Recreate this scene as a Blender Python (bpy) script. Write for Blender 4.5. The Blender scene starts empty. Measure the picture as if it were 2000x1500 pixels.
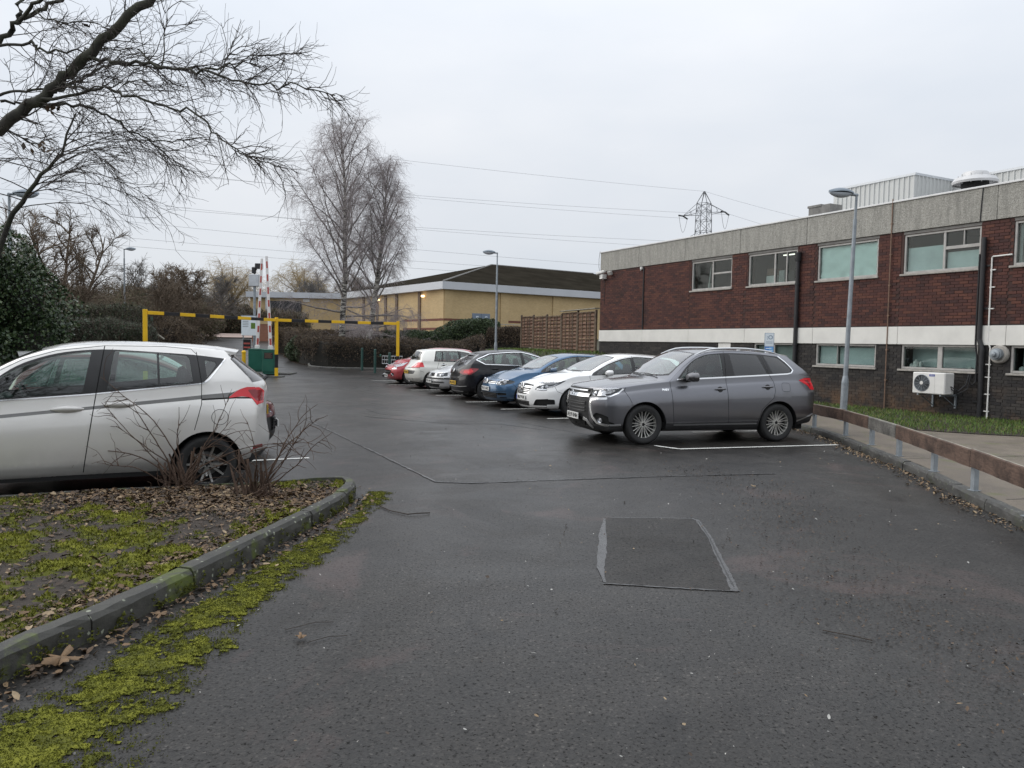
# A wet car park beside a two-storey brick building under an overcast winter sky.
import bpy, bmesh, math, random
import numpy as np
from mathutils import Vector, Matrix, noise
from mathutils.geometry import delaunay_2d_cdt

SC = bpy.context.scene
COL = SC.collection
R = math.radians

# ------------------------------------------------------------------ camera
CAM_H = 1.70
cam_data = bpy.data.cameras.new("camera")
cam = bpy.data.objects.new("camera", cam_data)
COL.objects.link(cam)
cam_data.sensor_width = 36.0
cam_data.lens = 27.0
cam_data.clip_start = 0.05
cam_data.clip_end = 3000.0
PITCH = math.atan(79 / 1500.0)
cam.matrix_world = (Matrix.Translation((0, 0, CAM_H)) @ Matrix.Rotation(math.pi / 2 - PITCH, 4, 'X')
                    @ Matrix.Rotation(0.018, 4, 'Z'))
SC.camera = cam

# ------------------------------------------------------------------ world: overcast sky
SUN_EL, SUN_AZ = R(28), R(-78)
world = bpy.data.worlds.new("World")
SC.world = world
world.use_nodes = True
wn, wl = world.node_tree.nodes, world.node_tree.links
wn.clear()
w_out = wn.new("ShaderNodeOutputWorld")
bg_sky = wn.new("ShaderNodeBackground")
bg_cloud = wn.new("ShaderNodeBackground")
w_add = wn.new("ShaderNodeAddShader")
sky = wn.new("ShaderNodeTexSky")
sky.sky_type = 'NISHITA'
sky.sun_disc = False
sky.sun_elevation = SUN_EL
sky.sun_rotation = SUN_AZ
bg_sky.inputs[1].default_value = 0.006
wl.new(sky.outputs[0], bg_sky.inputs[0])
tc = wn.new("ShaderNodeTexCoord")
mp = wn.new("ShaderNodeMapping")
mp.inputs['Scale'].default_value = (1.0, 1.0, 2.6)
wl.new(tc.outputs['Generated'], mp.inputs[0])
nz = wn.new("ShaderNodeTexNoise")
nz.inputs['Scale'].default_value = 2.1
nz.inputs['Detail'].default_value = 5.0
nz.inputs['Roughness'].default_value = 0.5
wl.new(mp.outputs[0], nz.inputs['Vector'])
cr = wn.new("ShaderNodeValToRGB")
cr.color_ramp.elements[0].position = 0.32
cr.color_ramp.elements[0].color = (0.83, 0.885, 0.965, 1)
cr.color_ramp.elements[1].position = 0.68
cr.color_ramp.elements[1].color = (0.985, 1.01, 1.055, 1)
wl.new(nz.outputs[0], cr.inputs[0])
# an overcast sky grows steadily brighter from the horizon to the zenith
sep = wn.new("ShaderNodeSeparateXYZ")
wl.new(tc.outputs['Generated'], sep.inputs[0])
up = wn.new("ShaderNodeMath"); up.operation = 'MAXIMUM'; up.inputs[1].default_value = 0.0
wl.new(sep.outputs[2], up.inputs[0])
g1 = wn.new("ShaderNodeMath"); g1.operation = 'MULTIPLY_ADD'; g1.inputs[1].default_value = 0.85; g1.inputs[2].default_value = 0.20
wl.new(up.outputs[0], g1.inputs[0])
grad = wn.new("ShaderNodeMath"); grad.operation = 'MULTIPLY_ADD'; grad.inputs[2].default_value = 0.66
wl.new(g1.outputs[0], grad.inputs[0]); wl.new(up.outputs[0], grad.inputs[1])
wl.new(cr.outputs[0], bg_cloud.inputs[0])
wl.new(grad.outputs[0], bg_cloud.inputs[1])
wl.new(bg_sky.outputs[0], w_add.inputs[0])
wl.new(bg_cloud.outputs[0], w_add.inputs[1])
wl.new(w_add.outputs[0], w_out.inputs[0])

# ------------------------------------------------------------------ sun behind the cloud
sun_d = bpy.data.lights.new("sun", 'SUN')
sun_d.energy = 1.4
sun_d.angle = R(65)
sun_d.color = (1.0, 0.955, 0.89)
sun_o = bpy.data.objects.new("sun", sun_d)
COL.objects.link(sun_o)
# direction towards the sun for azimuth measured like the Sky Texture (clockwise from +Y)
sd = Vector((math.sin(SUN_AZ) * math.cos(SUN_EL), math.cos(SUN_AZ) * math.cos(SUN_EL), math.sin(SUN_EL)))
sun_o.rotation_euler = sd.to_track_quat('Z', 'Y').to_euler()
sun_o.location = (0, 0, 60)

SC.view_settings.view_transform = 'Standard'
SC.view_settings.look = 'None'
SC.view_settings.gamma = 1.0
SC.view_settings.use_curve_mapping = False
SC.view_settings.exposure = 0.18
SC.cycles.max_bounces = 8
SC.cycles.transparent_max_bounces = 16
SC.cycles.use_denoising = True

random.seed(7)
rng = np.random.default_rng(7)

# ------------------------------------------------------------------ mesh and object helpers
def tag(o, label=None, cat=None, group=None, kind=None):
    if label: o["label"] = label
    if cat: o["category"] = cat
    if group: o["group"] = group
    if kind: o["kind"] = kind
    return o

def link(o, parent=None):
    COL.objects.link(o)
    if parent is not None:
        o.parent = parent
    return o

def empty(name, loc=(0, 0, 0), rz=0.0, parent=None):
    o = bpy.data.objects.new(name, None)
    o.empty_display_size = 0.2
    o.location = loc
    o.rotation_euler = (0, 0, rz)
    return link(o, parent)

def mesh_from(name, V, F, mats, smooth=False, fmat=None, normals=None):
    me = bpy.data.meshes.new(name)
    V = np.asarray(V, dtype=np.float32).reshape(-1, 3)
    if isinstance(F, np.ndarray) and F.ndim == 2:
        n, k = F.shape
        me.vertices.add(len(V)); me.vertices.foreach_set("co", V.ravel())
        me.loops.add(n * k); me.loops.foreach_set("vertex_index", F.astype(np.int32).ravel())
        me.polygons.add(n)
        me.polygons.foreach_set("loop_start", np.arange(0, n * k, k, dtype=np.int32))
        me.polygons.foreach_set("loop_total", np.full(n, k, dtype=np.int32))
    else:
        me.from_pydata([tuple(v) for v in V.tolist()], [], [list(map(int, f)) for f in F])
    if not isinstance(mats, (list, tuple)): mats = [mats]
    for m in mats: me.materials.append(m)
    if fmat is not None:
        me.polygons.foreach_set("material_index", np.asarray(fmat, dtype=np.int32))
    if smooth:
        me.polygons.foreach_set("use_smooth", np.ones(len(me.polygons), dtype=bool))
    me.update(calc_edges=True)
    me.validate()
    if normals is not None:
        me.normals_split_custom_set_from_vertices([tuple(n) for n in np.asarray(normals, dtype=float).tolist()])
    return me

def obj(name, me, parent=None, loc=None, rz=None):
    o = bpy.data.objects.new(name, me)
    if loc is not None: o.location = loc
    if rz is not None: o.rotation_euler = (0, 0, rz)
    return link(o, parent)

class MB:
    """collects boxes, tubes, lathes and so on for one mesh"""
    def __init__(s): s.V = []; s.F = []; s.M = []; s.n = 0
    def add(s, V, F, m=0):
        s.V.extend([tuple(v) for v in V]); s.F.extend([tuple(i + s.n for i in f) for f in F])
        s.M.extend([m] * len(F)); s.n += len(V)
    def box(s, a, b, m=0, mat=None):
        x0, y0, z0 = a; x1, y1, z1 = b
        V = [(x0,y0,z0),(x1,y0,z0),(x1,y1,z0),(x0,y1,z0),(x0,y0,z1),(x1,y0,z1),(x1,y1,z1),(x0,y1,z1)]
        if mat is not None: V = [tuple(mat @ Vector(v)) for v in V]
        s.add(V, [(0,3,2,1),(4,5,6,7),(0,1,5,4),(1,2,6,5),(2,3,7,6),(3,0,4,7)], m)
    def cbox(s, a, b, c=0.01, m=0, mat=None):
        """box with chamfered edges"""
        x0,y0,z0=a; x1,y1,z1=b
        V=[];idx={}
        for i,(X,sx) in enumerate(((x0,1),(x1,-1))):
            for j,(Y,sy) in enumerate(((y0,1),(y1,-1))):
                for k,(Z,sz) in enumerate(((z0,1),(z1,-1))):
                    for ax,p in enumerate(((X,Y+sy*c,Z+sz*c),(X+sx*c,Y,Z+sz*c),(X+sx*c,Y+sy*c,Z))):
                        idx[(i,j,k,ax)]=len(V);V.append(p)
        F=[]
        for i in (0,1):
            f=[idx[(i,j,k,0)] for j,k in ((0,0),(1,0),(1,1),(0,1))];F.append(f if i else f[::-1])
            f=[idx[(j,i,k,1)] for j,k in ((0,0),(1,0),(1,1),(0,1))];F.append(f[::-1] if i else f)
            f=[idx[(j,k,i,2)] for j,k in ((0,0),(1,0),(1,1),(0,1))];F.append(f if i else f[::-1])
        for i in (0,1):
            for j in (0,1):
                fl=(i+j)%2
                f=[idx[(i,j,0,0)],idx[(i,j,1,0)],idx[(i,j,1,1)],idx[(i,j,0,1)]];F.append(f if fl else f[::-1])
                f=[idx[(i,0,j,0)],idx[(i,1,j,0)],idx[(i,1,j,2)],idx[(i,0,j,2)]];F.append(f[::-1] if fl else f)
                f=[idx[(0,i,j,1)],idx[(1,i,j,1)],idx[(1,i,j,2)],idx[(0,i,j,2)]];F.append(f if fl else f[::-1])
                for k in (0,1):
                    f=[idx[(i,j,k,0)],idx[(i,j,k,1)],idx[(i,j,k,2)]];F.append(f if (i+j+k)%2 else f[::-1])
        if mat is not None: V=[tuple(mat@Vector(v)) for v in V]
        s.add(V,F,m)
    def tube(s, pts, rad, n=8, m=0, cap=True, squash=None):
        pts=[Vector(p) for p in pts]
        if not isinstance(rad,(list,tuple)): rad=[rad]*len(pts)
        V=[];prev=None
        for i,p in enumerate(pts):
            if i==0: d=pts[1]-p
            elif i==len(pts)-1: d=p-pts[i-1]
            else: d=(pts[i+1]-pts[i-1])
            d.normalize()
            if prev is None:
                ref=Vector((0,0,1)) if abs(d.z)<0.9 else Vector((1,0,0))
                a=d.cross(ref).normalized()
            else:
                a=(prev-d*prev.dot(d))
                a=a.normalized() if a.length>1e-6 else d.orthogonal().normalized()
            prev=a; b=d.cross(a)
            for k in range(n):
                t=2*math.pi*k/n
                V.append(p+(a*math.cos(t)+b*math.sin(t))*rad[i])
        F=[]
        for i in range(len(pts)-1):
            for k in range(n):
                k2=(k+1)%n
                F.append((i*n+k,i*n+k2,(i+1)*n+k2,(i+1)*n+k))
        if cap:
            F.append(tuple(range(n))[::-1]); F.append(tuple((len(pts)-1)*n+k for k in range(n)))
        s.add(V,F,m)
    def lathe(s, prof, n=24, m=0, mat=None, closed=False):
        """prof: list of (r, z) turned about the z axis"""
        V=[];F=[]
        for (r,z) in prof:
            for k in range(n):
                t=2*math.pi*k/n; V.append((r*math.cos(t),r*math.sin(t),z))
        for i in range(len(prof)-1):
            for k in range(n):
                k2=(k+1)%n; F.append((i*n+k,i*n+k2,(i+1)*n+k2,(i+1)*n+k))
        if mat is not None: V=[tuple(mat@Vector(v)) for v in V]
        s.add(V,F,m)
    def prism(s, poly, z0, z1, m=0, mat=None):
        n=len(poly)
        V=[(p[0],p[1],z0) for p in poly]+[(p[0],p[1],z1) for p in poly]
        F=[tuple(range(n))[::-1],tuple(range(n,2*n))]+[(i,(i+1)%n,n+(i+1)%n,n+i) for i in range(n)]
        if mat is not None: V=[tuple(mat@Vector(v)) for v in V]
        s.add(V,F,m)
    def mesh(s, name, mats, smooth=False):
        return mesh_from(name, np.array(s.V), s.F, mats, smooth, s.M)
    def build(s, name, mats, parent=None, loc=None, rz=None, smooth=False):
        return obj(name, s.mesh(name, mats, smooth), parent, loc, rz)

def auto_smooth(me, deg=35):
    """sharp edges above an angle, smooth elsewhere"""
    bm=bmesh.new(); bm.from_mesh(me)
    c=math.radians(deg)
    for f in bm.faces: f.smooth=True
    for e in bm.edges:
        if len(e.link_faces)==2:
            e.smooth = e.calc_face_angle(0) < c
    bm.to_mesh(me); bm.free()
    return me

def text_mesh(name, s, size, mat, bold=0.0, sx=1.0, extrude=0.001, align='CENTER'):
    cu=bpy.data.curves.new(name,'FONT')
    cu.body=s; cu.size=size; cu.align_x=align; cu.align_y='CENTER'; cu.offset=bold; cu.extrude=extrude
    cu.resolution_u=3
    o=bpy.data.objects.new(name,cu); COL.objects.link(o)
    dg=bpy.context.evaluated_depsgraph_get()
    me=bpy.data.meshes.new_from_object(o.evaluated_get(dg))
    bpy.data.objects.remove(o); bpy.data.curves.remove(cu)
    me.transform(Matrix.Diagonal((sx,1,1,1)))
    me.materials.clear(); me.materials.append(mat); me.name=name
    return me

# ------------------------------------------------------------------ materials
MATS={}
def nodes_of(name):
    m=bpy.data.materials.new(name); m.use_nodes=True
    nt=m.node_tree; b=nt.nodes["Principled BSDF"]
    return m,nt,b
def setin(b,**kw):
    for k,v in kw.items():
        k=k.replace('_',' ')
        if k in b.inputs: b.inputs[k].default_value=v
def noise_node(nt,scale,detail=4,rough=0.55,vec=None,dist=0.0):
    n=nt.nodes.new("ShaderNodeTexNoise"); n.inputs['Scale'].default_value=scale
    n.inputs['Detail'].default_value=detail; n.inputs['Roughness'].default_value=rough
    n.inputs['Distortion'].default_value=dist
    if vec is not None: nt.links.new(vec,n.inputs['Vector'])
    return n
def ramp(nt,fac,stops):
    r=nt.nodes.new("ShaderNodeValToRGB"); e=r.color_ramp.elements
    while len(e)<len(stops): e.new(0.5)
    for i,(p,c) in enumerate(stops):
        e[i].position=p; e[i].color=(c,c,c,1) if not isinstance(c,(tuple,list)) else (tuple(c)+(1,))[:4]
    nt.links.new(fac,r.inputs[0]); return r
def mixc(nt,fac,a,b,mode='MIX'):
    m=nt.nodes.new("ShaderNodeMix"); m.data_type='RGBA'; m.blend_type=mode
    for v,i in ((fac,0),(a,6),(b,7)):
        if hasattr(v,'is_linked') or hasattr(v,'links'): nt.links.new(v,m.inputs[i])
        elif i==0: m.inputs[0].default_value=v
        else: m.inputs[i].default_value=(tuple(v)+(1,))[:4]
    return m.outputs[2]
def bump(nt,b,height,strength=0.3,dist=0.01):
    n=nt.nodes.new("ShaderNodeBump"); n.inputs['Strength'].default_value=strength; n.inputs['Distance'].default_value=dist
    nt.links.new(height,n.inputs['Height']); nt.links.new(n.outputs[0],b.inputs['Normal']); return n
def objcoord(nt):
    return nt.nodes.new("ShaderNodeTexCoord").outputs['Object']
def poscoord(nt):
    return nt.nodes.new("ShaderNodeNewGeometry").outputs['Position']
def simple(name,col,rough=0.6,metal=0.0,var=0.15,scale=8.0,coat=0.0,bumpy=0.0,spec=0.5,objspace=False):
    """a colour with mottled wear, the everyday material of this scene"""
    if name in MATS: return MATS[name]
    m,nt,b=nodes_of(name)
    setin(b,Roughness=rough,Metallic=metal)
    b.inputs['Specular IOR Level'].default_value=spec
    if coat: b.inputs['Coat Weight'].default_value=coat; b.inputs['Coat Roughness'].default_value=0.05
    v=objcoord(nt) if objspace else poscoord(nt)
    n=noise_node(nt,scale,6,0.62,v)
    lo=tuple(c*(1-var) for c in col); hi=tuple(min(1,c*(1+var)) for c in col)
    r=ramp(nt,n.outputs[0],[(0.3,lo),(0.7,hi)])
    nt.links.new(r.outputs[0],b.inputs['Base Color'])
    rr=ramp(nt,n.outputs[0],[(0.3,max(0,rough-0.08)),(0.7,min(1,rough+0.08))])
    nt.links.new(rr.outputs[0],b.inputs['Roughness'])
    if bumpy: bump(nt,b,noise_node(nt,scale*12,5,0.6,v).outputs[0],bumpy,0.004)
    MATS[name]=m; return m
# ------------------------------------------------------------------ car materials
def paint(name,col,metal=0.5,rough=0.38,dirt=0.12,coat=1.0,spec=.5):
    m,nt,b=nodes_of(name)
    setin(b,Metallic=metal,Roughness=rough)
    b.inputs['Coat Weight'].default_value=coat; b.inputs['Coat Roughness'].default_value=0.06; b.inputs['Specular IOR Level'].default_value=spec
    v=objcoord(nt)
    n=noise_node(nt,900,2,0.5,v); n2=noise_node(nt,2.2,6,0.6,v)
    c=mixc(nt,n.outputs[0],tuple(x*0.88 for x in col),tuple(min(1,x*1.12) for x in col))
    # road film on the lower flanks, as thick as the height above the road allows
    sep=nt.nodes.new("ShaderNodeSeparateXYZ"); nt.links.new(v,sep.inputs[0])
    mr=nt.nodes.new("ShaderNodeMapRange"); mr.inputs[1].default_value=0.75; mr.inputs[2].default_value=0.2
    nt.links.new(sep.outputs[2],mr.inputs[0])
    mu=nt.nodes.new("ShaderNodeMath"); mu.operation='MULTIPLY'; nt.links.new(mr.outputs[0],mu.inputs[0]); nt.links.new(n2.outputs[0],mu.inputs[1])
    mu2=nt.nodes.new("ShaderNodeMath"); mu2.operation='MULTIPLY'; mu2.inputs[1].default_value=dirt*6; mu2.use_clamp=True; nt.links.new(mu.outputs[0],mu2.inputs[0])
    c=mixc(nt,mu2.outputs[0],c,(0.09,0.08,0.07))
    nt.links.new(c,b.inputs['Base Color'])
    cr_=nt.nodes.new("ShaderNodeMapRange"); cr_.inputs[3].default_value=0.05; cr_.inputs[4].default_value=0.35
    nt.links.new(mu2.outputs[0],cr_.inputs[0]); nt.links.new(cr_.outputs[0],b.inputs['Coat Roughness'])
    MATS[name]=m; return m
def glass(name,tint,refl=1.0,rough=0.02,power=3.6):
    m=bpy.data.materials.new(name); m.use_nodes=True; nt=m.node_tree; nt.nodes.clear()
    out=nt.nodes.new("ShaderNodeOutputMaterial"); tr=nt.nodes.new("ShaderNodeBsdfTransparent"); gl=nt.nodes.new("ShaderNodeBsdfGlossy")
    tr.inputs[0].default_value=tuple(tint)+(1,); gl.inputs[1].default_value=rough; gl.inputs[0].default_value=(refl,refl,refl,1)
    fr=nt.nodes.new("ShaderNodeLayerWeight"); fr.inputs[0].default_value=0.5
    # two faces of a pane: twice the single-surface reflectance
    pw=nt.nodes.new("ShaderNodeMath"); pw.operation='POWER'; pw.inputs[1].default_value=power; nt.links.new(fr.outputs[1],pw.inputs[0])
    mr=nt.nodes.new("ShaderNodeMapRange"); mr.inputs[3].default_value=0.085; mr.inputs[4].default_value=1.0; nt.links.new(pw.outputs[0],mr.inputs[0])
    mx=nt.nodes.new("ShaderNodeMixShader"); nt.links.new(mr.outputs[0],mx.inputs[0]); nt.links.new(tr.outputs[0],mx.inputs[1]); nt.links.new(gl.outputs[0],mx.inputs[2])
    nt.links.new(mx.outputs[0],out.inputs[0]); MATS[name]=m; return m
def plainmat(name,col,rough=0.5,metal=0.0,coat=0.0):
    m,nt,b=nodes_of(name); b.inputs['Base Color'].default_value=tuple(col)+(1,); setin(b,Roughness=rough,Metallic=metal)
    if coat: b.inputs['Coat Weight'].default_value=coat; b.inputs['Coat Roughness'].default_value=0.04
    MATS[name]=m; return m
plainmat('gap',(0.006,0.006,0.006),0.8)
simple('car_black',(0.018,0.018,0.019),0.42,0,0.2,10)
simple('car_plastic',(0.03,0.03,0.031),0.6,0,0.25,14)
simple('tyre',(0.02,0.02,0.02),0.75,0,0.35,12)
plainmat('chrome',(0.82,0.83,0.84),0.12,1.0)
plainmat('satin',(0.62,0.63,0.64),0.3,1.0)
simple('alloy',(0.66,0.65,0.61),0.34,0.7,0.12,6)
simple('alloy_dark',(0.17,0.17,0.175),0.35,0.8,0.2,6)
simple('alloy_mid',(0.36,0.355,0.34),0.35,0.7,0.15,6)
simple('interior',(0.035,0.035,0.037),0.8,0,0.2,5)
simple('seat_cloth',(0.04,0.04,0.042),0.9,0,0.25,20)
simple('headliner',(0.32,0.31,0.29),0.9,0,0.1,5)
glass('glass_clear',(0.66,0.82,0.76),1.0,.02,4.6); glass('glass_screen',(0.70,0.80,0.76),1.0,.02,2.4); glass('glass_dark',(0.09,0.095,0.10))
glass('glass_dark_screen',(0.10,0.105,0.11),1.0,.02,2.2); glass('lens_clear',(0.92,0.94,0.95))
plainmat('lamp_red',(0.62,0.012,0.022),0.25,0,0.35)
plainmat('lamp_dark_red',(0.22,0.008,0.014),0.25,0,0.35)
plainmat('lamp_pale',(0.62,0.30,0.30),0.15,0,1.0)
plainmat('lamp_reflector',(0.75,0.76,0.78),0.18,0.9)
plainmat('lamp_housing',(0.10,0.105,0.11),0.3,0.5)
plainmat('plate_white',(0.72,0.72,0.70),0.35)
plainmat('plate_yellow',(0.68,0.42,0.04),0.35)
plainmat('plate_ink',(0.008,0.008,0.008),0.5)
plainmat('plate_blue',(0.02,0.05,0.3),0.4)
simple('stripe_grey',(0.17,0.17,0.165),.4,.2,.1,5)  # grey that stands in for a reflection along the silver car's flank
plainmat('paper',(0.75,0.75,0.73),0.8)

# ------------------------------------------------------------------ curve helpers
def pchip(pts):
    x=np.array([p[0] for p in pts],float); y=np.array([p[1] for p in pts],float)
    h=np.diff(x); d=np.diff(y)/h; m=np.zeros_like(y)
    if len(x)>2:
        for i in range(1,len(x)-1):
            if d[i-1]*d[i]>0:
                w1=2*h[i]+h[i-1]; w2=h[i]+2*h[i-1]; m[i]=(w1+w2)/(w1/d[i-1]+w2/d[i])
    m[0]=d[0]; m[-1]=d[-1]
    qx=np.linspace(x[0],x[-1],1200); i=np.clip(np.searchsorted(x,qx,side='right')-1,0,len(h)-1)
    t=(qx-x[i])/h[i]
    qy=((1+2*t)*(1-t)**2*y[i]+t*(1-t)**2*h[i]*m[i]+t*t*(3-2*t)*y[i+1]+t*t*(t-1)*h[i]*m[i+1])
    return lambda q: np.interp(q,qx,qy)
def sstep(a,b,x):
    t=np.clip((np.asarray(x,float)-a)/(b-a),0,1); return t*t*(3-2*t)
def rpoly(pts,r=0.03,n=4):
    """polygon with rounded corners; a point may carry its own radius as third value"""
    out=[];N=len(pts)
    for i in range(N):
        p=np.array(pts[i][:2],float); a=np.array(pts[i-1][:2],float); b=np.array(pts[(i+1)%N][:2],float)
        rr=pts[i][2] if len(pts[i])>2 else r
        la=np.linalg.norm(a-p); lb=np.linalg.norm(b-p); k=min(rr,la*0.45,lb*0.45)
        if k<1e-4: out.append(tuple(p)); continue
        p0=p+(a-p)/la*k; p1=p+(b-p)/lb*k
        for j in range(n+1):
            t=j/n; out.append(tuple((1-t)**2*p0+2*t*(1-t)*p+t*t*p1))
    return out
def circle(cx,cz,r,n=40,a0=0,a1=360):
    return [(cx+r*math.cos(R(a0+(a1-a0)*k/n)),cz+r*math.sin(R(a0+(a1-a0)*k/n))) for k in range(n)]
def in_poly(P,Q):
    """which of the points P lie in polygon Q"""
    x,y=P[:,0],P[:,1]; Q=np.asarray(Q); ins=np.zeros(len(P),bool); j=len(Q)-1
    for i in range(len(Q)):
        xi,yi=Q[i]; xj,yj=Q[j]
        c=((yi>y)!=(yj>y))
        if yi!=yj: ins^=c&(x<(xj-xi)*(y-yi)/(yj-yi)+xi)
        j=i
    return ins
def dist_line(P,Q):
    best=np.full(len(P),1e9)
    for a,b in zip(Q[:-1],Q[1:]):
        a=np.asarray(a,float);b=np.asarray(b,float);d=b-a;L=max(d@d,1e-12)
        t=np.clip(((P-a)@d)/L,0,1); e=P-(a+t[:,None]*d); best=np.minimum(best,np.sqrt((e**2).sum(1)))
    return best
def resample(Q,h,closed):
    Q=[np.asarray(q,float) for q in Q]; 
    if closed: Q=Q+[Q[0]]
    out=[Q[0]]
    for a,b in zip(Q[:-1],Q[1:]):
        L=np.linalg.norm(b-a)
        if L<1e-5: continue
        n=max(1,int(math.ceil(L/h)))
        for k in range(1,n+1): out.append(a+(b-a)*k/n)
    if closed: out=out[:-1]
    return np.array(out)

# ------------------------------------------------------------------ the body surface of a car
class Body:
    """A car skin. v runs 0 sill, 1 shoulder, 2 roof edge (or bonnet crease), 3 centre line; a runs along the car,
    the nose at a<0, the flank at 0..1 and the tail at a>1."""
    LF=0.85; SV=0.65
    def __init__(s,sp):
        s.sp=sp
        for k in ('w','zs','ins','p4y','p4z','zc','zb'): setattr(s,k,pchip(sp[k]))
        s.off=sp['off']; s.xa_=pchip(sp['xa']); s.xb_=pchip(sp['xb'])
        s.cfx=pchip([(v,x) for v,x,z in sp['front']]); s.cfz=pchip([(v,z) for v,x,z in sp['front']])
        s.crx=pchip([(v,x) for v,x,z in sp['rear']]); s.crz=pchip([(v,z) for v,x,z in sp['rear']])
        s.nf=sp.get('nf',2.6); s.nr=sp.get('nr',2.8); s.LA=sp['L']*0.95
        s.bulge=sp.get('bulge',0.02)
    def xa(s,v):
        t=np.clip(3-v,0,1); c=s.cfx(2.0); return np.where(v<=2,s.xa_(np.minimum(v,2)),c+(s.xa_(2.0)-c)*t**s.nf)
    def xb(s,v):
        t=np.clip(3-v,0,1); c=s.crx(2.0); return np.where(v<=2,s.xb_(np.minimum(v,2)),c+(s.xb_(2.0)-c)*t**s.nr)
    def raw(s,u,v):
        u=np.asarray(u,float); v=np.asarray(v,float)
        sg=np.where(v>3,-1.0,1.0); v=np.where(v>3,6-v,v); v=np.maximum(v,0)
        x=s.xa(v)+u*(s.xb(v)-s.xa(v))
        w,zs,ins,py,pz,zc,zb=s.w(x),s.zs(x),s.ins(x),s.p4y(x),s.p4z(x),s.zc(x),s.zb(x)
        q=np.clip(v,0,1); o=np.interp(q,[k[0] for k in s.off],[k[1] for k in s.off])
        yA=w+o-ins*sstep(0.6,1.0,q); zA=zb+(zs-zb)*q
        r=np.clip(v-1,0,1); y1=w+s.off[-1][1]-ins
        hb=np.clip((pz-zs)/0.4,0,1)
        yB=y1+(py-y1)*r+s.bulge*4*r*(1-r)*hb; zB=zs+(pz-zs)*(r+(1-hb)*0.35*r*(1-r)*2)
        t=np.clip(3-v,0,1); yC=py*t; zC=pz+(zc-pz)*(1-t*t)
        y=np.where(v<1,yA,np.where(v<2,yB,yC)); z=np.where(v<1,zA,np.where(v<2,zB,zC))
        return np.stack([x,y*sg,z],-1)
    def loft(s,u,v):
        u=np.asarray(u,float); v=np.asarray(v,float)
        r=s.sp.get('round',0.045)*sstep(0,0.07,u)*sstep(1,0.93,u)
        P=0
        for d,k in ((-1,1),(-.5,2),(0,3),(.5,2),(1,1)): P=P+s.raw(u,v+d*r)*k
        return P/9
    def nose(s,t,v,rear=False):
        t=np.clip(np.asarray(t,float),0,1); v=np.asarray(v,float)
        B=s.raw(np.full_like(v,1.0 if rear else 0.0),v)
        cx,cz,n=(s.crx(v),s.crz(v),s.nr) if rear else (s.cfx(v),s.cfz(v),s.nf)
        P=np.stack([cx+(B[...,0]-cx)*t**n,B[...,1]*t,cz+(B[...,2]-cz)*t*t],-1)
        v2=np.full_like(t,2.0); B2=s.raw(np.full_like(t,1.0 if rear else 0.0),v2)
        c2x,c2z=((s.crx if rear else s.cfx)(2.0),(s.crz if rear else s.cfz)(2.0))
        Q=np.stack([c2x+(B2[...,0]-c2x)*t**n,B2[...,1]*t,c2z+(B2[...,2]-c2z)*t*t],-1)
        E=s.raw(np.full_like(t,1.0 if rear else 0.0),3-t)
        return P+(E-Q)*sstep(1.0,2.0,v)[...,None]
    def ev(s,D):
        """domain points (A,V) -> 3-D"""
        A=D[:,0]; v=D[:,1]/s.SV; out=np.zeros((len(D),3))
        f=A<0; r=A>s.LA; m=~(f|r)
        if m.any(): out[m]=s.loft(A[m]/s.LA,v[m])
        if f.any(): out[f]=s.nose(1+A[f]/s.LF,v[f])
        if r.any(): out[r]=s.nose(1-(A[r]-s.LA)/s.LF,v[r],True)
        return out
    def inv(s,kind,pts):
        p=np.array([q[:2] for q in pts],float); n=len(p)
        if kind=='s':
            lo=np.zeros(n); hi=np.full(n,2.3)
            for _ in range(32):
                v=(lo+hi)/2; xa,xb=s.xa(v),s.xb(v); u=np.clip((p[:,0]-xa)/(xb-xa),0,1)
                z=s.loft(u,v)[:,2]; up=z<p[:,1]; lo=np.where(up,v,lo); hi=np.where(up,hi,v)
            v=(lo+hi)/2; u=np.clip((p[:,0]-s.xa(v))/(s.xb(v)-s.xa(v)),0,1); return np.stack([u*s.LA,v*s.SV],-1)
        if kind=='t':
            lo=np.full(n,1.3); hi=np.full(n,3.0)
            for _ in range(32):
                v=(lo+hi)/2; xa,xb=s.xa(v),s.xb(v); u=np.clip((p[:,0]-xa)/(xb-xa),0,1)
                y=s.loft(u,v)[:,1]; up=y>p[:,1]; lo=np.where(up,v,lo); hi=np.where(up,hi,v)
            v=(lo+hi)/2; u=np.clip((p[:,0]-s.xa(v))/(s.xb(v)-s.xa(v)),0,1); return np.stack([u*s.LA,v*s.SV],-1)
        rear=kind=='r'; lo=np.zeros(n); hi=np.full(n,2.0)
        for _ in range(32):
            v=(lo+hi)/2; yb=s.raw(np.full(n,1.0 if rear else 0.0),v)[:,1]; t=np.clip(p[:,0]/yb,0,1)
            z=s.nose(t,v,rear)[:,2]; up=z<p[:,1]; lo=np.where(up,v,lo); hi=np.where(up,hi,v)
        v=(lo+hi)/2; yb=s.raw(np.full(n,1.0 if rear else 0.0),v)[:,1]; t=np.clip(p[:,0]/yb,0,1)
        A=(s.LA+(1-t)*s.LF) if rear else -(1-t)*s.LF
        return np.stack([A,v*s.SV],-1)
    def at(s,kind,p,off=0.0):
        """3-D point and outward normal near the skin at a side, front, rear or top position"""
        D=s.inv(kind,[p,p,p]); D[1,0]+=0.01; D[2,1]+=0.01
        if kind in 'r' : D[1,0]-=0.02
        P=s.ev(D); n=np.cross(P[1]-P[0],P[2]-P[0]); 
        if kind!='r': n=-n
        n/= max(np.linalg.norm(n),1e-9)
        return P[0]+n*off,n
    def at_many(s,kind,pts):
        return s.ev(s.inv(kind,pts))
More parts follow.
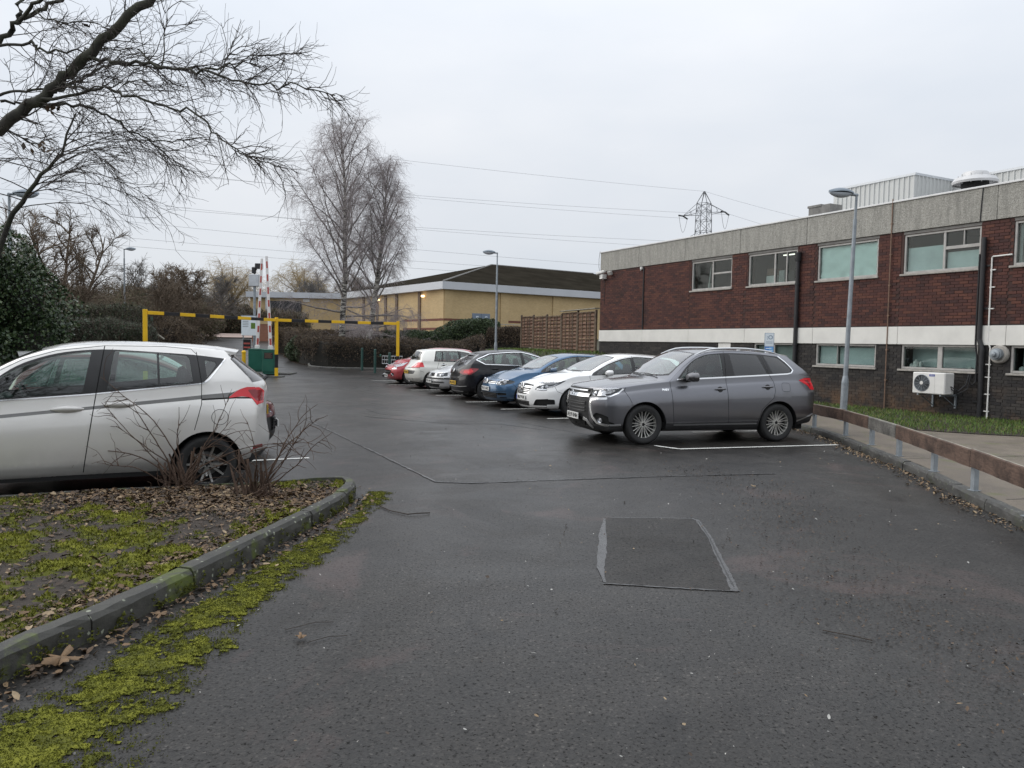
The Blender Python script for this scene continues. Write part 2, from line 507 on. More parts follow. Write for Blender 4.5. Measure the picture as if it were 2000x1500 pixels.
    def build(s,feats,h):
        """triangulate the half skin with every outline as an edge; returns V, T, face tags"""
        LA,LF,SV=s.LA,s.LF,s.SV
        polys=[]; segs=[]; pts=[]
        def addline(Q,closed):
            i0=len(pts); pts.extend([tuple(q) for q in Q]); n=len(Q)
            segs.extend([(i0+i,i0+i+1) for i in range(n-1)]);
            if closed: segs.append((i0+n-1,i0))
        nv=max(6,int(2*SV/h)); 
        # domain outline
        ol=[(-LF,0),(LA+LF,0),(LA+LF,2*SV),(LA,2*SV),(LA,3*SV),(0,3*SV),(0,2*SV),(-LF,2*SV)]
        olr=[]
        for a,b in zip(ol,ol[1:]+ol[:1]):
            hh=h
            if a[1]==2*SV and b[1]==2*SV: n=14
            elif a[0]==b[0] and min(a[1],b[1])==2*SV: n=14
            else: n=max(2,int(math.hypot(b[0]-a[0],b[1]-a[1])/hh))
            for k in range(n): olr.append((a[0]+(b[0]-a[0])*k/n,a[1]+(b[1]-a[1])*k/n))
        addline(olr,True)
        for L in ((0,0,0,2*SV),(LA,0,LA,2*SV),(0,2*SV,LA,2*SV),(-LF,SV,LA+LF,SV)):
            addline(resample([(L[0],L[1]),(L[2],L[3])],h,False),False)
        for vv in s.sp.get('vlines',[]):
            addline(resample([(0,vv*SV),(LA,vv*SV)],h*0.8,False),False)
        for f in feats:
            Q=s.inv(f['k'],resample(f['p'],h*0.6,f.get('closed',True)))
            f['Q']=Q
            if f.get('closed',True):
                keep=[Q[0]]
                for q in Q[1:]:
                    if np.linalg.norm(q-keep[-1])>1e-4: keep.append(q)
                f['Q']=np.array(keep); addline(f['Q'],True)
            else:
                w=f['w']/2; d=np.gradient(Q,axis=0); L=np.maximum(np.sqrt((d**2).sum(1)),1e-9)[:,None]; nrm=np.stack([-d[:,1],d[:,0]],-1)/L
                # keep the width metric on the skin
                sc_=0.5*(np.linalg.norm(s.ev(np.clip(Q+nrm*0.02,[-LF,0],[LA+LF,3*SV]))-s.ev(Q),axis=1)/0.02+1e-6); sc_=np.clip(sc_*2,0.2,3)[:,None]
                f['ring']=np.vstack([Q+nrm*w/sc_,(Q-nrm*w/sc_)[::-1]]); f['ring'][:,1]=np.clip(f['ring'][:,1],0,3*SV)
                addline(f['ring'],True)
        allp=np.array(pts)
        # grid filler
        gx=np.arange(-LF+h/2,LA+LF,h); gy=np.arange(h/2,3*SV,h)
        G=np.array([(x,y) for i,x in enumerate(gx) for y in gy if (0<x<LA or y<2*SV)])
        # drop grid points too near to feature points
        cell={}
        for q in allp: cell.setdefault((int(math.floor(q[0]/h)),int(math.floor(q[1]/h))),[]).append(q)
        keep=[]
        for g in G:
            ci,cj=int(math.floor(g[0]/h)),int(math.floor(g[1]/h)); ok=True
            for a in (-1,0,1):
                for b in (-1,0,1):
                    for q in cell.get((ci+a,cj+b),()):
                        if (q[0]-g[0])**2+(q[1]-g[1])**2<(0.42*h)**2: ok=False;break
                    if not ok: break
                if not ok: break
            if ok: keep.append(g)
        vs=[Vector(p) for p in pts]+[Vector(g) for g in keep]
        r=delaunay_2d_cdt(vs,segs,[],0,1e-5)
        D=np.array([tuple(v) for v in r[0]]); T=np.array([f for f in r[2] if len(f)==3],int)
        c=D[T].mean(1)
        ok=(c[:,0]>-LF)&(c[:,0]<LA+LF)&(c[:,1]>0)&(c[:,1]<3*SV)&~((c[:,1]>2*SV)&((c[:,0]<0)|(c[:,0]>LA)))
        T=T[ok]; c=c[ok]
        tags=np.zeros(len(T),int); names=['body']
        def tid(n):
            if n not in names: names.append(n)
            return names.index(n)
        for f in feats:
            m=in_poly(c,f['Q'] if f.get('closed',True) else f['ring'])
            if f.get('only'):
                m&=np.isin(tags,[names.index(o) for o in f['only'] if o in names])
            if f.get('not'):
                m&=~np.isin(tags,[names.index(o) for o in f['not'] if o in names])
            tags[m]=tid(f['tag'])
        V=s.ev(D)
        return V,T,tags,names

def vnormals(V,T):
    n=np.cross(V[T[:,1]]-V[T[:,0]],V[T[:,2]]-V[T[:,0]]); N=np.zeros_like(V)
    for k in range(3): np.add.at(N,T[:,k],n)
    return N/np.maximum(np.linalg.norm(N,axis=1),1e-12)[:,None]
def weld(V,T,eps=2e-4):
    key=np.round(V/eps).astype(np.int64); _,ix,inv=np.unique(key,axis=0,return_index=True,return_inverse=True)
    inv=inv.ravel(); return V[ix],inv[T]

def islands(T,mask):
    """split the marked triangles into connected pieces"""
    ix=np.nonzero(mask)[0]
    if len(ix)==0: return []
    par={}
    def find(a):
        while par[a]!=a: par[a]=par[par[a]]; a=par[a]
        return a
    for t in ix:
        for v in T[t]: par.setdefault(int(v),int(v))
        a=find(int(T[t][0]))
        for v in T[t][1:]: par[find(int(v))]=a
    root={}
    for t in ix: root.setdefault(find(int(T[t][0])),[]).append(t)
    out=[]
    for r_ in root.values():
        m=np.zeros(len(T),bool); m[r_]=True; out.append(m)
    return out
def make_wheel(parent,x,y,R_,side,spec,w=0.215):
    """one road wheel: tyre and rim are its sub-parts"""
    rr=spec.get('rim',R_*0.68); W=w/2
    key=('wheel',R_,rr,spec['style'],spec.get('mat','alloy'))
    if key not in CACHE:
        t=MB(); bead=rr+0.004
        prof=[(bead-.02,-W*.86),(bead,-W*.92),(bead+(R_-bead)*.35,-W*1.02),(bead+(R_-bead)*.7,-W*.98),(R_-.012,-W*.82),(R_,-W*.6)]
        for g in (-.35,.35):
            prof+=[(R_,W*(g-.06)),(R_-.008,W*(g-.05)),(R_-.008,W*(g+.05)),(R_,W*(g+.06))]
        prof+=[(R_,W*.6),(R_-.012,W*.82),(bead+(R_-bead)*.7,W*.98),(bead+(R_-bead)*.66,W*1.0),(bead+(R_-bead)*.35,W*1.02),(bead,W*.92),(bead-.02,W*.86)]
        t.lathe(prof,40)
        tm=auto_smooth(t.mesh('tyre',MATS['tyre']),40)
        b=MB()
        b.lathe([(rr*.93,-W*.8),(rr*.93,W*.5),(rr*.965,W*.8),(rr,W*.88),(rr+.004,W*.90),(rr+.004,W*.80)],40,1 if spec.get('dark_lip') else 0)
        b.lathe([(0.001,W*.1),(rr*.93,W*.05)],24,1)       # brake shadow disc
        b.lathe([(rr*.3,W*.12),(rr*.58,W*.14),(rr*.58,W*.2),(rr*.3,W*.2)],30,3)   # disc
        hub=rr*.17; zf=W*.62
        b.lathe([(0.001,zf+.004),(rr*.085,zf+.004),(rr*.09,zf),(rr*.10,zf-.004)],16,1)
        b.lathe([(rr*.10,zf-.004),(hub,zf-.002),(hub+.012,zf-.02),(hub+.012,W*.2)],24)
        st=spec['style']
        def spoke(a,w0,w1,lean=0.0,zi=zf,zo=W*.78,r0=hub*.8,r1=rr*.95,m=0):
            dx=lambda r,wv,k:(r*math.cos(a)-(wv*k+lean*(r-r0)/(r1-r0))*math.sin(a), r*math.sin(a)+(wv*k+lean*(r-r0)/(r1-r0))*math.cos(a))
            V=[];F=[];N=4
            for i in range(N+1):
                f=i/N; r=r0+(r1-r0)*f; wv=w0+(w1-w0)*f; z=zi+(zo-zi)*f-0.012*math.sin(math.pi*f)
                for k,zz in ((-1,z-.025),(-.8,z),(.8,z),(1,z-.025)):
                    X,Y=dx(r,wv,k); V.append((X,Y,zz))
            for i in range(N):
                for k in range(3): F.append((4*i+k,4*i+4+k,4*i+5+k,4*i+1+k))
            b.add(V,F,m)
        n=spec.get('n',5)
        for k in range(n):
            a=2*math.pi*k/n+math.pi/2
            if st=='multi':
                spoke(a-.06,.0055,.0055,-.018); spoke(a+.06,.0055,.0055,.018)
            elif st=='double':
                spoke(a-.13,.017,.012,-.035,m=0); spoke(a+.13,.017,.012,.035,m=0); spoke(a,.02,.012,0,zf-.02,W*.55,r1=rr*.6)
            elif st=='fat':
                spoke(a,.034,.045,0)
            else:
                spoke(a,.022,.026,0)
        for k in range(5):
            a=2*math.pi*k/5+.3; b.lathe([(0.001,zf+.003),(.008,zf+.003),(.009,zf-.01)],8,1,Matrix.Translation((hub*.68*math.cos(a),hub*.68*math.sin(a),0)))
        rm=auto_smooth(b.mesh('rim',[MATS[spec.get('mat','alloy')],MATS['gap'],MATS['satin'],MATS['alloy_dark']]),35)
        # turn the axle (local z, outer face +z) to the car's -y
        for m_ in (tm,rm): m_.transform(Matrix.Rotation(math.pi/2,4,'X'))
        CACHE[key]=(tm,rm)
    tm,rm=CACHE[key]
    e=obj('wheel',tm.copy() if False else None,parent,(x,y,R_))
    e.rotation_euler=(0,spec.get('spin',0)+x*1.3,0 if side<0 else math.pi)
    obj('tyre',tm,e); obj('rim',rm,e)
    return e
CACHE={}
def seat_mesh():
    if 'seat' in CACHE: return CACHE['seat']
    b=MB(); T=Matrix.Translation
    b.cbox((-.25,-.24,0),(.25,.24,.16),.05)
    b.cbox((-.07,-.24,0),(.07,.24,.62),.05,0,T((.27,0,.08))@Matrix.Rotation(R(18),4,'Y'))
    b.cbox((-.05,-.13,0),(.05,.13,.2),.04,0,T((.47,0,.70))@Matrix.Rotation(R(12),4,'Y'))
    b.box((-.012,-.06,-.06),(.012,-.05,.05),0,T((.47,0,.70))); b.box((-.012,.05,-.06),(.012,.06,.05),0,T((.47,0,.70)))
    CACHE['seat']=auto_smooth(b.mesh('seat',MATS['seat_cloth']),50); return CACHE['seat']

def plate(parent,txt,yellow,P,n,wid=0.52,ht=0.112,band=False):
    """a number plate facing along n (car axes)"""
    ax=-1 if n[0]<0 else 1
    M=Matrix.Translation(Vector(P))@Matrix.Rotation(-math.pi/2 if ax<0 else math.pi/2,4,'Z')@Matrix.Rotation(math.pi/2,4,'X')
    tilt=math.asin(max(-1,min(1,n[2])))
    M=M@Matrix.Rotation(-tilt,4,'X')
    b=MB(); b.cbox((-wid/2,-ht/2,-.012),(wid/2,ht/2,.003),.003)
    if band: b.box((-wid/2+.004,-ht/2+.004,.0035),(-wid/2+.045,ht/2-.004,.0042),1)
    o=b.build('number_plate',[MATS['plate_yellow' if yellow else 'plate_white'],MATS['plate_blue']],parent); o.matrix_local=M
    t=text_mesh('lettering',txt,0.102,MATS['plate_ink'],0.0022,0.80 if not band else .76,0.0015)
    tw=max(v.co.x for v in t.vertices)-min(v.co.x for v in t.vertices); t.transform(Matrix.Diagonal((min(1.25,(wid-(.11 if band else .05))/tw),1.0,1,1)))
    q=obj('lettering',t,o); q.location=(.02 if band else 0,0,.0045)
    return o

def make_car(sp,label,loc,heading,group,cat='car',name='parked_car'):
    """sp: the car's own spec; heading: world angle of the car's +x axis, which runs from nose to tail"""
    root=empty(name,loc,heading); tag(root,label,cat,group)
    B=Body(sp); h=sp.get('h',0.06)
    feats=[dict(f) for f in sp['feats']]
    for wx in sp['wheels']:
        feats.append(dict(k='s',p=circle(wx,sp['R']*0.98,sp['arch'],44),tag='cut',closed=True))
    V,T,tags,names=B.build(feats,h)
    # mirror to the other flank
    Vm=V*np.array([1,-1,1]); Vall=np.vstack([V,Vm]); Tall=np.vstack([T[:,::-1],T+0]); 
    Tm=T+len(V); Tall=np.vstack([T,Tm[:,::-1]]); tg=np.concatenate([tags,tags]); sd_=np.concatenate([np.ones(len(T),int),-np.ones(len(T),int)])
    # outward orientation check on the first half
    cen=Vall[Tall].mean(1); nn=np.cross(Vall[Tall[:,1]]-Vall[Tall[:,0]],Vall[Tall[:,2]]-Vall[Tall[:,0]])
    ref=cen-np.array([sp['L']/2,0,0.6])
    if (nn*ref).sum()<0: Tall=Tall[:,::-1]
    Vw,Tw=weld(Vall,Tall)
    good=(Tw[:,0]!=Tw[:,1])&(Tw[:,1]!=Tw[:,2])&(Tw[:,2]!=Tw[:,0])
    Tw,tg,sd_=Tw[good],tg[good],sd_[good]
    N=vnormals(Vw,Tw)
    parts=dict(sp['parts'])
    made={}
    def emit(mask,pname,parent,mat,off,rim,label_=None,wall=None):
        t=Tw[mask]; 
        if len(t)==0: return None
        ids,inv=np.unique(t,return_inverse=True); t2=inv.reshape(-1,3); P=Vw[ids]+N[ids]*off; NN=N[ids]
        V2=P;T2=t2;mi=np.zeros(len(t2),int);N2=NN
        if rim and abs(off)>1e-5:
            E=np.vstack([t2[:,[0,1]],t2[:,[1,2]],t2[:,[2,0]]]); key=np.sort(E,1)
            _,ix,ct=np.unique(key,axis=0,return_index=True,return_counts=True); be=E[ix[ct==1]]
            base=Vw[ids]-N[ids]*(0.002 if off>0 else 0); n0=len(P); V2=np.vstack([P,base]);
            q1=np.stack([be[:,1],be[:,0],be[:,0]+n0],1); q2=np.stack([be[:,1],be[:,0]+n0,be[:,1]+n0],1)
            if off<0: pass
            T2=np.vstack([t2,q1,q2]); N2=np.vstack([NN,NN]); mi=np.concatenate([mi,np.full(2*len(be),1 if wall else 0)])
        me=mesh_from(pname,V2,T2,[mat]+([wall] if wall else []),True,mi,N2)
        o=obj(pname,me,parent)
        if label_: o['label']=label_
        return o
    SPLIT={}
    for i,nm in enumerate(names):
        if nm=='cut': continue
        m=tg==i
        d=parts.get(nm)
        if d is None: d=dict(name=nm,mat=sp['paint'])
        pn,mat,off,rim=d['name'],MATS[d['mat']],d.get('off',0.0),d.get('rim',True)
        sides=(-1,1) if d.get('split') else (0,)
        for sdv in sides:
            mm=m if sdv==0 else m&(sd_==sdv)
            par=made.get((d.get('parent'),sdv)) or made.get((d.get('parent'),0)) or root
            if nm in ('chrome','satin'):
                for mk in islands(Tw,mm): emit(mk,pn,par,mat,off,rim,d.get('label'))
                continue
            o=emit(mm,pn,par,mat,off,rim,d.get('label'),MATS[d['wall']] if d.get('wall') else None)
            if o: made[(nm,sdv)]=o
    # the lining inside the shell
    skip=[i for i,nm in enumerate(names) if nm in ('cut',) or parts.get(nm,{}).get('glass')]
    m=~np.isin(tg,skip); cen=Vw[Tw].mean(1); m&=(cen[:,0]>sp['cabin'][0])&(cen[:,0]<sp['cabin'][1])
    ids,inv=np.unique(Tw[m],return_inverse=True); P=Vw[ids]-N[ids]*0.035
    obj('interior_lining',mesh_from('interior_lining',P,inv.reshape(-1,3)[:,::-1],[MATS['interior'],MATS['headliner']],True,(Vw[Tw[m]].mean(1)[:,2]>sp['zs_cabin']+.18).astype(int)),root)
    # floor, arch liners, seats, dash
    x0,x1=sp['cabin']; b=MB()
    L=sp['L'];hw=sp['w'][len(sp['w'])//2][1]; zb0=sp['zb'][1][1]
    b.box((.25,-hw*.62,zb0-.03),(L-.3,hw*.62,zb0+.16)); b.box((sp['wheels'][0]+.38,-hw*.90,zb0+.0),(sp['wheels'][1]-.38,hw*.90,zb0+.15))
    b.box((x0-.05,-hw*.8,zb0+.1),(x0+.08,hw*.8,sp['zs_cabin']-.16))
    for wx in sp['wheels']:
        for sy in (-1,1):
            V2=[];F=[];n=24
            for k in range(n+1):
                a=R(-12+204*k/n); 
                V2+= [(wx+sp['arch']*1.005*math.cos(a),sy*(hw-.03),sp['R']*.98+sp['arch']*1.005*math.sin(a)),(wx+sp['arch']*1.005*math.cos(a),sy*hw*.5,sp['R']*.98+sp['arch']*1.005*math.sin(a))]
            for k in range(n): F.append((2*k,2*k+1,2*k+3,2*k+2))
            b.add(V2,F)
            b.add([(wx+sp['arch']*1.0*math.cos(R(a)),sy*hw*.52,sp['R']*.98+sp['arch']*math.sin(R(a))) for a in range(-10,191,20)],[tuple(range(11))])
    b.build('underbody',MATS['gap'],root)
    d=MB(); zd=sp['zs_cabin']-.10
    xd=sp['dash']; d.cbox((xd-.35,-hw*.78,zd-.3),(xd+.18,hw*.78,zd+.03),.06); d.cbox((xd+.1,.15,zd-.05),(xd+.22,.6,zd+.09),.05)
    d.build('dashboard',MATS['interior'],root)
    sm=seat_mesh(); zf=sp.get('seat_z',0.36)
    for sx,sy in ((sp['seats'][0],.36),(sp['seats'][0],-.36)): obj('seat',sm,root,(sx,sy,zf))
    for sy in (.42,0,-.42): 
        o=obj('rear_seat',sm,root,(sp['seats'][1],sy,zf)); o.scale=(1,.95,.95)
    # steering wheel on the right-hand side (+y)
    sw=MB(); n=20
    for k in range(n):
        a0,a1=2*math.pi*k/n,2*math.pi*(k+1)/n
        sw.tube([(.0,.18*math.cos(a0),.18*math.sin(a0)),(0,.18*math.cos(a1),.18*math.sin(a1))],.014,6,0,False)
    sw.box((-.02,-.17,-.02),(.0,.17,.02)); sw.box((-.03,-.06,-.17),(.0,.06,.05))
    o=sw.build('steering_wheel',MATS['interior'],root,(xd+.38,.36,zd+.02)); o.rotation_euler=(0,R(-22),0)
    for wx in sp['wheels']:
        for sy in (-1,1): make_wheel(root,wx,sy*(hw-sp.get('tw',.215)/2-.02),sp['R'],sy,sp['wheel'],sp.get('tw',.215))
    # mirrors
    if 'mirror' in sp:
        mx,mz=sp['mirror'][:2]; my=sp['mirror'][2] if len(sp['mirror'])>2 else hw*.93; s_=sp.get('mirror_s',1.0)
        for sy in (-1,1):
            q=MB(); prof=[]
            for i in range(7):
                f=i/6; r_=math.sin(math.pi*min(.93,f*.93+.07))**.55
                ring=[]
                for k in range(14):
                    a=2*math.pi*k/14; cy=abs(math.cos(a))**.75*math.copysign(1,math.cos(a)); cz=abs(math.sin(a))**.75*math.copysign(1,math.sin(a))
                    sc_=.45+.55*min(1,f*2.2)
                    ring.append((-.09+.15*f,sy*(.12+.115*cy*sc_),.075*cz*sc_+.01))
                prof.append(ring)
            Vv=[p for rg in prof for p in rg]; F=[]
            for i in range(6):
                for k in range(14): F.append((i*14+k,i*14+(k+1)%14,i*14+14+(k+1)%14,i*14+14+k))
            F.append(tuple(range(14))); q.add(Vv,F,0); q.add(prof[-1],[tuple(range(14))],2)
            q.tube([(.0,sy*-.05,-.05),(-.0,sy*.06,-.045),(.0,sy*.10,-.03)],[.03,.028,.02],8,1)
            o=q.build('door_mirror',[MATS[sp.get('mirror_mat',sp['paint'])],MATS['car_black'],MATS['chrome']],root,(mx,sy*my,mz))
            o.scale=(s_,s_,s_); auto_smooth(o.data,45)
    for (hx,hz) in sp.get('handles',[]):
        P,n=B.at('s',(hx,hz))
        for sy in (-1,1):
            q=MB(); st=sp.get('handle_style','bar')
            pts=[];rad=[]
            for k in range(9):
                f=k/8*2-1; pts.append((f*(.115 if st=='bar' else .15),0,.038-.028*f**4 if st=='bar' else .012-.012*f*f)); rad.append((.016 if st=='bar' else .036)*(1-.75*abs(f)**2.4))
            q.tube(pts,rad,10)
            if st=='bar': q.lathe([(.052,.0035),(.04,.003),(.001,.002)],16,1)
            o=q.build('door_handle',[MATS[sp.get('handle_mat',sp['paint'])],MATS['car_black']],root)
            z=Vector((n[0],abs(n[1])*sy,n[2])).normalized(); x=Vector((1,0,0)); x=(x-z*x.dot(z)).normalized(); y=z.cross(x)
            M=Matrix((x,y,z)).transposed().to_4x4(); M.translation=Vector((P[0],abs(P[1])*sy,P[2])); o.matrix_local=M@Matrix.Rotation(R(-4)*sy*0,4,'Z'); auto_smooth(o.data,50)
    # wipers
    if 'wipers' in sp:
        for (x0_,y0_,x1_,y1_) in sp['wipers']:
            q=MB(); pts=[]
            for k in range(6):
                f=k/5; P,n=B.at('t',(x0_+(x1_-x0_)*f,abs(y0_+(y1_-y0_)*f)),.02); P[1]=(y0_+(y1_-y0_)*f); pts.append(P)
            q.tube(pts,.009,6); q.build('wiper',MATS['car_black'],root)
    for p in sp.get('plates',[]):
        P,n=B.at(p['k'],(0.0,p['z']),p.get('off',.012)); n=np.array([-1 if p['k']=='f' else 1,0,p.get('tilt',0.0)])
        P[1]=0
        plate(root,p['t'],p.get('yellow',False),P,n,p.get('wid',.52),p.get('ht',.112),p.get('band',False))
    if 'extra' in sp: sp['extra'](root,B,sp)
    return root
# ------------------------------------------------------------------ ground materials
def asphalt(name,base=0.052,wet=1.0,warm=0.0,pits=1.0,var=0.25,shine=1.0):
    m,nt,b=nodes_of(name); v=poscoord(nt)
    big=noise_node(nt,0.42,6,0.6,v,0.6); mid=noise_node(nt,2.3,7,0.65,v,0.3); fine=noise_node(nt,46,5,0.7,v)
    vo=nt.nodes.new("ShaderNodeTexVoronoi"); vo.inputs['Scale'].default_value=85; nt.links.new(v,vo.inputs['Vector'])
    vo2=nt.nodes.new("ShaderNodeTexVoronoi"); vo2.inputs['Scale'].default_value=34; vo2.inputs['Randomness'].default_value=1; nt.links.new(v,vo2.inputs['Vector'])
    tint=(base*(1+.14*warm),base,base*(1-.15*warm))
    c=ramp(nt,mid.outputs[0],[(0.28,tuple(x*(1-var) for x in tint)),(0.5,tint),(0.75,tuple(x*(1+var*1.2) for x in tint))]).outputs[0]
    # aggregate: each stone its own grey, a few pale chips
    st=ramp(nt,vo.outputs['Color'],[(0.0,0.35),(0.55,1.0),(0.84,1.5),(0.94,3.2)])
    c=mixc(nt,0.85,c,st.outputs[0],'MULTIPLY')
    pit=ramp(nt,fine.outputs[0],[(0.37,0.10),(0.46,1.0)])
    pd=ramp(nt,noise_node(nt,.9,5,.65,v,.5).outputs[0],[(.35,.25*pits),(.65,min(1,.95*pits))]); c=mixc(nt,pd.outputs[0],c,pit.outputs[0],'MULTIPLY')
    # tyre-polished lanes, oil drips and faded areas
    c=mixc(nt,1.0,c,ramp(nt,noise_node(nt,0.23,5,0.6,v,1.0).outputs[0],[(0.35,0.72),(0.65,1.35)]).outputs[0],'MULTIPLY')
    od=ramp(nt,noise_node(nt,1.9,3,0.5,v,.2).outputs[0],[(0.27,0.45),(0.34,1.0)]); c=mixc(nt,.8,c,od.outputs[0],'MULTIPLY')
    # rusty, leaf-stained drifts
    rust=ramp(nt,noise_node(nt,0.55,7,0.68,v,1.2).outputs[0],[(0.56,0.0),(0.66,1.0)])
    mu=nt.nodes.new("ShaderNodeMath"); mu.operation='MULTIPLY'; nt.links.new(rust.outputs[0],mu.inputs[0]); nt.links.new(fine.outputs[0],mu.inputs[1])
    c=mixc(nt,mu.outputs[0],c,(0.075,0.05,0.045))
    nt.links.new(c,b.inputs['Base Color'])
    rr=nt.nodes.new("ShaderNodeMath"); rr.operation='MULTIPLY_ADD'; nt.links.new(mid.outputs[0],rr.inputs[0]); rr.inputs[1].default_value=0.35; nt.links.new(big.outputs[0],rr.inputs[2])
    r=ramp(nt,rr.outputs[0],[(0.50,0.34/wet),(0.66,0.41),(0.84,0.54)])
    wetn=noise_node(nt,0.7,6,0.62,v,.8); wm=ramp(nt,wetn.outputs[0],[(0.56,0.0),(0.68,0.75)])
    nt.links.new(mixc(nt,wm.outputs[0],r.outputs[0],(.31,.31,.31)),b.inputs['Roughness'])
    sp_=ramp(nt,pit.outputs[0],[(0.15,0.06),(1.0,0.36*shine)]); nt.links.new(sp_.outputs[0],b.inputs['Specular IOR Level'])
    h=nt.nodes.new("ShaderNodeMath"); h.operation='ADD'; nt.links.new(vo.outputs['Distance'],h.inputs[0]); nt.links.new(fine.outputs[0],h.inputs[1])
    bump(nt,b,h.outputs[0],0.26,0.0035); MATS[name]=m; return m
asphalt('asphalt',0.0205,1.0,.7,1.0,.40,1.0); asphalt('asphalt_patch',0.0165,0.7,1.0,1.5,.35,.66); asphalt('asphalt_repair',0.0215,1.0,.7,1.0,.36,1.1)
m=simple('tar',(0.075,0.075,0.076),0.30,0,0.3,14,bumpy=.5); simple('tar_dark',(0.012,0.012,0.012),0.35,0,0.3,20)
# worn white road paint
def worn_paint():
    m,nt,b=nodes_of('road_paint'); v=poscoord(nt)
    n=noise_node(nt,22,6,0.7,v); n2=noise_node(nt,1.7,4,0.6,v)
    a=nt.nodes.new("ShaderNodeMath"); a.operation='ADD'; nt.links.new(n.outputs[0],a.inputs[0]); nt.links.new(n2.outputs[0],a.inputs[1])
    r=ramp(nt,a.outputs[0],[(0.66,(0.12,0.12,0.12)),(0.82,(0.72,0.72,0.68))]); nt.links.new(r.outputs[0],b.inputs['Base Color']); setin(b,Roughness=.55); MATS['road_paint']=m
worn_paint()
def concrete(name,lo,hi,moss=0.0,scale=3.0,rough=.75,lichen=0.0,wetr=None):
    m,nt,b=nodes_of(name); v=poscoord(nt)
    n=noise_node(nt,scale,8,0.68,v); f=noise_node(nt,90,4,0.7,v)
    c=ramp(nt,n.outputs[0],[(0.3,lo),(0.7,hi)]).outputs[0]
    c=mixc(nt,.5,c,ramp(nt,f.outputs[0],[(0.3,0.5),(0.7,1.25)]).outputs[0],'MULTIPLY')
    if lichen:
        vo=nt.nodes.new("ShaderNodeTexVoronoi"); vo.inputs['Scale'].default_value=15; nt.links.new(v,vo.inputs['Vector'])
        dn=nt.nodes.new("ShaderNodeMath"); dn.operation='MULTIPLY_ADD'; nt.links.new(noise_node(nt,30,5,.7,v).outputs[0],dn.inputs[0]); dn.inputs[1].default_value=.6; nt.links.new(vo.outputs['Distance'],dn.inputs[2])
        c=mixc(nt,ramp(nt,dn.outputs[0],[(0.43,lichen),(0.48,0.0)]).outputs[0],c,(0.27,0.285,0.22))
    if moss:
        mm=ramp(nt,noise_node(nt,2.6,8,0.7,v,.4).outputs[0],[(0.55,0.0),(0.66,moss)])
        c=mixc(nt,mm.outputs[0],c,(0.085,0.11,0.016))
    nt.links.new(c,b.inputs['Base Color']); 
    nt.links.new(ramp(nt,n.outputs[0],[(0.3,rough-.2),(0.7,min(1,rough+.1))]).outputs[0],b.inputs['Roughness'])
    bump(nt,b,f.outputs[0],.5,.004); MATS[name]=m; return m
concrete('kerb_old',(0.028,0.028,0.024),(0.075,0.073,0.064),0.9,6.0,.7,.95)
concrete('kerb_plain',(0.04,0.04,0.038),(0.10,0.097,0.09),0.25,4.0,.7,.5)
concrete('pavement_m',(0.115,0.095,0.075),(0.20,0.168,0.130),0.5,1.6,.75)
concrete('pink_paving',(0.30,0.22,0.19),(0.40,0.31,0.27),0.0,.6,.8)
simple('soil',(0.032,0.024,0.018),0.9,0,0.5,18,bumpy=.8); simple('earth',(0.045,0.042,0.024),0.95,0,0.4,1.2)
def mossmat(name,a,bc):
    m,nt,b=nodes_of(name); v=poscoord(nt); n=noise_node(nt,7,6,.65,v); 
    nt.links.new(ramp(nt,n.outputs[0],[(0.3,a),(0.7,bc)]).outputs[0],b.inputs['Base Color']); setin(b,Roughness=.9); b.inputs['Specular IOR Level'].default_value=.2; MATS[name]=m
mossmat('moss_bright',(0.098,0.106,0.012),(0.195,0.198,0.024)); mossmat('moss_mid',(0.066,0.073,0.011),(0.128,0.134,0.018)); mossmat('moss_dark',(0.050,0.056,0.011),(0.095,0.100,0.018))
for i,c in enumerate(((0.150,0.092,0.046),(0.096,0.060,0.034),(0.215,0.148,0.080),(0.055,0.038,0.026),(0.29,0.215,0.13))): simple('dead_leaf_%d'%i,c,.7,0,.3,30)
simple('pale_stone',(0.42,0.41,0.38),.7,0,.2,30); simple('twig_m',(0.045,0.035,0.028),.85,0,.35,25)
for i,c in enumerate(((0.060,0.130,0.014),(0.095,0.175,0.020),(0.070,0.105,0.016),(0.15,0.16,0.04))): simple('grass_%d'%i,c,.65,0,.3,3)

# ------------------------------------------------------------------ height of the land
_zy=pchip([(-200,0),(36,0),(40,.15),(50,.6),(60,1.0),(80,2.1),(100,3.0),(160,4.5),(400,7),(1500,9)])
C23,S23=math.cos(R(23)),math.sin(R(23))
def land(x,y):
    x=np.asarray(x,float); y=np.asarray(y,float)
    z=_zy(y); d=x*C23+y*S23; q=-x*S23+y*C23
    bank=1.30*sstep(20,29,q)*sstep(12.6,16.0,d)
    return np.maximum(z,bank)+0.0*x
def sheet(name,xs,ys,zf,mat,inside=None,parent=None):
    X,Y=np.meshgrid(xs,ys,indexing='ij'); Z=zf(X,Y); V=np.stack([X,Y,Z],-1).reshape(-1,3)
    ny=len(ys); i,j=np.meshgrid(np.arange(len(xs)-1),np.arange(ny-1),indexing='ij'); a=(i*ny+j).ravel()
    F=np.stack([a,a+ny,a+ny+1,a+1],1)
    if inside is not None:
        c=V[F].mean(1); F=F[inside(c)]
    return obj(name,mesh_from(name,V,F,mat,True),parent)
def flat(name,poly,z,mat,parent=None,h=None):
    """flat outline at height z, laid as triangles"""
    vs=[Vector(p) for p in poly]; n=len(vs)
    r=delaunay_2d_cdt(vs,[(i,(i+1)%n) for i in range(n)],[],1,1e-6)
    return obj(name,mesh_from(name,[(v.x,v.y,z) for v in r[0]],[f for f in r[2]],mat),parent)
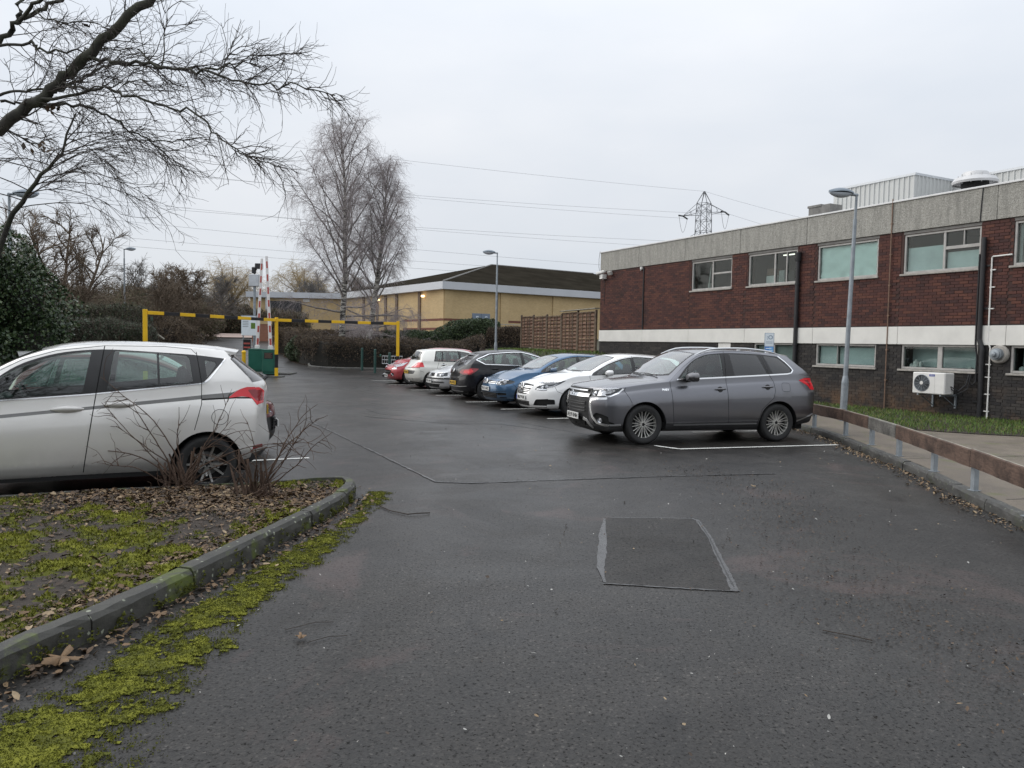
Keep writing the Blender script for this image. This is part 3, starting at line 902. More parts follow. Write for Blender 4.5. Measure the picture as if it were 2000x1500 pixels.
# land out to the horizon, lying under the paved sheets
xs=np.unique(np.concatenate([np.linspace(-900,-60,15),np.linspace(-60,40,81),np.linspace(40,900,15)]))
ys=np.unique(np.concatenate([np.linspace(-60,30,10),np.linspace(30,110,81),np.linspace(110,1500,20)]))
tag(sheet('ground',xs,ys,lambda x,y:land(x,y)-0.06,MATS['earth']),kind='structure')
# car park and the road out of it, one sheet that follows the land
def park_in(c):
    x,y=c[:,0],c[:,1]; d=x*C23+y*S23; q=-x*S23+y*C23
    return (d<12.9)|(q<19)
xs=np.arange(-34,26.1,1.0); ys=np.concatenate([np.arange(-14,36,2.0),np.arange(36,64.1,1.0)])
tag(sheet('asphalt_road',xs,ys,lambda x,y:land(x,y)*np.where(y>35,1,0.0),MATS['asphalt'],park_in),kind='structure')
tag(sheet('far_pavement',np.arange(-44,-8,2.0),np.arange(73,82,1.5),lambda x,y:land(x,y)+0.10,MATS['pink_paving']),kind='structure')
tag(sheet('far_road',np.arange(-60,-8,2.0),np.arange(60,73.6,1.5),lambda x,y:land(x,y)+0.006,MATS['asphalt']),kind='structure')
# patches
J=lambda pts,a=.02,k=4:[(p[0]+(q[0]-p[0])*t/k+random.uniform(-a,a),p[1]+(q[1]-p[1])*t/k+random.uniform(-a,a)) for p,q in zip(pts,pts[1:]+pts[:1]) for t in range(k)]
big=[(-5.89,20.06),(-4.35,16.28),(-2.23,11.97),(-0.91,9.27),(-0.47,9.23),(0.02,9.38),(1.06,9.7),(2.24,10.02),(3.6,10.33),(3.7,11.2),(2.6,12.1),(1.47,14.42),(0.13,16.54),(-1.81,18.22),(-3.63,19.43)]
tag(flat('repaired_asphalt',J(big,.03,5),0.004,MATS['asphalt_repair']),kind='structure')
patch=[(0.93,7.49),(1.84,7.50),(1.60,5.27),(0.67,5.38)]
tag(flat('asphalt_patch',J(patch,.012,10),0.004,MATS['asphalt_patch']),kind='structure')
def ribbon(name,pts,w,z,mat,wob=.35,sub=8,kind='structure',taper=False):
    P=[]; 
    for a,b in zip(pts[:-1],pts[1:]):
        for t in range(sub): P.append((a[0]+(b[0]-a[0])*t/sub,a[1]+(b[1]-a[1])*t/sub))
    P.append(pts[-1]); V=[];n=len(P)
    for i,p in enumerate(P):
        a=P[max(0,i-1)]; b=P[min(n-1,i+1)]; dx,dy=b[0]-a[0],b[1]-a[1]; L=math.hypot(dx,dy) or 1; nx,ny=-dy/L,dx/L
        ww=w(i/(n-1)) if callable(w) else w
        l=ww*(.5+random.uniform(-wob,wob)*.5); r=ww*(.5+random.uniform(-wob,wob)*.5)
        V+=[(p[0]+nx*l,p[1]+ny*l,z),(p[0]-nx*r,p[1]-ny*r,z)]
    o=obj(name,mesh_from(name,V,[(2*i,2*i+2,2*i+3,2*i+1) for i in range(n-1)],mat)); return tag(o,kind=kind)
ribbon('tar_joint',[(0.93,7.44),(0.85,6.9),(0.775,6.29),(0.70,5.78),(0.69,5.42)],lambda t:.02+.055*math.sin(math.pi*min(1,max(0,t*1.15-.05)))**.9,.0055,MATS['tar'],.2,7)
ribbon('tar_joint',[(1.80,7.52),(1.84,7.45),(1.79,6.78),(1.70,6.12),(1.63,5.58),(1.585,5.28)],lambda t:.03+.03*t,.0055,MATS['tar'],.22,7)
ribbon('tar_joint',[(1.84,7.40),(1.785,6.78),(1.695,6.12),(1.625,5.58),(1.60,5.36)],.010,.0070,MATS['tar_dark'],.5,8)
ribbon('tar_joint',[(1.60,5.27),(1.1,5.33),(0.67,5.40)],.016,.0055,MATS['tar'],.8,14)
ribbon('tar_joint',[(0.95,7.49),(1.4,7.52),(1.80,7.52)],.014,.0055,MATS['tar'],.7,10)
ribbon('tar_joint',[(-4.35,16.28),(-2.23,11.97),(-0.91,9.27)],.028,.008,MATS['tar'],.7,24)
ribbon('tar_joint',[(-0.91,9.25),(-0.47,9.22),(0.02,9.36),(1.06,9.69),(2.24,10.01),(3.6,10.33)],.022,.008,MATS['tar'],.8,16)
ribbon('tar_joint',[(-3.63,19.43),(-1.81,18.22),(0.13,16.54),(1.47,14.42),(2.6,12.1)],.03,.008,MATS['tar_dark'],.8,16)
ribbon('road_crack',[(-3.3,17.2),(-2.2,16.5),(-1.2,16.0),(-0.2,16.1),(.6,15.2)],.05,.0085,MATS['tar_dark'],.9,14)
ribbon('road_crack',[(-3.6,19.1),(-3.1,17.9),(-2.0,17.2)],.04,.0085,MATS['tar_dark'],.9,14)
# bay markings
ends=[(0.82,17.45),(-0.27,19.75),(-1.31,21.93),(-2.43,24.46),(-3.56,26.95),(-4.81,29.87),(-6.03,32.84)]
for i,(x,y) in enumerate(ends):
    o=ribbon('bay_line',[(x,y),(x+4.9*C23,y+4.9*S23)],.085,.006,MATS['road_paint'],.12,20)
ribbon('bay_line',[(2.78,12.62),(5.80,13.56)],.08,.012,MATS['road_paint'],.15,16)
ribbon('bay_line',[(2.78,12.62),(2.45,13.0)],.08,.0125,MATS['road_paint'],.4,8)
ribbon('bay_line',[(-2.90,10.98),(-7.4,8.85)],.09,.006,MATS['road_paint'],.2,20)
ribbon('bay_line',[(3.6,15.2),(5.7,15.9)],.08,.006,MATS['road_paint'],.2,12)

# ------------------------------------------------------------------ kerbs
def offset_path(P,o):
    out=[];n=len(P)
    for i,p in enumerate(P):
        a=P[max(0,i-1)]; b=P[min(n-1,i+1)]; dx,dy=b[0]-a[0],b[1]-a[1]; L=math.hypot(dx,dy) or 1; out.append((p[0]-dy/L*o,p[1]+dx/L*o))
    return out
def smooth_path(P,n=6):
    out=[];N=len(P)
    for i in range(N-1):
        p0=np.array(P[max(0,i-1)]);p1=np.array(P[i]);p2=np.array(P[i+1]);p3=np.array(P[min(N-1,i+2)])
        for k in range(n):
            t=k/n; out.append(tuple(.5*((2*p1)+(-p0+p2)*t+(2*p0-5*p1+4*p2-p3)*t*t+(-p0+3*p1-3*p2+p3)*t**3)))
    out.append(tuple(P[-1])); return out
def kerb(name,path,width,height,mat,stone=0.915,side=1,zf=None,lab=None):
    """kerb stones laid end to end along a path; side: which way the stone lies from the path"""
    root=empty(name); tag(root,kind='structure')
    P=smooth_path(path,10); D=[0]
    for a,b in zip(P[:-1],P[1:]): D.append(D[-1]+math.hypot(b[0]-a[0],b[1]-a[1]))
    L=D[-1]; xs_=[p[0] for p in P]; ys_=[p[1] for p in P]
    pt=lambda s:(float(np.interp(s,D,xs_)),float(np.interp(s,D,ys_)))
    k=0; s=0.0
    while s<L-.1:
        e=min(L,s+stone)-.008; nsub=9; V=[]; dz=random.uniform(-.006,.006); dn=random.uniform(-.006,.006)
        for i in range(nsub+1):
            t=s+(e-s)*i/nsub; p=pt(t); a=pt(max(0,t-.05)); b=pt(min(L,t+.05)); dx,dy=b[0]-a[0],b[1]-a[1]; l=math.hypot(dx,dy) or 1; nx,ny=-dy/l*side,dx/l*side
            zg=float(land(*p)) if zf is None else zf(p)
            for o_,z in ((0+dn,-.05),(.002+dn,height*.45),(.006+dn,height-.032),(.028+dn,height-.002),(width-.012,height+.002),(width,-.05)):
                V.append((p[0]+nx*o_+random.uniform(-.004,.004),p[1]+ny*o_+random.uniform(-.004,.004),zg+z+dz+random.uniform(-.004,.003)))
        F=[]
        for i in range(nsub):
            for j in range(5):
                q=(6*i+j,6*i+j+1,6*i+7+j,6*i+6+j); F.append(q if side<0 else q[::-1])
        f0=tuple(range(6)); f1=tuple(6*nsub+j for j in range(6)); F+= [f0,f1[::-1]] if side>0 else [f0[::-1],f1]
        o=obj('kerb_stone',mesh_from('kerb_stone',V,F,mat),root); s=e+.012; k+=1
    return root
ISL=[(-2.62,2.4),(-2.54,3.1),(-2.46,3.64),(-2.39,3.94),(-2.26,4.42),(-2.05,5.48),(-1.81,6.8),(-1.70,7.54),(-1.67,8.1),(-1.72,8.48),(-1.88,8.72),(-2.2,8.66),(-2.52,8.45),(-3.24,8.12),(-4.14,7.77),(-4.91,7.36),(-6.5,6.65),(-9,5.5)]
kerb('island_kerb',ISL,.125,.15,MATS['kerb_old'],.915,1)
RK=[(3.7,1.0),(4.3,4.2),(4.95,7.3),(5.22,8.79),(5.56,10.57),(5.72,12.01),(5.95,13.7),(6.06,14.9),(6.0,16.2),(5.6,18.2),(4.75,20.6),(2.0,27.0),(-.75,33.4),(-1.6,35.5)]
kerb('pavement_kerb',RK,.125,.12,MATS['kerb_plain'],.915,-1)
HK=[(-17.5,58.5),(-15.2,53.5),(-13.2,48.5),(-11.6,43.5),(-10.9,41.4),(-9.6,40.6),(-7.0,40.4),(-4.2,39.6),(-2.6,38.0),(-1.5,35.4)]
kerb('hedge_kerb',HK,.125,.12,MATS['kerb_plain'],.915,1)
# pavement behind the right-hand kerb
inner=offset_path(smooth_path(RK,6),-.125)
pv=[p for p in inner if p[1]<19.5]
o=flat('pavement',pv+[(8.25,19.6),(8.2,17.4),(8.0,15.3),(8.8,14.75),(9.7,14.4),(13.0,13.2),(13,0)],.118,MATS['pavement_m']); tag(o,kind='structure')
# slab joints across the pavement
for k,(a,b) in enumerate((((6.25,14.6),(8.05,15.0)),((5.8,11.2),(9.8,12.2)),((5.35,8.2),(9.8,9.3)))):
    ribbon('pavement_joint',[a,b],.018,.1195,MATS['tar_dark'],.6,12)
# strip of grass along the wall
GS=[(8.25,19.6),(8.2,17.4),(8.0,15.3),(8.8,14.75),(9.7,14.4),(13.0,13.2),(14.9,11.2),(14.2,14.45),(12.2,18.3),(9.4,23.8),(6.4,29.0),(4.6,30.6),(5.3,21.6),(6.3,19.8)]
tag(flat('grass_verge',GS,.13,MATS['soil']),kind='structure')
tag(sheet('bank',np.arange(-8,9,.5),np.arange(20,47,.5),lambda x,y:land(x,y)+.07,MATS['soil'],lambda c:((c[:,0]*C23+c[:,1]*S23)>12.6)&((-c[:,0]*S23+c[:,1]*C23)>19)),kind='structure')

def in_xy(poly,P): return in_poly(P,poly)
def sample_in(poly,n,rg=rng):
    a=np.array(poly); lo,hi=a.min(0),a.max(0); out=[]
    while sum(len(o) for o in out)<n:
        P=rg.uniform(lo,hi,(n*2,2)); out.append(P[in_poly(P,poly)])
    return np.concatenate(out)[:n]
def nzv(P,scale,seed=0.0):
    """cheap smooth value noise in 0..1 for an array of positions"""
    return np.array([noise.noise((p[0]*scale+seed,p[1]*scale-seed,seed*.37)) for p in P])*.5+.5
def blades(name,P,z,h,w,mats,lean=.45,kind='stuff',rg=rng,lab=None,mi=None):
    """one bent blade of grass (three triangles) per position"""
    n=len(P); a=rg.uniform(0,2*np.pi,n); hh=h*rg.uniform(.5,1.15,n); l=rg.normal(0,lean,(n,2))*hh[:,None]
    base=np.column_stack([P,z]); dx=np.column_stack([np.cos(a),np.sin(a),np.zeros(n)])*w*.5
    mid=base+np.column_stack([l*.35,hh*.6]); tip=base+np.column_stack([l,hh*.95])
    V=np.stack([base-dx,base+dx,mid-dx*.7,mid+dx*.7,tip],1).reshape(-1,3); i=np.arange(n)*5
    F=np.concatenate([np.stack([i,i+1,i+3],1),np.stack([i,i+3,i+2],1),np.stack([i+2,i+3,i+4],1)])
    if mi is None: mi=rg.integers(0,len(mats),n)
    o=obj(name,mesh_from(name,V,F,mats,False,np.concatenate([mi,mi,mi]))); tag(o,lab,None,None,kind); return o
GM=[MATS['grass_%d'%i] for i in range(4)]
Pg=sample_in(GS,26000); blades('grass',Pg,np.full(len(Pg),.13),.085,.010,GM,lab='short green grass growing along the foot of the brick wall')
# ragged earthy edge of the verge against the pavement
# bank grass
Pb=rng.uniform((-6,21),(7,43),(60000,2)); d=Pb[:,0]*C23+Pb[:,1]*S23; q=-Pb[:,0]*S23+Pb[:,1]*C23; Pb=Pb[(d>12.7)&(d<17.5)&(q>20)][:16000]
blades('bank_grass',Pb,land(Pb[:,0],Pb[:,1])+.07,.12,.02,GM,lab='rough grass on the bank below the woven fence')

# ------------------------------------------------------------------ the mossy bed
bed=offset_path(smooth_path(ISL,6),.125)
bedp=[p for p in bed if p[1]>2.3]+[(-9,2.3)]
def bedz(P):
    P=np.atleast_2d(P); n1=nzv(P,1.4,3.1); n2=nzv(P,6,8.2); 
    return .118+.05*(n1-.4)+.018*(n2-.5)+.02*sstep(-2.2,-3.6,P[:,0])
def mossmask(P):
    a=nzv(P,1.15,11.3); b=nzv(P,4.3,2.7); c=nzv(P,11,5.1); e=nzv(P,28,9.4); m=a*.26+b*.38+c*.32+e*.14-.035
    # leaves lie thick under the shrubs, so the moss stops there
    leaf=np.exp(-(((P[:,0]+2.85)/1.35)**2+((P[:,1]-7.55)/.62)**2)); edge=np.exp(-((P[:,0]+2.6)/.25)**2)*.05
    return m-.22*leaf-edge
gx=np.arange(-8.0,-1.5,.035); gy=np.arange(2.4,8.75,.035)
X,Y=np.meshgrid(gx,gy,indexing='ij'); P2=np.stack([X.ravel(),Y.ravel()],1); mk=mossmask(P2); zz=bedz(P2)+.022*sstep(.50,.62,mk)*(0.5+nzv(P2,24,1.3))
V=np.column_stack([P2,zz]); ny=len(gy); i,j=np.meshgrid(np.arange(len(gx)-1),np.arange(ny-1),indexing='ij'); a=(i*ny+j).ravel(); F=np.stack([a,a+ny,a+ny+1,a+1],1)
cen=V[F].mean(1)[:,:2]; ins=in_poly(cen,bedp); F=F[ins]; cm=mk[F].mean(1)+rng.normal(0,.022,len(F))
mi=np.where(cm>.565,0,np.where(cm>.525,1,np.where(cm>.485,2,3)))
tag(obj('planting_bed',mesh_from('planting_bed',V,F,[MATS['moss_bright'],MATS['moss_mid'],MATS['moss_dark'],MATS['soil']],True,mi)),kind='structure')
def tufts(name,P,z,h,w,mi,mats,lab):
    o=blades(name,P,z,h,w,mats,.6,'stuff',rng,lab,mi); return o
Pm=rng.uniform((-6.6,2.6),(-1.8,8.7),(150000,2)); Pm=Pm[in_poly(Pm,bedp)]; mkm=mossmask(Pm); keep=mkm>.49+rng.normal(0,.025,len(Pm)); Pm=Pm[keep]; mkm=mkm[keep]
Pm=Pm[:75000]; mkm=mkm[:75000]
tufts('moss',Pm,bedz(Pm)+.020*sstep(.5,.58,mkm),.022,.009,np.where(mkm+rng.normal(0,.03,len(mkm))>.56,0,np.where(mkm>.52,1,2)),[MATS['moss_bright'],MATS['moss_mid'],MATS['moss_dark']],'yellow-green moss growing in cushions on the planting bed')
# moss along the asphalt at the foot of the kerb
isl_d=[(-2.62,2.0),(-2.54,3.1),(-2.46,3.64),(-2.26,4.42),(-2.05,5.48),(-1.81,6.8),(-1.70,7.54),(-1.67,8.1)]
def strip_mask(P):
    ctr=np.interp(P[:,1],[1.5,2.6,3.2,4.0,4.8,5.6,6.4,7.2,8.2,9],[-1.90,-1.92,-1.93,-1.90,-1.83,-1.72,-1.60,-1.50,-1.45,-1.5]); wd=np.interp(P[:,1],[1.5,3,4,5,5.6,6.4,7.2,8.5],[.26,.235,.185,.13,.145,.12,.085,.10])
    amp=np.interp(P[:,1],[2,4.8,5.1,5.5,6.2,7.0,8,8.6],[.0,0,-.02,.0,-.03,-.08,-.06,-.15])
    t=(P[:,0]-ctr)/wd; return .60-.17*t*t*np.where(t>0,.45,.9)+.34*(nzv(P,4.5,6.6)-.5)+.42*(nzv(P,14,1.9)-.5)+.22*(nzv(P,40,4.4)-.5)+amp
gx=np.arange(-2.6,-.9,.022); gy=np.arange(1.6,8.6,.022); X,Y=np.meshgrid(gx,gy,indexing='ij'); P2=np.stack([X.ravel(),Y.ravel()],1); mk=strip_mask(P2)
kx=np.interp(P2[:,1],[p[1] for p in isl_d],[p[0] for p in isl_d]); zz=.0042+.009*sstep(.44,.70,mk)*(.45+nzv(P2,30,2.2)); V=np.column_stack([P2,zz]); ny=len(gy)
i,j=np.meshgrid(np.arange(len(gx)-1),np.arange(ny-1),indexing='ij'); a=(i*ny+j).ravel(); F=np.stack([a,a+ny,a+ny+1,a+1],1); cm=mk[F].mean(1)+rng.normal(0,.045,len(F))
ok=(cm>.49)&(P2[F].mean(1)[:,0]>kx[F].mean(1)+.02); F=F[ok]; cm=cm[ok]; tone=nzv(V[F].mean(1)[:,:2],9,7.7)+rng.normal(0,.10,len(F)); mi=np.where(tone>.47,0,np.where(tone>.30,1,2))
used,inv=np.unique(F,return_inverse=True); 
tag(obj('moss_mat',mesh_from('moss_mat',V[used],inv.reshape(-1,4),[MATS['moss_bright'],MATS['moss_mid'],MATS['moss_dark']],True,mi)),'bright moss creeping over the asphalt along the island kerb',kind='stuff')
Ps=rng.uniform((-2.5,1.7),(-1.1,8.6),(240000,2)); mks=strip_mask(Ps); kx=np.interp(Ps[:,1],[p[1] for p in isl_d],[p[0] for p in isl_d]); ok=(mks>.46+rng.normal(0,.05,len(Ps)))&(Ps[:,0]>kx+.02); Ps=Ps[ok][:70000]; mks=mks[ok][:70000]
tufts('moss',Ps,.005+.007*sstep(.46,.7,mks),.007,.0055,rng.choice([0,0,1,1,1,2],len(Ps)),[MATS['moss_bright'],MATS['moss_mid'],MATS['moss_dark']],'bright moss tufts along the foot of the island kerb')
Px=rng.uniform((-2.5,1.7),(-.6,8.6),(160000,2)); mx=strip_mask(Px); kx=np.interp(Px[:,1],[p[1] for p in isl_d],[p[0] for p in isl_d]); ok=(mx>.30)&(mx<.50)&(Px[:,0]>kx+.015)&(rng.random(len(Px))<sstep(.24,.52,mx)*.55); Px=Px[ok][:26000]
tufts('moss',Px,np.full(len(Px),.003),.009,.008,rng.integers(1,3,len(Px)),[MATS['moss_bright'],MATS['moss_mid'],MATS['moss_dark']],'thin scattered moss spreading from the bright strip onto the asphalt')
# clumps of moss clinging to the kerb face
V=[];F=[]
Pk=smooth_path(isl_d,12); cl=[]
for _ in range(160):
    k=random.randrange(len(Pk)-1); p=Pk[k]; z=abs(random.gauss(0,.05)); 
    cl.append((p[0]+.008,p[1]+random.uniform(-.05,.05),min(.12,z),random.uniform(.008,.024)))
pts=[];
for x,y,z,r in cl:
    for _ in range(14): pts.append((x+random.gauss(0,r*.4),y+random.gauss(0,r),z+random.gauss(0,r*.7)))
pts=np.array(pts); n=len(pts); dirs=rng.normal(0,1,(n,3))*[.3,1,1]+[1.1,0,.3]; dirs/=np.linalg.norm(dirs,axis=1)[:,None]; sd2=np.cross(dirs,rng.normal(0,1,(n,3))); sd2/=np.linalg.norm(sd2,axis=1)[:,None]
V=np.stack([pts-sd2*.006,pts+sd2*.006,pts+dirs*.018],1).reshape(-1,3); F=np.arange(3*n).reshape(-1,3)
tag(obj('kerb_moss',mesh_from('kerb_moss',V,F,[MATS['moss_mid'],MATS['moss_dark']],False,rng.integers(0,2,n))),'small moss clumps clinging to the island kerb face',kind='stuff')

# ------------------------------------------------------------------ fallen leaves, twigs and grit
def litter(name,P,z,size,mats,lab,curl=.5,rg=rng,mi=None):
    """small bent leaves: a pointed outline of six triangles folded along the midrib"""
    n=len(P); a=rg.uniform(0,2*np.pi,n); s=size*np.clip(rg.lognormal(-.12,.42,n),.35,2.3); t=rg.normal(0,.35,(n,2)); f=rg.uniform(.0,curl,n)
    ux=np.column_stack([np.cos(a),np.sin(a),t[:,0]]); uy=np.column_stack([-np.sin(a),np.cos(a),t[:,1]]); uz=np.array([0,0,1.0])
    B=np.column_stack([P,z+s*.10]); S=s[:,None]
    def pt(u,v,w): return B+ux*S*u+uy*S*v+uz*(S*(w*f[:,None]))
    V=np.stack([pt(-.5,0,.0),pt(-.2,.26,.45),pt(.2,.22,.4),pt(.55,0,.25),pt(.2,-.22,.4),pt(-.2,-.26,.45),pt(0,0,-.05)],1).reshape(-1,3); i=np.arange(n)*7
    F=np.concatenate([np.stack([i+k,i+(k+1)%6,i+6],1) for k in range(6)])
    if mi is None: mi=rg.choice(len(mats),n,p=(np.array([.26,.26,.12,.30,.06]) if len(mats)==5 else np.full(len(mats),1/len(mats))))
    o=obj(name,mesh_from(name,V,F,mats,False,np.tile(mi,6))); tag(o,lab,None,None,'stuff'); return o
LM=[MATS['dead_leaf_%d'%i] for i in range(5)]
Pl=np.concatenate([rng.normal((-2.85,7.5),(.85,.42),(15000,2)),rng.uniform((-6.5,2.6),(-1.8,8.6),(7500,2)),np.column_stack([np.interp(yy:=rng.uniform(2.8,8.0,2600),[p[1] for p in isl_d],[p[0] for p in isl_d])-.15-np.abs(rng.normal(0,.16,2600)),yy])])
Pl=Pl[in_poly(Pl,bedp)]; litter('leaf_litter',Pl,bedz(Pl)+.006,.030,LM,'brown dead leaves lying on the planting bed')
yy=rng.uniform(2.2,8.4,700); Pq=np.column_stack([np.interp(yy,[p[1] for p in isl_d],[p[0] for p in isl_d])+.03+np.abs(rng.normal(0,.10,700)),yy]); litter('leaf_litter',Pq,np.full(len(Pq),.006),.032,LM,'dead leaves caught at the foot of the island kerb')
rk=smooth_path(RK,10); kk=[random.choice(rk[20:95]) for _ in range(1300)]; Pq=np.array([(p[0]-abs(random.gauss(0,.13))-.02,p[1]+random.uniform(-.3,.3)) for p in kk]); litter('leaf_litter',Pq,np.full(len(Pq),.006),.030,[LM[0],LM[2],LM[4],LM[3]],'pale leaf scraps along the right-hand kerb')
Pq=rng.uniform((-2.2,2.0),(5.2,16),(420,2)); litter('leaf_litter',Pq,np.full(len(Pq),.010),.018,[LM[2],LM[4],MATS['pale_stone'],LM[3]],'scraps of leaf scattered on the wet asphalt',.25)
# grit and bits of bark trailing across the asphalt on the right
tx=np.array([(2.2,11.0),(2.9,9.6),(3.0,8.0),(2.5,6.6),(2.4,5.2),(2.7,4.2),(2.9,3.2)]); 
tt=rng.uniform(0,6,5200); Pq=np.column_stack([np.interp(tt,range(7),tx[:,0]),np.interp(tt,range(7),tx[:,1])])+rng.normal(0,.38,(5200,2)); 
litter('bark_grit',Pq,np.full(len(Pq),.009),.013,[LM[3],MATS['twig_m'],LM[1],MATS['tar_dark']],'dark bark grit trailing over the asphalt')
Pq=rng.uniform((-2.0,1.5),(5.0,14),(2200,2)); litter('bark_grit',Pq,np.full(len(Pq),.009),.008,[MATS['twig_m'],LM[3],MATS['tar_dark'],MATS['pale_stone']],'fine grit scattered over the asphalt')
# big lobed leaves, one object each
def lobed(name,x,y,z,s,rot,mat,lab,tilt=.15):
    V=[(0,0,.02)];n=60
    for k in range(n):
        a=2*math.pi*k/n; r=s*(.30+.70*abs(math.cos(2.5*a))**1.6+.12*math.sin(15*a)); V.append((r*math.cos(a),r*.85*math.sin(a),.012+.16*s*math.sin(3*a+x*9)+.10*s*math.cos(5*a)))
    V+= [(-s*.9,0,.01),(-s*1.5,.02,.0)]
    me=mesh_from(name,V,[(0,k+1,(k+1)%n+1) for k in range(n)]+[(n//2,n//2+1,n+1)],mat,True); o=obj(name,me,None,(x,y,z),rot); o.rotation_euler=(tilt,tilt*.6,rot); return tag(o,lab,'leaf')
lobed('fallen_leaf',-2.30,3.88,.03,.10,.4,LM[0],'large lobed brown leaf against the kerb, nearest the left edge')
lobed('fallen_leaf',-2.38,3.78,.02,.06,2.4,LM[1],'small dark brown leaf tucked beside the large lobed leaf')
lobed('fallen_leaf',-2.10,4.55,.02,.055,1.2,LM[0],'brown lobed leaf on the moss strip by the kerb')
lobed('fallen_leaf',-1.17,4.27,.012,.042,2.0,LM[0],'lone brown leaf lying flat on the dark asphalt',.05)
lobed('fallen_leaf',2.95,9.25,.014,.04,.7,MATS['dead_leaf_4'],'lone pale yellow leaf on asphalt near the right kerb',.3)
lobed('fallen_leaf',-3.28,4.55,.15,.05,.3,LM[2],'orange brown leaf on the mossy bed',.2)
lobed('fallen_leaf',-2.9,4.05,.15,.05,1.9,MATS['pale_stone'],'pale bleached leaf on the mossy bed',.2)
# twigs on the ground
def twig(pts,r,lab):
    q=MB(); q.tube(pts,r,5); return tag(q.build('fallen_twig',MATS['twig_m']),lab,'twig')
twig([(-1.34,7.81,.012),(-1.2,7.60,.012),(-1.0,7.44,.014),(-.88,7.47,.02),(-.79,7.53,.012)],.006,'long curved twig lying on asphalt off the kerb tip')
twig([(-1.12,4.22,.008),(-1.02,4.30,.012),(-.92,4.33,.008)],.002,'short thin twig beside the lone brown leaf')
twig([(1.9,4.55,.008),(2.05,4.45,.012),(2.13,4.40,.008)],.0035,'short thick twig on asphalt at the right')
twig([(-1.30,4.4,.008),(-1.15,4.52,.012),(-1.05,4.54,.008)],.002,'forked dry twig on asphalt near the moss strip')
# ------------------------------------------------------------------ the brick building
def brickmat(name,col,var=.25,rough=.85,stain=(0.02,0.018,0.017),samt=.6,pale=None):
    m,nt,b=nodes_of(name); v=poscoord(nt); n=noise_node(nt,1.1,8,.68,v); f=noise_node(nt,55,4,.7,v)
    c=ramp(nt,f.outputs[0],[(.25,tuple(x*(1-var) for x in col)),(.75,tuple(x*(1+var) for x in col))]).outputs[0]
    c=mixc(nt,ramp(nt,n.outputs[0],[(.52,0.0),(.72,samt)]).outputs[0],c,stain)
    if pale:
        n2=noise_node(nt,.8,8,.7,v); sp=nt.nodes.new("ShaderNodeSeparateXYZ"); nt.links.new(v,sp.inputs[0])
        mr=nt.nodes.new("ShaderNodeMapRange"); mr.inputs[1].default_value=1.0; mr.inputs[2].default_value=.3; nt.links.new(sp.outputs[2],mr.inputs[0])
        mu=nt.nodes.new("ShaderNodeMath"); mu.operation='MULTIPLY'; nt.links.new(mr.outputs[0],mu.inputs[0]); nt.links.new(ramp(nt,n2.outputs[0],[(.46,0.0),(.62,.85)]).outputs[0],mu.inputs[1])
        c=mixc(nt,mu.outputs[0],c,pale)
        n3=noise_node(nt,3.3,6,.7,v); c=mixc(nt,ramp(nt,n3.outputs[0],[(.66,0.0),(.74,.4)]).outputs[0],c,(.16,.155,.15))
    nt.links.new(c,b.inputs['Base Color']); setin(b,Roughness=rough); b.inputs['Specular IOR Level'].default_value=.3; bump(nt,b,f.outputs[0],.4,.003); MATS[name]=m; return m
RED_B=[brickmat('brick_red_%d'%i,c) for i,c in enumerate(((0.094,0.040,0.032),(0.072,0.033,0.029),(0.112,0.048,0.035),(0.056,0.029,0.027)))]
DRK_B=[brickmat('brick_dark_%d'%i,c,pale=(0.14,0.085,0.05)) for i,c in enumerate(((0.040,0.037,0.035),(0.030,0.028,0.028),(0.054,0.049,0.045)))]
brickmat('mortar_red',(0.062,0.036,0.031)); brickmat('mortar_dark',(0.044,0.041,0.039),pale=(0.14,0.085,0.05))
def exposed_aggregate():
    m,nt,b=nodes_of('aggregate'); v=poscoord(nt)
    vo=nt.nodes.new("ShaderNodeTexVoronoi"); vo.inputs['Scale'].default_value=48; nt.links.new(v,vo.inputs['Vector'])
    mp_=nt.nodes.new("ShaderNodeMapping"); mp_.inputs['Scale'].default_value=(6,6,.9); nt.links.new(v,mp_.inputs[0]); st=noise_node(nt,1.3,7,.7,mp_.outputs[0])
    c=ramp(nt,vo.outputs['Color'],[(.0,(.20,.196,.175)),(.35,(.30,.29,.26)),(.75,(.37,.36,.325)),(1,(.46,.45,.41))]).outputs[0]
    c=mixc(nt,ramp(nt,st.outputs[0],[(.42,.0),(.74,.6)]).outputs[0],c,(.13,.128,.115)); nt.links.new(c,b.inputs['Base Color']); setin(b,Roughness=.85)
    bump(nt,b,vo.outputs['Distance'],.7,.012); MATS['aggregate']=m
exposed_aggregate()
simple('frame_grey',(0.36,0.35,0.33),.5,0,.2,6); simple('band_white',(0.66,0.65,0.61),.55,0,.09,1.7); simple('sill_stone',(0.34,0.32,0.29),.8,0,.25,9); simple('lintel',(0.17,0.165,0.155),.85,0,.3,6)
simple('pipe_black',(0.016,0.016,0.018),.45,0,.2,6); simple('pipe_copper',(0.20,0.125,0.085),.6,0,.2,9); simple('white_pvc',(0.70,0.69,0.66),.45,0,.08,5); simple('clad_white',(0.46,0.47,0.46),.45,.1,.06,1.0)
simple('galv',(0.27,0.30,0.325),.5,.4,.2,7); simple('galv_pale',(0.50,0.52,0.54),.45,.3,.12,4); simple('room',(0.16,0.16,0.155),.9,0,.1,1); simple('room_dark',(0.07,0.07,0.07),.9); simple('film_green',(0.78,0.90,0.87),.6,0,.06,4); simple('frosted',(0.60,0.66,0.66),.5,0,.16,1.8); simple('blind',(0.36,0.37,0.36),.8,0,.08,3)
simple('lead',(0.55,0.55,0.55),.5,.3,.12,3)
glass('pane_m',(.80,.86,.85),.20,.02,5.0)
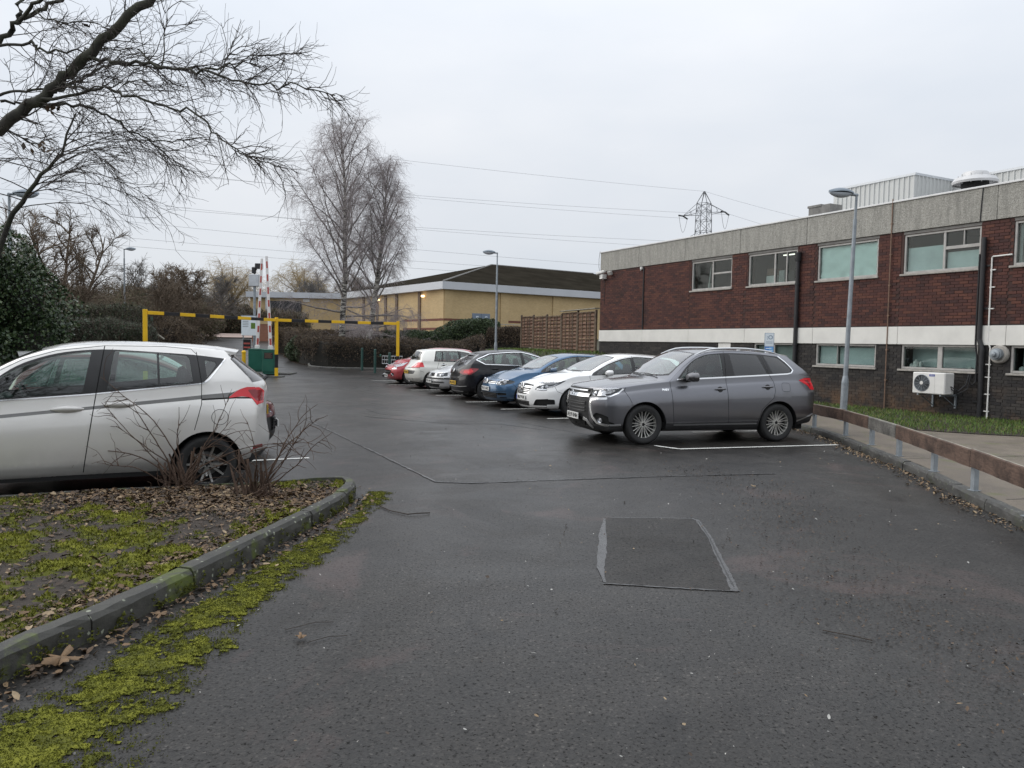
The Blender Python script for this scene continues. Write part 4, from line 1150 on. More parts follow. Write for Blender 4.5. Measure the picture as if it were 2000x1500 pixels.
def emit(name,col,s):
    m=bpy.data.materials.new(name); m.use_nodes=True; b=m.node_tree.nodes["Principled BSDF"]; b.inputs['Base Color'].default_value=tuple(col)+(1,); b.inputs['Emission Color'].default_value=tuple(col)+(1,); b.inputs['Emission Strength'].default_value=s; MATS[name]=m
emit('tube_light',(1.0,.95,.82),2.2); emit('bulkhead_glow',(1.0,.72,.40),2.6)
BO=(3.652,32.492,0.0); BANG=R(-62.661)
bld=empty('brick_building',BO,BANG); tag(bld,'two-storey red and black brick building with white band and pebbled parapet','building')
SL=23.0; Z0=-.1; ZB0,ZB1=1.86,2.32; ZW0,ZW1=3.68,4.68; ZP0,ZP1=4.77,5.60; LZ0,LZ1=1.23,1.86
WIN=[5.75,8.50,11.25,14.0,16.75,19.5]; LWIN=[8.85,11.30,14.05,16.80,19.55]; LWW={8.85:1.65}
def lw(s): return LWW.get(s,2.0)
q=MB(); r=MB(); T=.30
# backing wall, in strips round the openings; face 12 mm behind the bricks
F0=.012
def strip(mb,z0,z1,holes,m=0):
    x=0.0
    for a,b in holes+[(SL,SL)]:
        if a>x: mb.box((x,F0,z0),(a,T,z1),m)
        x=b
strip(q,Z0,LZ0,[]); strip(q,LZ0,LZ1,[(s,s+lw(s)) for s in LWIN]+[] if False else sorted([(s,s+lw(s)) for s in LWIN]+[(7.18,7.80)])); strip(q,LZ1,ZB1+.02,[])
q.build('dark_wall',MATS['mortar_dark'],bld)
strip(r,ZB1+.02,ZW0,[],0); strip(r,ZW0,ZW1,[(s,s+2.0) for s in WIN]); strip(r,ZW1,ZP1-.06,[])
r.box((0,T,Z0),(T,12,ZP1-.06)); r.box((SL-T,T,Z0),(SL,12,ZP1-.06)); r.box((T,11.7,Z0),(SL-T,12,ZP1-.06)); r.build('red_wall',MATS['mortar_red'],bld)
q=MB(); q.box((T,T,5.0),(SL-T,11.7,5.12)); q.build('flat_roof',MATS['lead'],bld)
# bricks: individuals nearest the camera, the rest joined
BW,BH,BG=.215,.065,.010
def brick_proto(name,mat):
    mb=MB(); mb.cbox((0,0,0),(BW,F0+.012,BH),.004); return mb.mesh(name,mat)
protos={('r',i):brick_proto('brick',m) for i,m in enumerate(RED_B)}; protos.update({('d',i):brick_proto('brick',m) for i,m in enumerate(DRK_B)})
cells=[]
def course(z,kind):
    row=int(round(z/.075)); x=-(.1125 if row%2 else 0.0)
    while x<SL:
        x0,x1=max(0,x),min(SL-.001,x+BW); ok=x1-x0>.05
        zc=z+BH/2
        if kind=='r':
            if ZW0-.05<zc<ZP0: 
                for s in WIN:
                    if x1>s-.005 and x0<s+2.005:
                        if x0<s-.06: x1=min(x1,s-.005)
                        elif x1>s+2.06: x0=max(x0,s+2.005)
                        else: ok=False
        else:
            if LZ0-.06<zc: 
                for s,w_ in [(a,lw(a)) for a in LWIN]+[(7.18,.62)]:
                    if x1>s-.005 and x0<s+w_+.005:
                        if x0<s-.06: x1=min(x1,s-.005)
                        elif x1>s+w_+.06: x0=max(x0,s+w_+.005)
                        else: ok=False
        # expansion joints
        for j in (3.0,5.68,8.43,11.18,13.93,16.68,19.4):
            if x0<j<x1: x1=j-.006 if j-x0>x1-j else x1; x0=j+.006 if j-x0<=x1-j else x0
        if ok and x1-x0>.03: cells.append((x0,x1,z,kind))
        x+=BW+BG
z=.02
while z<LZ1-.03: course(z,'d'); z+=.075
z=ZB1+.035
while z<ZP0-.04: course(z,'r'); z+=.075
full=[c for c in cells if c[0]<17.12 and abs(c[1]-c[0]-BW)<1e-6 and c[2]>.1]
full.sort(key=lambda c:-c[0]); near=set(full[:300])
st=MB()
for c in cells:
    x0,x1,z,k=c; nv=len(RED_B) if k=='r' else len(DRK_B); v=random.choice([0,0,0,1,1,2,3][:7 if k=='r' else 6])%nv; dy=random.uniform(-.003,.002)
    if c in near:
        o=obj('brick',protos[(k,v)],bld,(x0,dy,z))
    else:
        m=v if k=='r' else 4+v
        V=[(x0,dy,z),(x1,dy,z),(x1,dy,z+BH),(x0,dy,z+BH),(x0,F0+.01,z),(x1,F0+.01,z),(x1,F0+.01,z+BH),(x0,F0+.01,z+BH)]
        st.add(V,[(0,1,2,3),(4,5,1,0),(3,2,6,7),(4,0,3,7),(1,5,6,2)],m)
tag(st.build('brickwork',RED_B+DRK_B,bld),kind='stuff')
# white band and pebbled parapet, panel by panel
JX=[0,2.66,5.39,8.13,10.85,13.64,16.36,19.1,21.85,SL]
for a,b in zip(JX[:-1],JX[1:]):
    mb=MB(); mb.cbox((a+.006,-.03,ZP0),(b-.006,.012,ZP1-.05),.006); mb.build('parapet_panel',MATS['aggregate'],bld)
JB=[0,3.0,5.70,8.45,11.2,13.95,16.70,19.4,SL]
for a,b in zip(JB[:-1],JB[1:]):
    mb=MB(); mb.cbox((a+.004,-.035,ZB0+.002),(b-.004,.010,ZB1),.005); mb.build('band_panel',MATS['band_white'],bld)
mb=MB(); mb.cbox((-.05,-.06,ZP1-.05),(SL+.05,.34,ZP1),.008); mb.build('coping',MATS['lead'],bld)
# windows
def window(s,w,z0,z1,mull,style,proud=.03):
    f=MB(); t=.055; y0,y1=proud,proud+.09
    f.cbox((s,y0,z0),(s+t,y1,z1),.006); f.cbox((s+w-t,y0,z0),(s+w,y1,z1),.006); f.cbox((s+t,y0,z0),(s+w-t,y1,z0+t),.006); f.cbox((s+t,y0,z1-t),(s+w-t,y1,z1),.006)
    for (a,b,c,d) in mull: f.cbox((s+a,y0+.008,z0+b),(s+c,y1-.01,z0+d),.005)
    o=f.build('window',MATS['frame_grey'],bld)
    g=MB(); g.box((s+t,y0+.045,z0+t),(s+w-t,y0+.051,z1-t)); g.build('pane',MATS['pane_m'],o)
    k=MB(); k.cbox((s-.06,-.05,z0-.055),(s+w+.04,y1,z0-.004),.008); k.build('sill',MATS['sill_stone'],o)
    if style=='up': k=MB(); k.cbox((s-.02,.010,z1+.004),(s+w+.02,y1,z1+.084),.005); k.build('lintel',MATS['lintel'],o)
    return o
def hangs(o,x0,x1,z0,z1,y,mat,name,wrinkle=0.0):
    V=[];nx,nz_=(28,14) if wrinkle else (1,1)
    for i in range(nx+1):
        for j in range(nz_+1):
            x=x0+(x1-x0)*i/nx; z=z0+(z1-z0)*j/nz_; wv=wrinkle*noise.noise((x*5,z*6,3.3))*(1.0+1.6*max(0,1-(z-z0)/.3)) if wrinkle else 0
            V.append((x,y+wv,z))
    F=[(i*(nz_+1)+j,(i+1)*(nz_+1)+j,(i+1)*(nz_+1)+j+1,i*(nz_+1)+j+1) for i in range(nx) for j in range(nz_)]
    return obj(name,mesh_from(name,V,F,MATS[mat],bool(wrinkle)),o)
H=ZW1-ZW0
w1=window(5.75,2.0,ZW0,ZW1,[(1.02,0,1.08,H),(1.08,.50,2.0,.56)],'up')
w2=window(8.5,2.0,ZW0,ZW1,[(1.06,0,1.12,H),(1.54,.05,1.58,H)],'up')
w3=window(11.25,2.0,ZW0,ZW1,[],'up'); hangs(w3,11.31,13.19,ZW0+.06,ZW1-.06,.105,'film_green','film',.022)
w4=window(14.0,2.0,ZW0,ZW1,[(1.05,0,1.11,H),(1.11,.52,2.0,.60),(1.55,.60,1.58,H)],'up'); hangs(w4,14.06,15.04,ZW0+.06,ZW0+.66,.12,'frosted','blind'); hangs(w4,15.12,15.94,ZW0+.06,ZW0+.46,.12,'frosted','blind')
w5=window(16.75,2.0,ZW0,ZW1,[(.55,0,.60,H)],'up'); 
for k in range(7): hangs(w5,16.82+k*.085,16.89+k*.085,ZW0+.06,ZW1-.06,.13+.012*(k%2),'blind','blind')
window(19.5,2.0,ZW0,ZW1,[(1.05,0,1.11,H)],'up')
h=LZ1-LZ0
l0=window(8.85,1.65,LZ0,LZ1,[(.8,0,.85,h)],'low'); hangs(l0,8.92,10.44,LZ0+.06,LZ1-.06,.14,'blind','blind')
l1=window(11.30,2.0,LZ0,LZ1,[(.72,.05,.74,h)],'low'); hangs(l1,11.37,12.0,LZ0+.06,LZ1-.06,.14,'frosted','blind'); hangs(l1,12.04,13.24,LZ0+.06,LZ1-.1,.16,'frosted','blind')
l2=window(14.05,2.0,LZ0,LZ1,[(.98,0,1.10,h)],'low'); hangs(l2,14.1,16.0,LZ0+.06,LZ1-.06,.42,'frosted','blind')
l3=window(16.80,2.0,LZ0,LZ1,[(.9,0,.96,h)],'low'); hangs(l3,16.86,18.74,LZ0+.06,LZ1-.06,.42,'frosted','blind')
# rooms behind the glass
q=MB()
for z0,z1 in ((Z0+.9,2.4),(3.2,4.95)):
    q.box((.35,4.2,z0),(SL-.4,4.3,z1)); q.box((.35,.31,z0-.06),(SL-.4,4.2,z0)); q.box((.35,.31,z1),(SL-.4,4.2,z1+.03),0)
    for s in (5.2,8.15,10.95,13.7,16.4,19.2): q.box((s,.31,z0),(s+.1,4.2,z1))
q.build('room_shell',[MATS['room'],MATS['room_dark']],bld)
q=MB(); q.box((8.9,1.1,4.70),(10.3,1.16,4.73)); q.build('strip_light',MATS['tube_light'],bld)
q=MB(); q.cbox((8.78,.5,3.72),(9.15,.9,4.02),.02); q.cbox((8.80,.5,4.03),(9.1,.85,4.25),.02,1); q.cbox((9.35,.45,3.70),(9.6,.9,4.15),.02,2); tag(q.build('stored_box',[MATS['paper'],MATS['pipe_copper'],MATS['blind']],bld))
q=MB(); q.tube([(6.25,.35,3.72),(6.38,.35,4.6)],.02,6); q.cbox((6.05,.5,3.70),(6.15,.6,3.95),.01); q.build('broom',MATS['band_white'],bld)
# bottles on the sill inside the low window
for k,(x,hh,r_) in enumerate(((14.32,.19,.07),(14.45,.15,.04),(15.0,.20,.045),(14.2,.09,.05),(16.95,.10,.07),(15.75,.05,.06))):
    q=MB(); q.lathe([(.001,0),(r_,0),(r_,hh*.62),(r_*.85,hh*.75),(r_*.38,hh*.86),(r_*.38,hh),(.001,hh)],14)
    o=q.build('bottle',MATS['white_pvc'],None,None); o.matrix_world=Matrix.Translation(BO)@Matrix.Rotation(BANG,4,'Z')@Matrix.Translation((x,.24,LZ0+.056)); auto_smooth(o.data,40)
    tag(o,['stout white bottle standing inside the low window above the fan unit','slim white bottle beside the stout one inside the low window','white bottle against the middle mullion of the low window','short white pot at the left end of the low window','white tub inside the low window nearest the right edge','low white dish at the right of the low window'][k],'bottle','white bottles standing on the inner window sills')
# white access door leaf and vent between the cars' roofs and the band
q=MB(); q.cbox((7.19,.02,Z0),(7.79,.07,LZ1-.005),.006); q.build('side_door',MATS['white_pvc'],bld)
# pipes fixed to the wall
q=MB(); q.tube([(10.60,-.075,4.40),(10.60,-.075,.0)],.062,12); q.lathe([(.062,0),(.085,.01),(.10,.22),(.10,.26),(.085,.26)],12,0,Matrix.Translation((10.60,-.075,4.3)))
for z in (3.6,2.6,1.8,.9): q.lathe([(.062,0),(.076,0),(.076,.05),(.062,.05)],12,0,Matrix.Translation((10.60,-.075,z))); q.box((10.54,-.02,z+.005),(10.66,.01,z+.045))
q.build('drainpipe',MATS['pipe_black'],bld,smooth=False); 
q=MB(); q.tube([(16.12,-.07,4.38),(16.12,-.07,2.0),(16.2,-.07,1.75),(16.2,-.07,.02)],.055,12); q.tube([(16.02,-.05,4.0),(16.02,-.05,1.9),(16.07,-.05,1.6),(16.07,-.05,1.0),(16.0,-.08,.9),(15.95,-.12,1.0)],.02,8)
for z in (3.7,2.7,1.2,.5): q.box((16.0,-.03,z),(16.26,.01,z+.04))
q.build('drainpipe',MATS['pipe_black'],bld)
q=MB(); q.tube([(13.66,-.05,5.66),(13.66,-.05,4.7),(13.66,-.045,.1)],.014,8)
for z in (5.0,4.2,3.4,2.6,1.7,.9): q.box((13.63,-.055,z),(13.69,.005,z+.025))
q.build('conduit',MATS['pipe_copper'],bld)
q=MB(); q.tube([(16.75,-.03,3.93),(16.32,-.03,3.92),(16.30,-.03,3.9),(16.30,-.03,1.95),(16.36,-.03,1.8),(16.36,-.03,.1)],.018,8)
for z in (3.6,3.2,2.7,2.2,1.4,1.1,.7,.3): q.box((16.27,-.035,z),(16.39,.005,z+.025))
q.build('conduit',MATS['white_pvc'],bld)
q=MB(); q.tube([(3.0,-.03,4.72),(3.0,-.03,2.35)],.022,8); q.build('drainpipe',MATS['pipe_black'],bld)
# thin cable down the end, and one crossing the parapet
q=MB(); q.tube([(.02,-.06,4.7),(-.09,-.05,5.0),(-.10,-.04,5.35),(0.0,-.06,5.62)],.008,6); q.tube([(.33,-.02,4.55),(.34,-.02,3.4)],.008,6); q.tube([(16.02,-.04,5.6),(16.0,-.045,5.2),(15.98,-.04,4.75)],.012,6); q.build('cable',MATS['pipe_black'],bld)
# round flue terminal
q=MB(); q.lathe([(.001,.30),(.05,.29),(.06,.25),(.11,.24),(.12,.20),(.135,.20),(.14,.05)],24); q.lathe([(.13,.10),(.19,.10),(.215,.06),(.215,.0),(.18,.0)],24,1); o=q.build('flue_terminal',[MATS['galv'],MATS['sill_stone']],bld); o.matrix_local=Matrix.Translation((16.58,0,1.655))@Matrix.Rotation(math.pi/2,4,'X'); auto_smooth(o.data,30)
# roof: clad plant room, cowl and chimney box
def clad(pts,z0,z1,name='plant_room'):
    """ribbed sheet walls following an outline"""
    V=[];F=[]
    for a,b in zip(pts[:-1],pts[1:]):
        a=np.array(a,float);b=np.array(b,float);L=np.linalg.norm(b-a);d=(b-a)/L;nn=np.array([d[1],-d[0]]); n=max(1,int(L/.20)); base=len(V)
        xs_=[]
        for k in range(n):
            s=k*L/n; w_=L/n; xs_+=[(s,0),(s+w_*.62,0),(s+w_*.70,.035),(s+w_*.92,.035)]
        xs_.append((L,0))
        for s,o_ in xs_: p=a+d*s+nn*o_; V+= [(p[0],p[1],z0),(p[0],p[1],z1)]
        F+=[(base+2*k,base+2*k+2,base+2*k+3,base+2*k+1) for k in range(len(xs_)-1)]
    return V,F
q=MB(); V,F=clad([(5.8,11.5),(5.8,7.0),(9.25,7.0),(9.25,9.1),(19.5,9.1),(19.5,11.5)],5.1,7.92); q.add(V,F); q.box((5.76,6.94,7.9),(9.29,11.5,7.98),1); q.box((9.29,9.04,7.9),(19.55,11.5,7.98),1); q.build('plant_room',[MATS['clad_white'],MATS['galv_pale']],bld)
q=MB(); q.lathe([(.33,0),(.33,1.18),(.31,1.18)],28); q.lathe([(.54,1.12),(.56,1.18),(.50,1.27),(.34,1.32),(.33,1.36),(.30,1.43),(.001,1.45)],28,1); 
for k in range(10): a=2*math.pi*k/10; q.box((-.015,-.01,1.12),(.015,.01,1.36),1,Matrix.Rotation(a,4,'Z')@Matrix.Translation((.40,0,0)))
o=q.build('roof_cowl',[MATS['gap'],MATS['lead']],bld); o.location=(14.22,2.5,5.1); auto_smooth(o.data,30)
q=MB(); q.cbox((8.15,3.0,5.1),(9.05,3.6,6.55),.01); q.cbox((8.12,2.97,6.50),(8.7,3.63,6.58),.01); q.build('roof_hatch',MATS['lintel'],bld)
# camera and floodlight under the parapet corner; small sensor
root=empty('security_camera',tuple(Matrix.Translation(BO)@Matrix.Rotation(BANG,4,'Z')@Vector((.34,-.2,4.60))),BANG); tag(root,'white security camera on a junction box at the building corner','camera')
q=MB(); q.cbox((-.12,-.02,-.16),(.10,.20,.04),.015); q.build('junction_box',MATS['white_pvc'],root)
q=MB(); q.cbox((-.22,-.08,.06),(.20,.06,.17),.02,0,Matrix.Rotation(R(-12),4,'Y')@Matrix.Rotation(R(20),4,'Z')); q.build('camera_housing',MATS['white_pvc'],root)
q=MB(); q.tube([(0,.1,.02),(0,0,.08)],.02,8); q.build('bracket',MATS['frame_grey'],root)
root=empty('floodlight',tuple(Matrix.Translation(BO)@Matrix.Rotation(BANG,4,'Z')@Vector((.85,-.12,4.66))),BANG); tag(root,'small grey floodlight fixed beside the corner security camera','floodlight')
q=MB(); q.cbox((-.13,-.06,-.08),(.13,.04,.08),.015,0,Matrix.Rotation(R(25),4,'X')); q.build('lamp_body',MATS['frame_grey'],root); q=MB(); q.tube([(0,.12,.04),(0,.03,.06)],.015,6); q.build('bracket',MATS['frame_grey'],root)
q=MB(); q.cbox((-.05,-.08,-.05),(.05,.0,.05),.012); q.lathe([(.03,0),(.02,.03),(.001,.035)],12,1,Matrix.Translation((0,-.07,-.06))@Matrix.Rotation(math.pi,4,'X')); o=q.build('motion_sensor',[MATS['white_pvc'],MATS['blind']]); o.matrix_world=Matrix.Translation(BO)@Matrix.Rotation(BANG,4,'Z')@Matrix.Translation((2.86,0,4.70)); tag(o,'tiny white sensor just under the parapet joint','sensor')
# air-conditioning unit
ac=empty('air_conditioner',tuple(Matrix.Translation(BO)@Matrix.Rotation(BANG,4,'Z')@Vector((15.28,-.42,.66))),BANG); tag(ac,'white outdoor fan unit hung on brackets under the low window','air conditioner')
q=MB(); q.cbox((-.42,-.22,0),(.42,.14,.52),.02); q.box((.16,-.2215,.02),(.164,-.22,.50),1); q.build('casing',[MATS['white_pvc'],MATS['frame_grey']],ac)
q=MB(); q.lathe([(.19,.0),(.20,.012),(.21,.0)],32); 
for k in range(6): q.lathe([(.03+.027*k,.004),(.034+.027*k,.009),(.038+.027*k,.004)],28)
for k in range(12): q.box((.02,-.003,.003),(.195,.003,.008),0,Matrix.Rotation(2*math.pi*k/12,4,'Z'))
o=q.build('fan_grille',MATS['galv'],ac); o.matrix_local=Matrix.Translation((-.17,-.222,.26))@Matrix.Rotation(math.pi/2,4,'X')
q=MB(); q.lathe([(.19,.001),(.001,.001)],28); q.lathe([(.045,.012),(.04,.016),(.001,.016)],16,1); o=q.build('fan',[MATS['gap'],MATS['white_pvc']],ac); o.matrix_local=Matrix.Translation((-.17,-.223,.26))@Matrix.Rotation(math.pi/2,4,'X')
t=text_mesh('lettering','SAMSUNG',.045,MATS['white_pvc'],.001,1.0,.001); q=MB(); q.box((.02,-.2235,.43),(.16,-.221,.48)); o=q.build('brand_plate',MATS['plate_blue'],ac); b_=obj('lettering',t,o,(.09,-.2240,.455)); b_.rotation_euler=(math.pi/2,0,0); b_.scale=(.5,.5,.5)
q=MB(); 
for x in (-.28,.3): q.box((x-.02,-.2,-.04),(x+.02,.42,.0)); q.box((x-.02,.38,-.34),(x+.02,.42,0)); q.tube([(x,-.1,-.03),(x,.39,-.30)],.012,6)
q.build('bracket',MATS['galv'],ac); q=MB(); q.tube([(.42,0,.2),(.55,.1,.1),(.6,.3,.25),(.62,.38,.5)],.015,6); q.tube([(.42,.02,.15),(.52,.1,.02),(.64,.3,.15),(.66,.38,.5)],.012,6); q.build('pipework',MATS['pipe_black'],ac)
# plants rooted in the wall foot
# ------------------------------------------------------------------ information sign by the wall
simple('sign_white',(0.70,0.76,0.80),.4,0,.05,5); simple('sign_blue',(0.05,0.20,0.55),.4,0,.15,3); simple('sign_lightblue',(0.16,0.42,0.75),.4,0,.15,3); simple('sign_grey',(0.22,0.30,0.38),.4)
sg=empty('notice_sign',(7.0,21.0,.13),R(-12)); tag(sg,'white and blue notice board on a post against the building','sign')
q=MB(); q.tube([(0,.03,0),(0,.03,1.97)],.03,10); q.build('post',MATS['galv'],sg)
q=MB(); q.cbox((-.125,-.012,1.28),(.125,.012,1.985),.004); q.build('board',MATS['sign_grey'],sg)
q=MB(); q.box((-.112,-.0145,1.62),(.112,-.0125,1.972)); q.build('white_panel',MATS['sign_white'],sg); q=MB(); q.box((-.112,-.0145,1.29),(.112,-.0125,1.612)); q.box((.0,-.0155,1.30),(.105,-.0148,1.60),1); q.box((-.09,-.0165,1.55),(.06,-.0158,1.575),2); q.box((-.09,-.0165,1.49),(.09,-.0158,1.51),2); q.box((-.09,-.0165,1.43),(.05,-.0158,1.45),2); q.build('blue_panel',[MATS['sign_blue'],MATS['sign_lightblue'],MATS['sign_white']],sg)
t=text_mesh('lettering','O',.155,MATS['sign_grey'],.003); o=obj('lettering',t,sg,(.028,-.0150,1.86)); o.rotation_euler=(math.pi/2,0,0)
t=text_mesh('lettering',':',.16,MATS['sign_grey'],.003); o=obj('lettering',t,sg,(-.05,-.0150,1.86)); o.rotation_euler=(math.pi/2,0,0)
q=MB(); 
for z in (1.735,1.70): q.box((-.09,-.0158,z),(.085,-.0146,z+.012))
q.build('text_line',MATS['sign_grey'],sg)

# ------------------------------------------------------------------ timber knee rail on steel posts
def timber(name,a,bc,scale=6):
    m,nt,b=nodes_of(name); v=objcoord(nt); mp_=nt.nodes.new("ShaderNodeMapping"); mp_.inputs['Scale'].default_value=(1.2,14,9); nt.links.new(v,mp_.inputs[0]); n=noise_node(nt,scale,8,.7,mp_.outputs[0],1.0); n2=noise_node(nt,2.2,6,.7,v)
    c=ramp(nt,n.outputs[0],[(.3,a),(.7,bc)]).outputs[0]; c=mixc(nt,ramp(nt,n2.outputs[0],[(.45,0),(.62,.8)]).outputs[0],c,tuple(x*.35 for x in a)); nt.links.new(c,b.inputs['Base Color']); setin(b,Roughness=.75); bump(nt,b,n.outputs[0],.5,.006); MATS[name]=m
timber('rail_brown',(0.065,0.038,0.028),(0.175,0.112,0.082)); timber('rail_grey',(0.09,0.085,0.078),(0.23,0.22,0.20)); timber('rail_top',(0.22,0.20,0.16),(0.35,0.33,0.27))
kr=empty('knee_rail_fence',(6.08,15.41,.12)); tag(kr,'low brown plank rail on square steel posts along the pavement','fence')
RP=[(5.75,17.6),(5.95,16.6),(6.12,15.45),(6.17,14.1),(6.02,12.75),(5.82,11.45),(5.58,10.05),(5.30,8.70),(5.02,7.35),(4.72,6.0)]
for x,y in RP:
    a=math.atan2(-.22,-1.0); q=MB(); M_=Matrix.Rotation(R(12),4,'Z'); q.cbox((-.032,-.032,-.04),(.032,.032,.42),.006,0,M_); q.box((-.05,-.05,0),(.05,.05,.006),0,M_); q.build('post',MATS['galv'],kr,(x-6.08,y-15.41,0))
def plank(p,q_,z0,z1,mat,th=.05):
    L=math.hypot(q_[0]-p[0],q_[1]-p[1]); a=math.atan2(q_[1]-p[1],q_[0]-p[0]); V=[];n=max(4,int(L/.12)); dz=.012
    for i in range(n+1):
        x=L*i/n; e=.004*noise.noise((p[0]*3+x*5,7.1,2.2)); e2=.006*noise.noise((p[1]*3+x*4,1.1,9.2))
        V+=[(x,-th/2+e,z0+e2),(x,th/2+e,z0+e2),(x,th/2+e,z1-.012+e2*.5),(x,th/2-.012,z1+e2*.5),(x,-th/2+.012+e,z1+e2*.5),(x,-th/2+e,z1-.012+e2*.5)]
    F=[(6*i+j,6*i+(j+1)%6,6*i+6+(j+1)%6,6*i+6+j)[::-1] for i in range(n) for j in range(6)]+[tuple(range(6)),tuple(6*n+j for j in range(6))[::-1]]
    fm=[1 if (k%6)==3 and k<6*n else 0 for k in range(len(F))]
    o=obj('plank',mesh_from('plank',V,F,[MATS[mat],MATS['rail_top']],False,fm),kr,(p[0]-6.08,p[1]-15.41,0)); o.rotation_euler=(0,0,a); return o
off=lambda p:(p[0]-.045,p[1]-.012)
A=[off(p) for p in RP]
segs=[(A[0],A[1]),(A[1],A[2]),(A[2],A[3])]
P4=(A[4][0]*.98+A[3][0]*.02,A[4][1]*.98+A[3][1]*.02); P5=A[5]
segs+=[(A[3],P4),(P4,P5),(P5,A[7]),(A[7],A[9])]
for k,(a,b) in enumerate(segs):
    L=math.hypot(b[0]-a[0],b[1]-a[1]); g=.004/L; o=plank((a[0]+(b[0]-a[0])*g,a[1]+(b[1]-a[1])*g),(b[0]-(b[0]-a[0])*g,b[1]-(b[1]-a[1])*g),.27+random.uniform(-.008,.008),.475+random.uniform(-.008,.008),'rail_grey' if k==4 else 'rail_brown')
    if k==4: o['label']='weathered grey plank'

# ------------------------------------------------------------------ lamp columns
simple('lamp_hood',(0.20,0.235,0.27),.45,.2,.2,6); simple('lamp_bowl',(0.42,0.46,0.50),.25,0,.15,5)
LG='lamp columns round the car park'
def lamp(x,y,z,h,ang,lab,lean=(0,0)):
    root=empty('street_lamp',(x,y,z),ang); root.rotation_euler=(lean[0],lean[1],ang); tag(root,lab,'street lamp',LG)
    q=MB(); q.tube([(0,0,0),(0,0,.85)],.075,14); q.tube([(0,0,.85),(0,0,.92),(0,0,1.0)],[.075,.068,.052],14); q.tube([(0,0,1.0),(0,0,h-.55)],[.052,.040],14); q.tube([(0,0,h-.55),(0,0,h)],[.030,.028],10); q.box((-.035,-.078,.35),(.035,-.07,.75)); auto_smooth(q.build('column',MATS['galv'],root).data,40)
    q=MB(); q.tube([(.03,0,h-.03),(-.14,0,h-.02)],[.03,.035],10); q.build('arm',MATS['galv'],root)
    V=[];n=9
    for i in range(n):
        f=i/(n-1); w_=.125*math.sin(math.pi*(.12+.86*f))**.6; x_=-.10-.56*f; top=h+.02+.03*math.sin(math.pi*f)
        for k in range(8):
            a=math.pi*k/7; V.append((x_,w_*math.cos(a),top-.03+.085*math.sin(a)*(.5+.5*math.sin(math.pi*(.1+.85*f)))))
    F=[(i*8+k,i*8+k+1,i*8+9+k,i*8+8+k) for i in range(n-1) for k in range(7)]+[tuple(range(8)),tuple((n-1)*8+k for k in range(8))[::-1]]
    q=MB(); q.add(V,F); auto_smooth(q.build('hood',MATS['lamp_hood'],root).data,50)
    V=[]
    for i in range(n):
        f=i/(n-1); w_=.118*math.sin(math.pi*(.12+.86*f))**.6; x_=-.14-.50*f; dep=.10*math.sin(math.pi*(.08+.88*f))**.7
        for k in range(8): a=math.pi*k/7; V.append((x_,w_*math.cos(a),h-.012-dep*math.sin(a)))
    q=MB(); q.add(V,[(i*8+k,i*8+8+k,i*8+9+k,i*8+k+1) for i in range(n-1) for k in range(7)]); auto_smooth(q.build('lamp_bowl',MATS['lamp_bowl'],root).data,60)
    return root
lamp(7.36,17.0,.12,4.98,R(10),'tall grey lamp column behind the plank rail, in front of the brick wall',(R(.6),R(.9)))
lamp(-.77,35.0,.75,5.05,R(8),'slender grey lamp column beside the hedge at the end of the car row')
lamp(-12.0,18.4,.0,5.05,R(188),'grey lamp column half buried in ivy at the left edge')
lamp(-22.7,45,.4,6.4,R(185),'distant grey lamp column above the left-hand undergrowth')
lamp(-34,75,1.8,6.2,R(180),'farthest small lamp column beyond the left-hand trees')
# ------------------------------------------------------------------ buff brick store beyond the hedge
def farbrick(name,c1,c2,mortar,bw=.225,bh=.075):
    m,nt,b=nodes_of(name); tcn=nt.nodes.new("ShaderNodeTexCoord"); mp_=nt.nodes.new("ShaderNodeMapping"); mp_.inputs['Rotation'].default_value=(math.pi/2,0,0); nt.links.new(tcn.outputs['Object'],mp_.inputs[0])
    sx=nt.nodes.new("ShaderNodeSeparateXYZ"); nt.links.new(tcn.outputs['Object'],sx.inputs[0]); ad=nt.nodes.new("ShaderNodeMath"); nt.links.new(sx.outputs[0],ad.inputs[0]); nt.links.new(sx.outputs[1],ad.inputs[1]); cb=nt.nodes.new("ShaderNodeCombineXYZ"); nt.links.new(ad.outputs[0],cb.inputs[0]); nt.links.new(sx.outputs[2],cb.inputs[1])
    bt=nt.nodes.new("ShaderNodeTexBrick"); bt.inputs['Scale'].default_value=1; bt.inputs['Brick Width'].default_value=bw; bt.inputs['Row Height'].default_value=bh; bt.inputs['Mortar Size'].default_value=.008
    for i,c in ((1,c1),(2,c2),(3,mortar)): bt.inputs[i].default_value=tuple(c)+(1,)
    nt.links.new(cb.outputs[0],bt.inputs['Vector']); n=noise_node(nt,.35,7,.7,tcn.outputs['Object']); c=mixc(nt,ramp(nt,n.outputs[0],[(.35,.0),(.75,.5)]).outputs[0],bt.outputs['Color'],tuple(x*.55 for x in c1)); nt.links.new(c,b.inputs['Base Color']); setin(b,Roughness=.85); MATS[name]=m
farbrick('buff_brick',(.58,.42,.21),(.48,.345,.165),(.46,.38,.26)); farbrick('buff_red',(.17,.055,.035),(.13,.045,.032),(.16,.08,.06)); farbrick('buff_brown',(.17,.115,.075),(.13,.09,.06),(.15,.12,.09)); farbrick('pier_red',(.30,.12,.075),(.23,.09,.06),(.28,.18,.12))
simple('fascia',(.48,.50,.53),.45,.1,.06,.6); simple('roof_grey',(.026,.023,.018),1.0,0,.3,.5,spec=.0); simple('door_grey',(.15,.19,.25),.5,0,.1,1); simple('dock_dark',(.02,.021,.024),.6,0,.3,1); simple('shutter',(.20,.22,.25),.5,.2,.12,1.5)
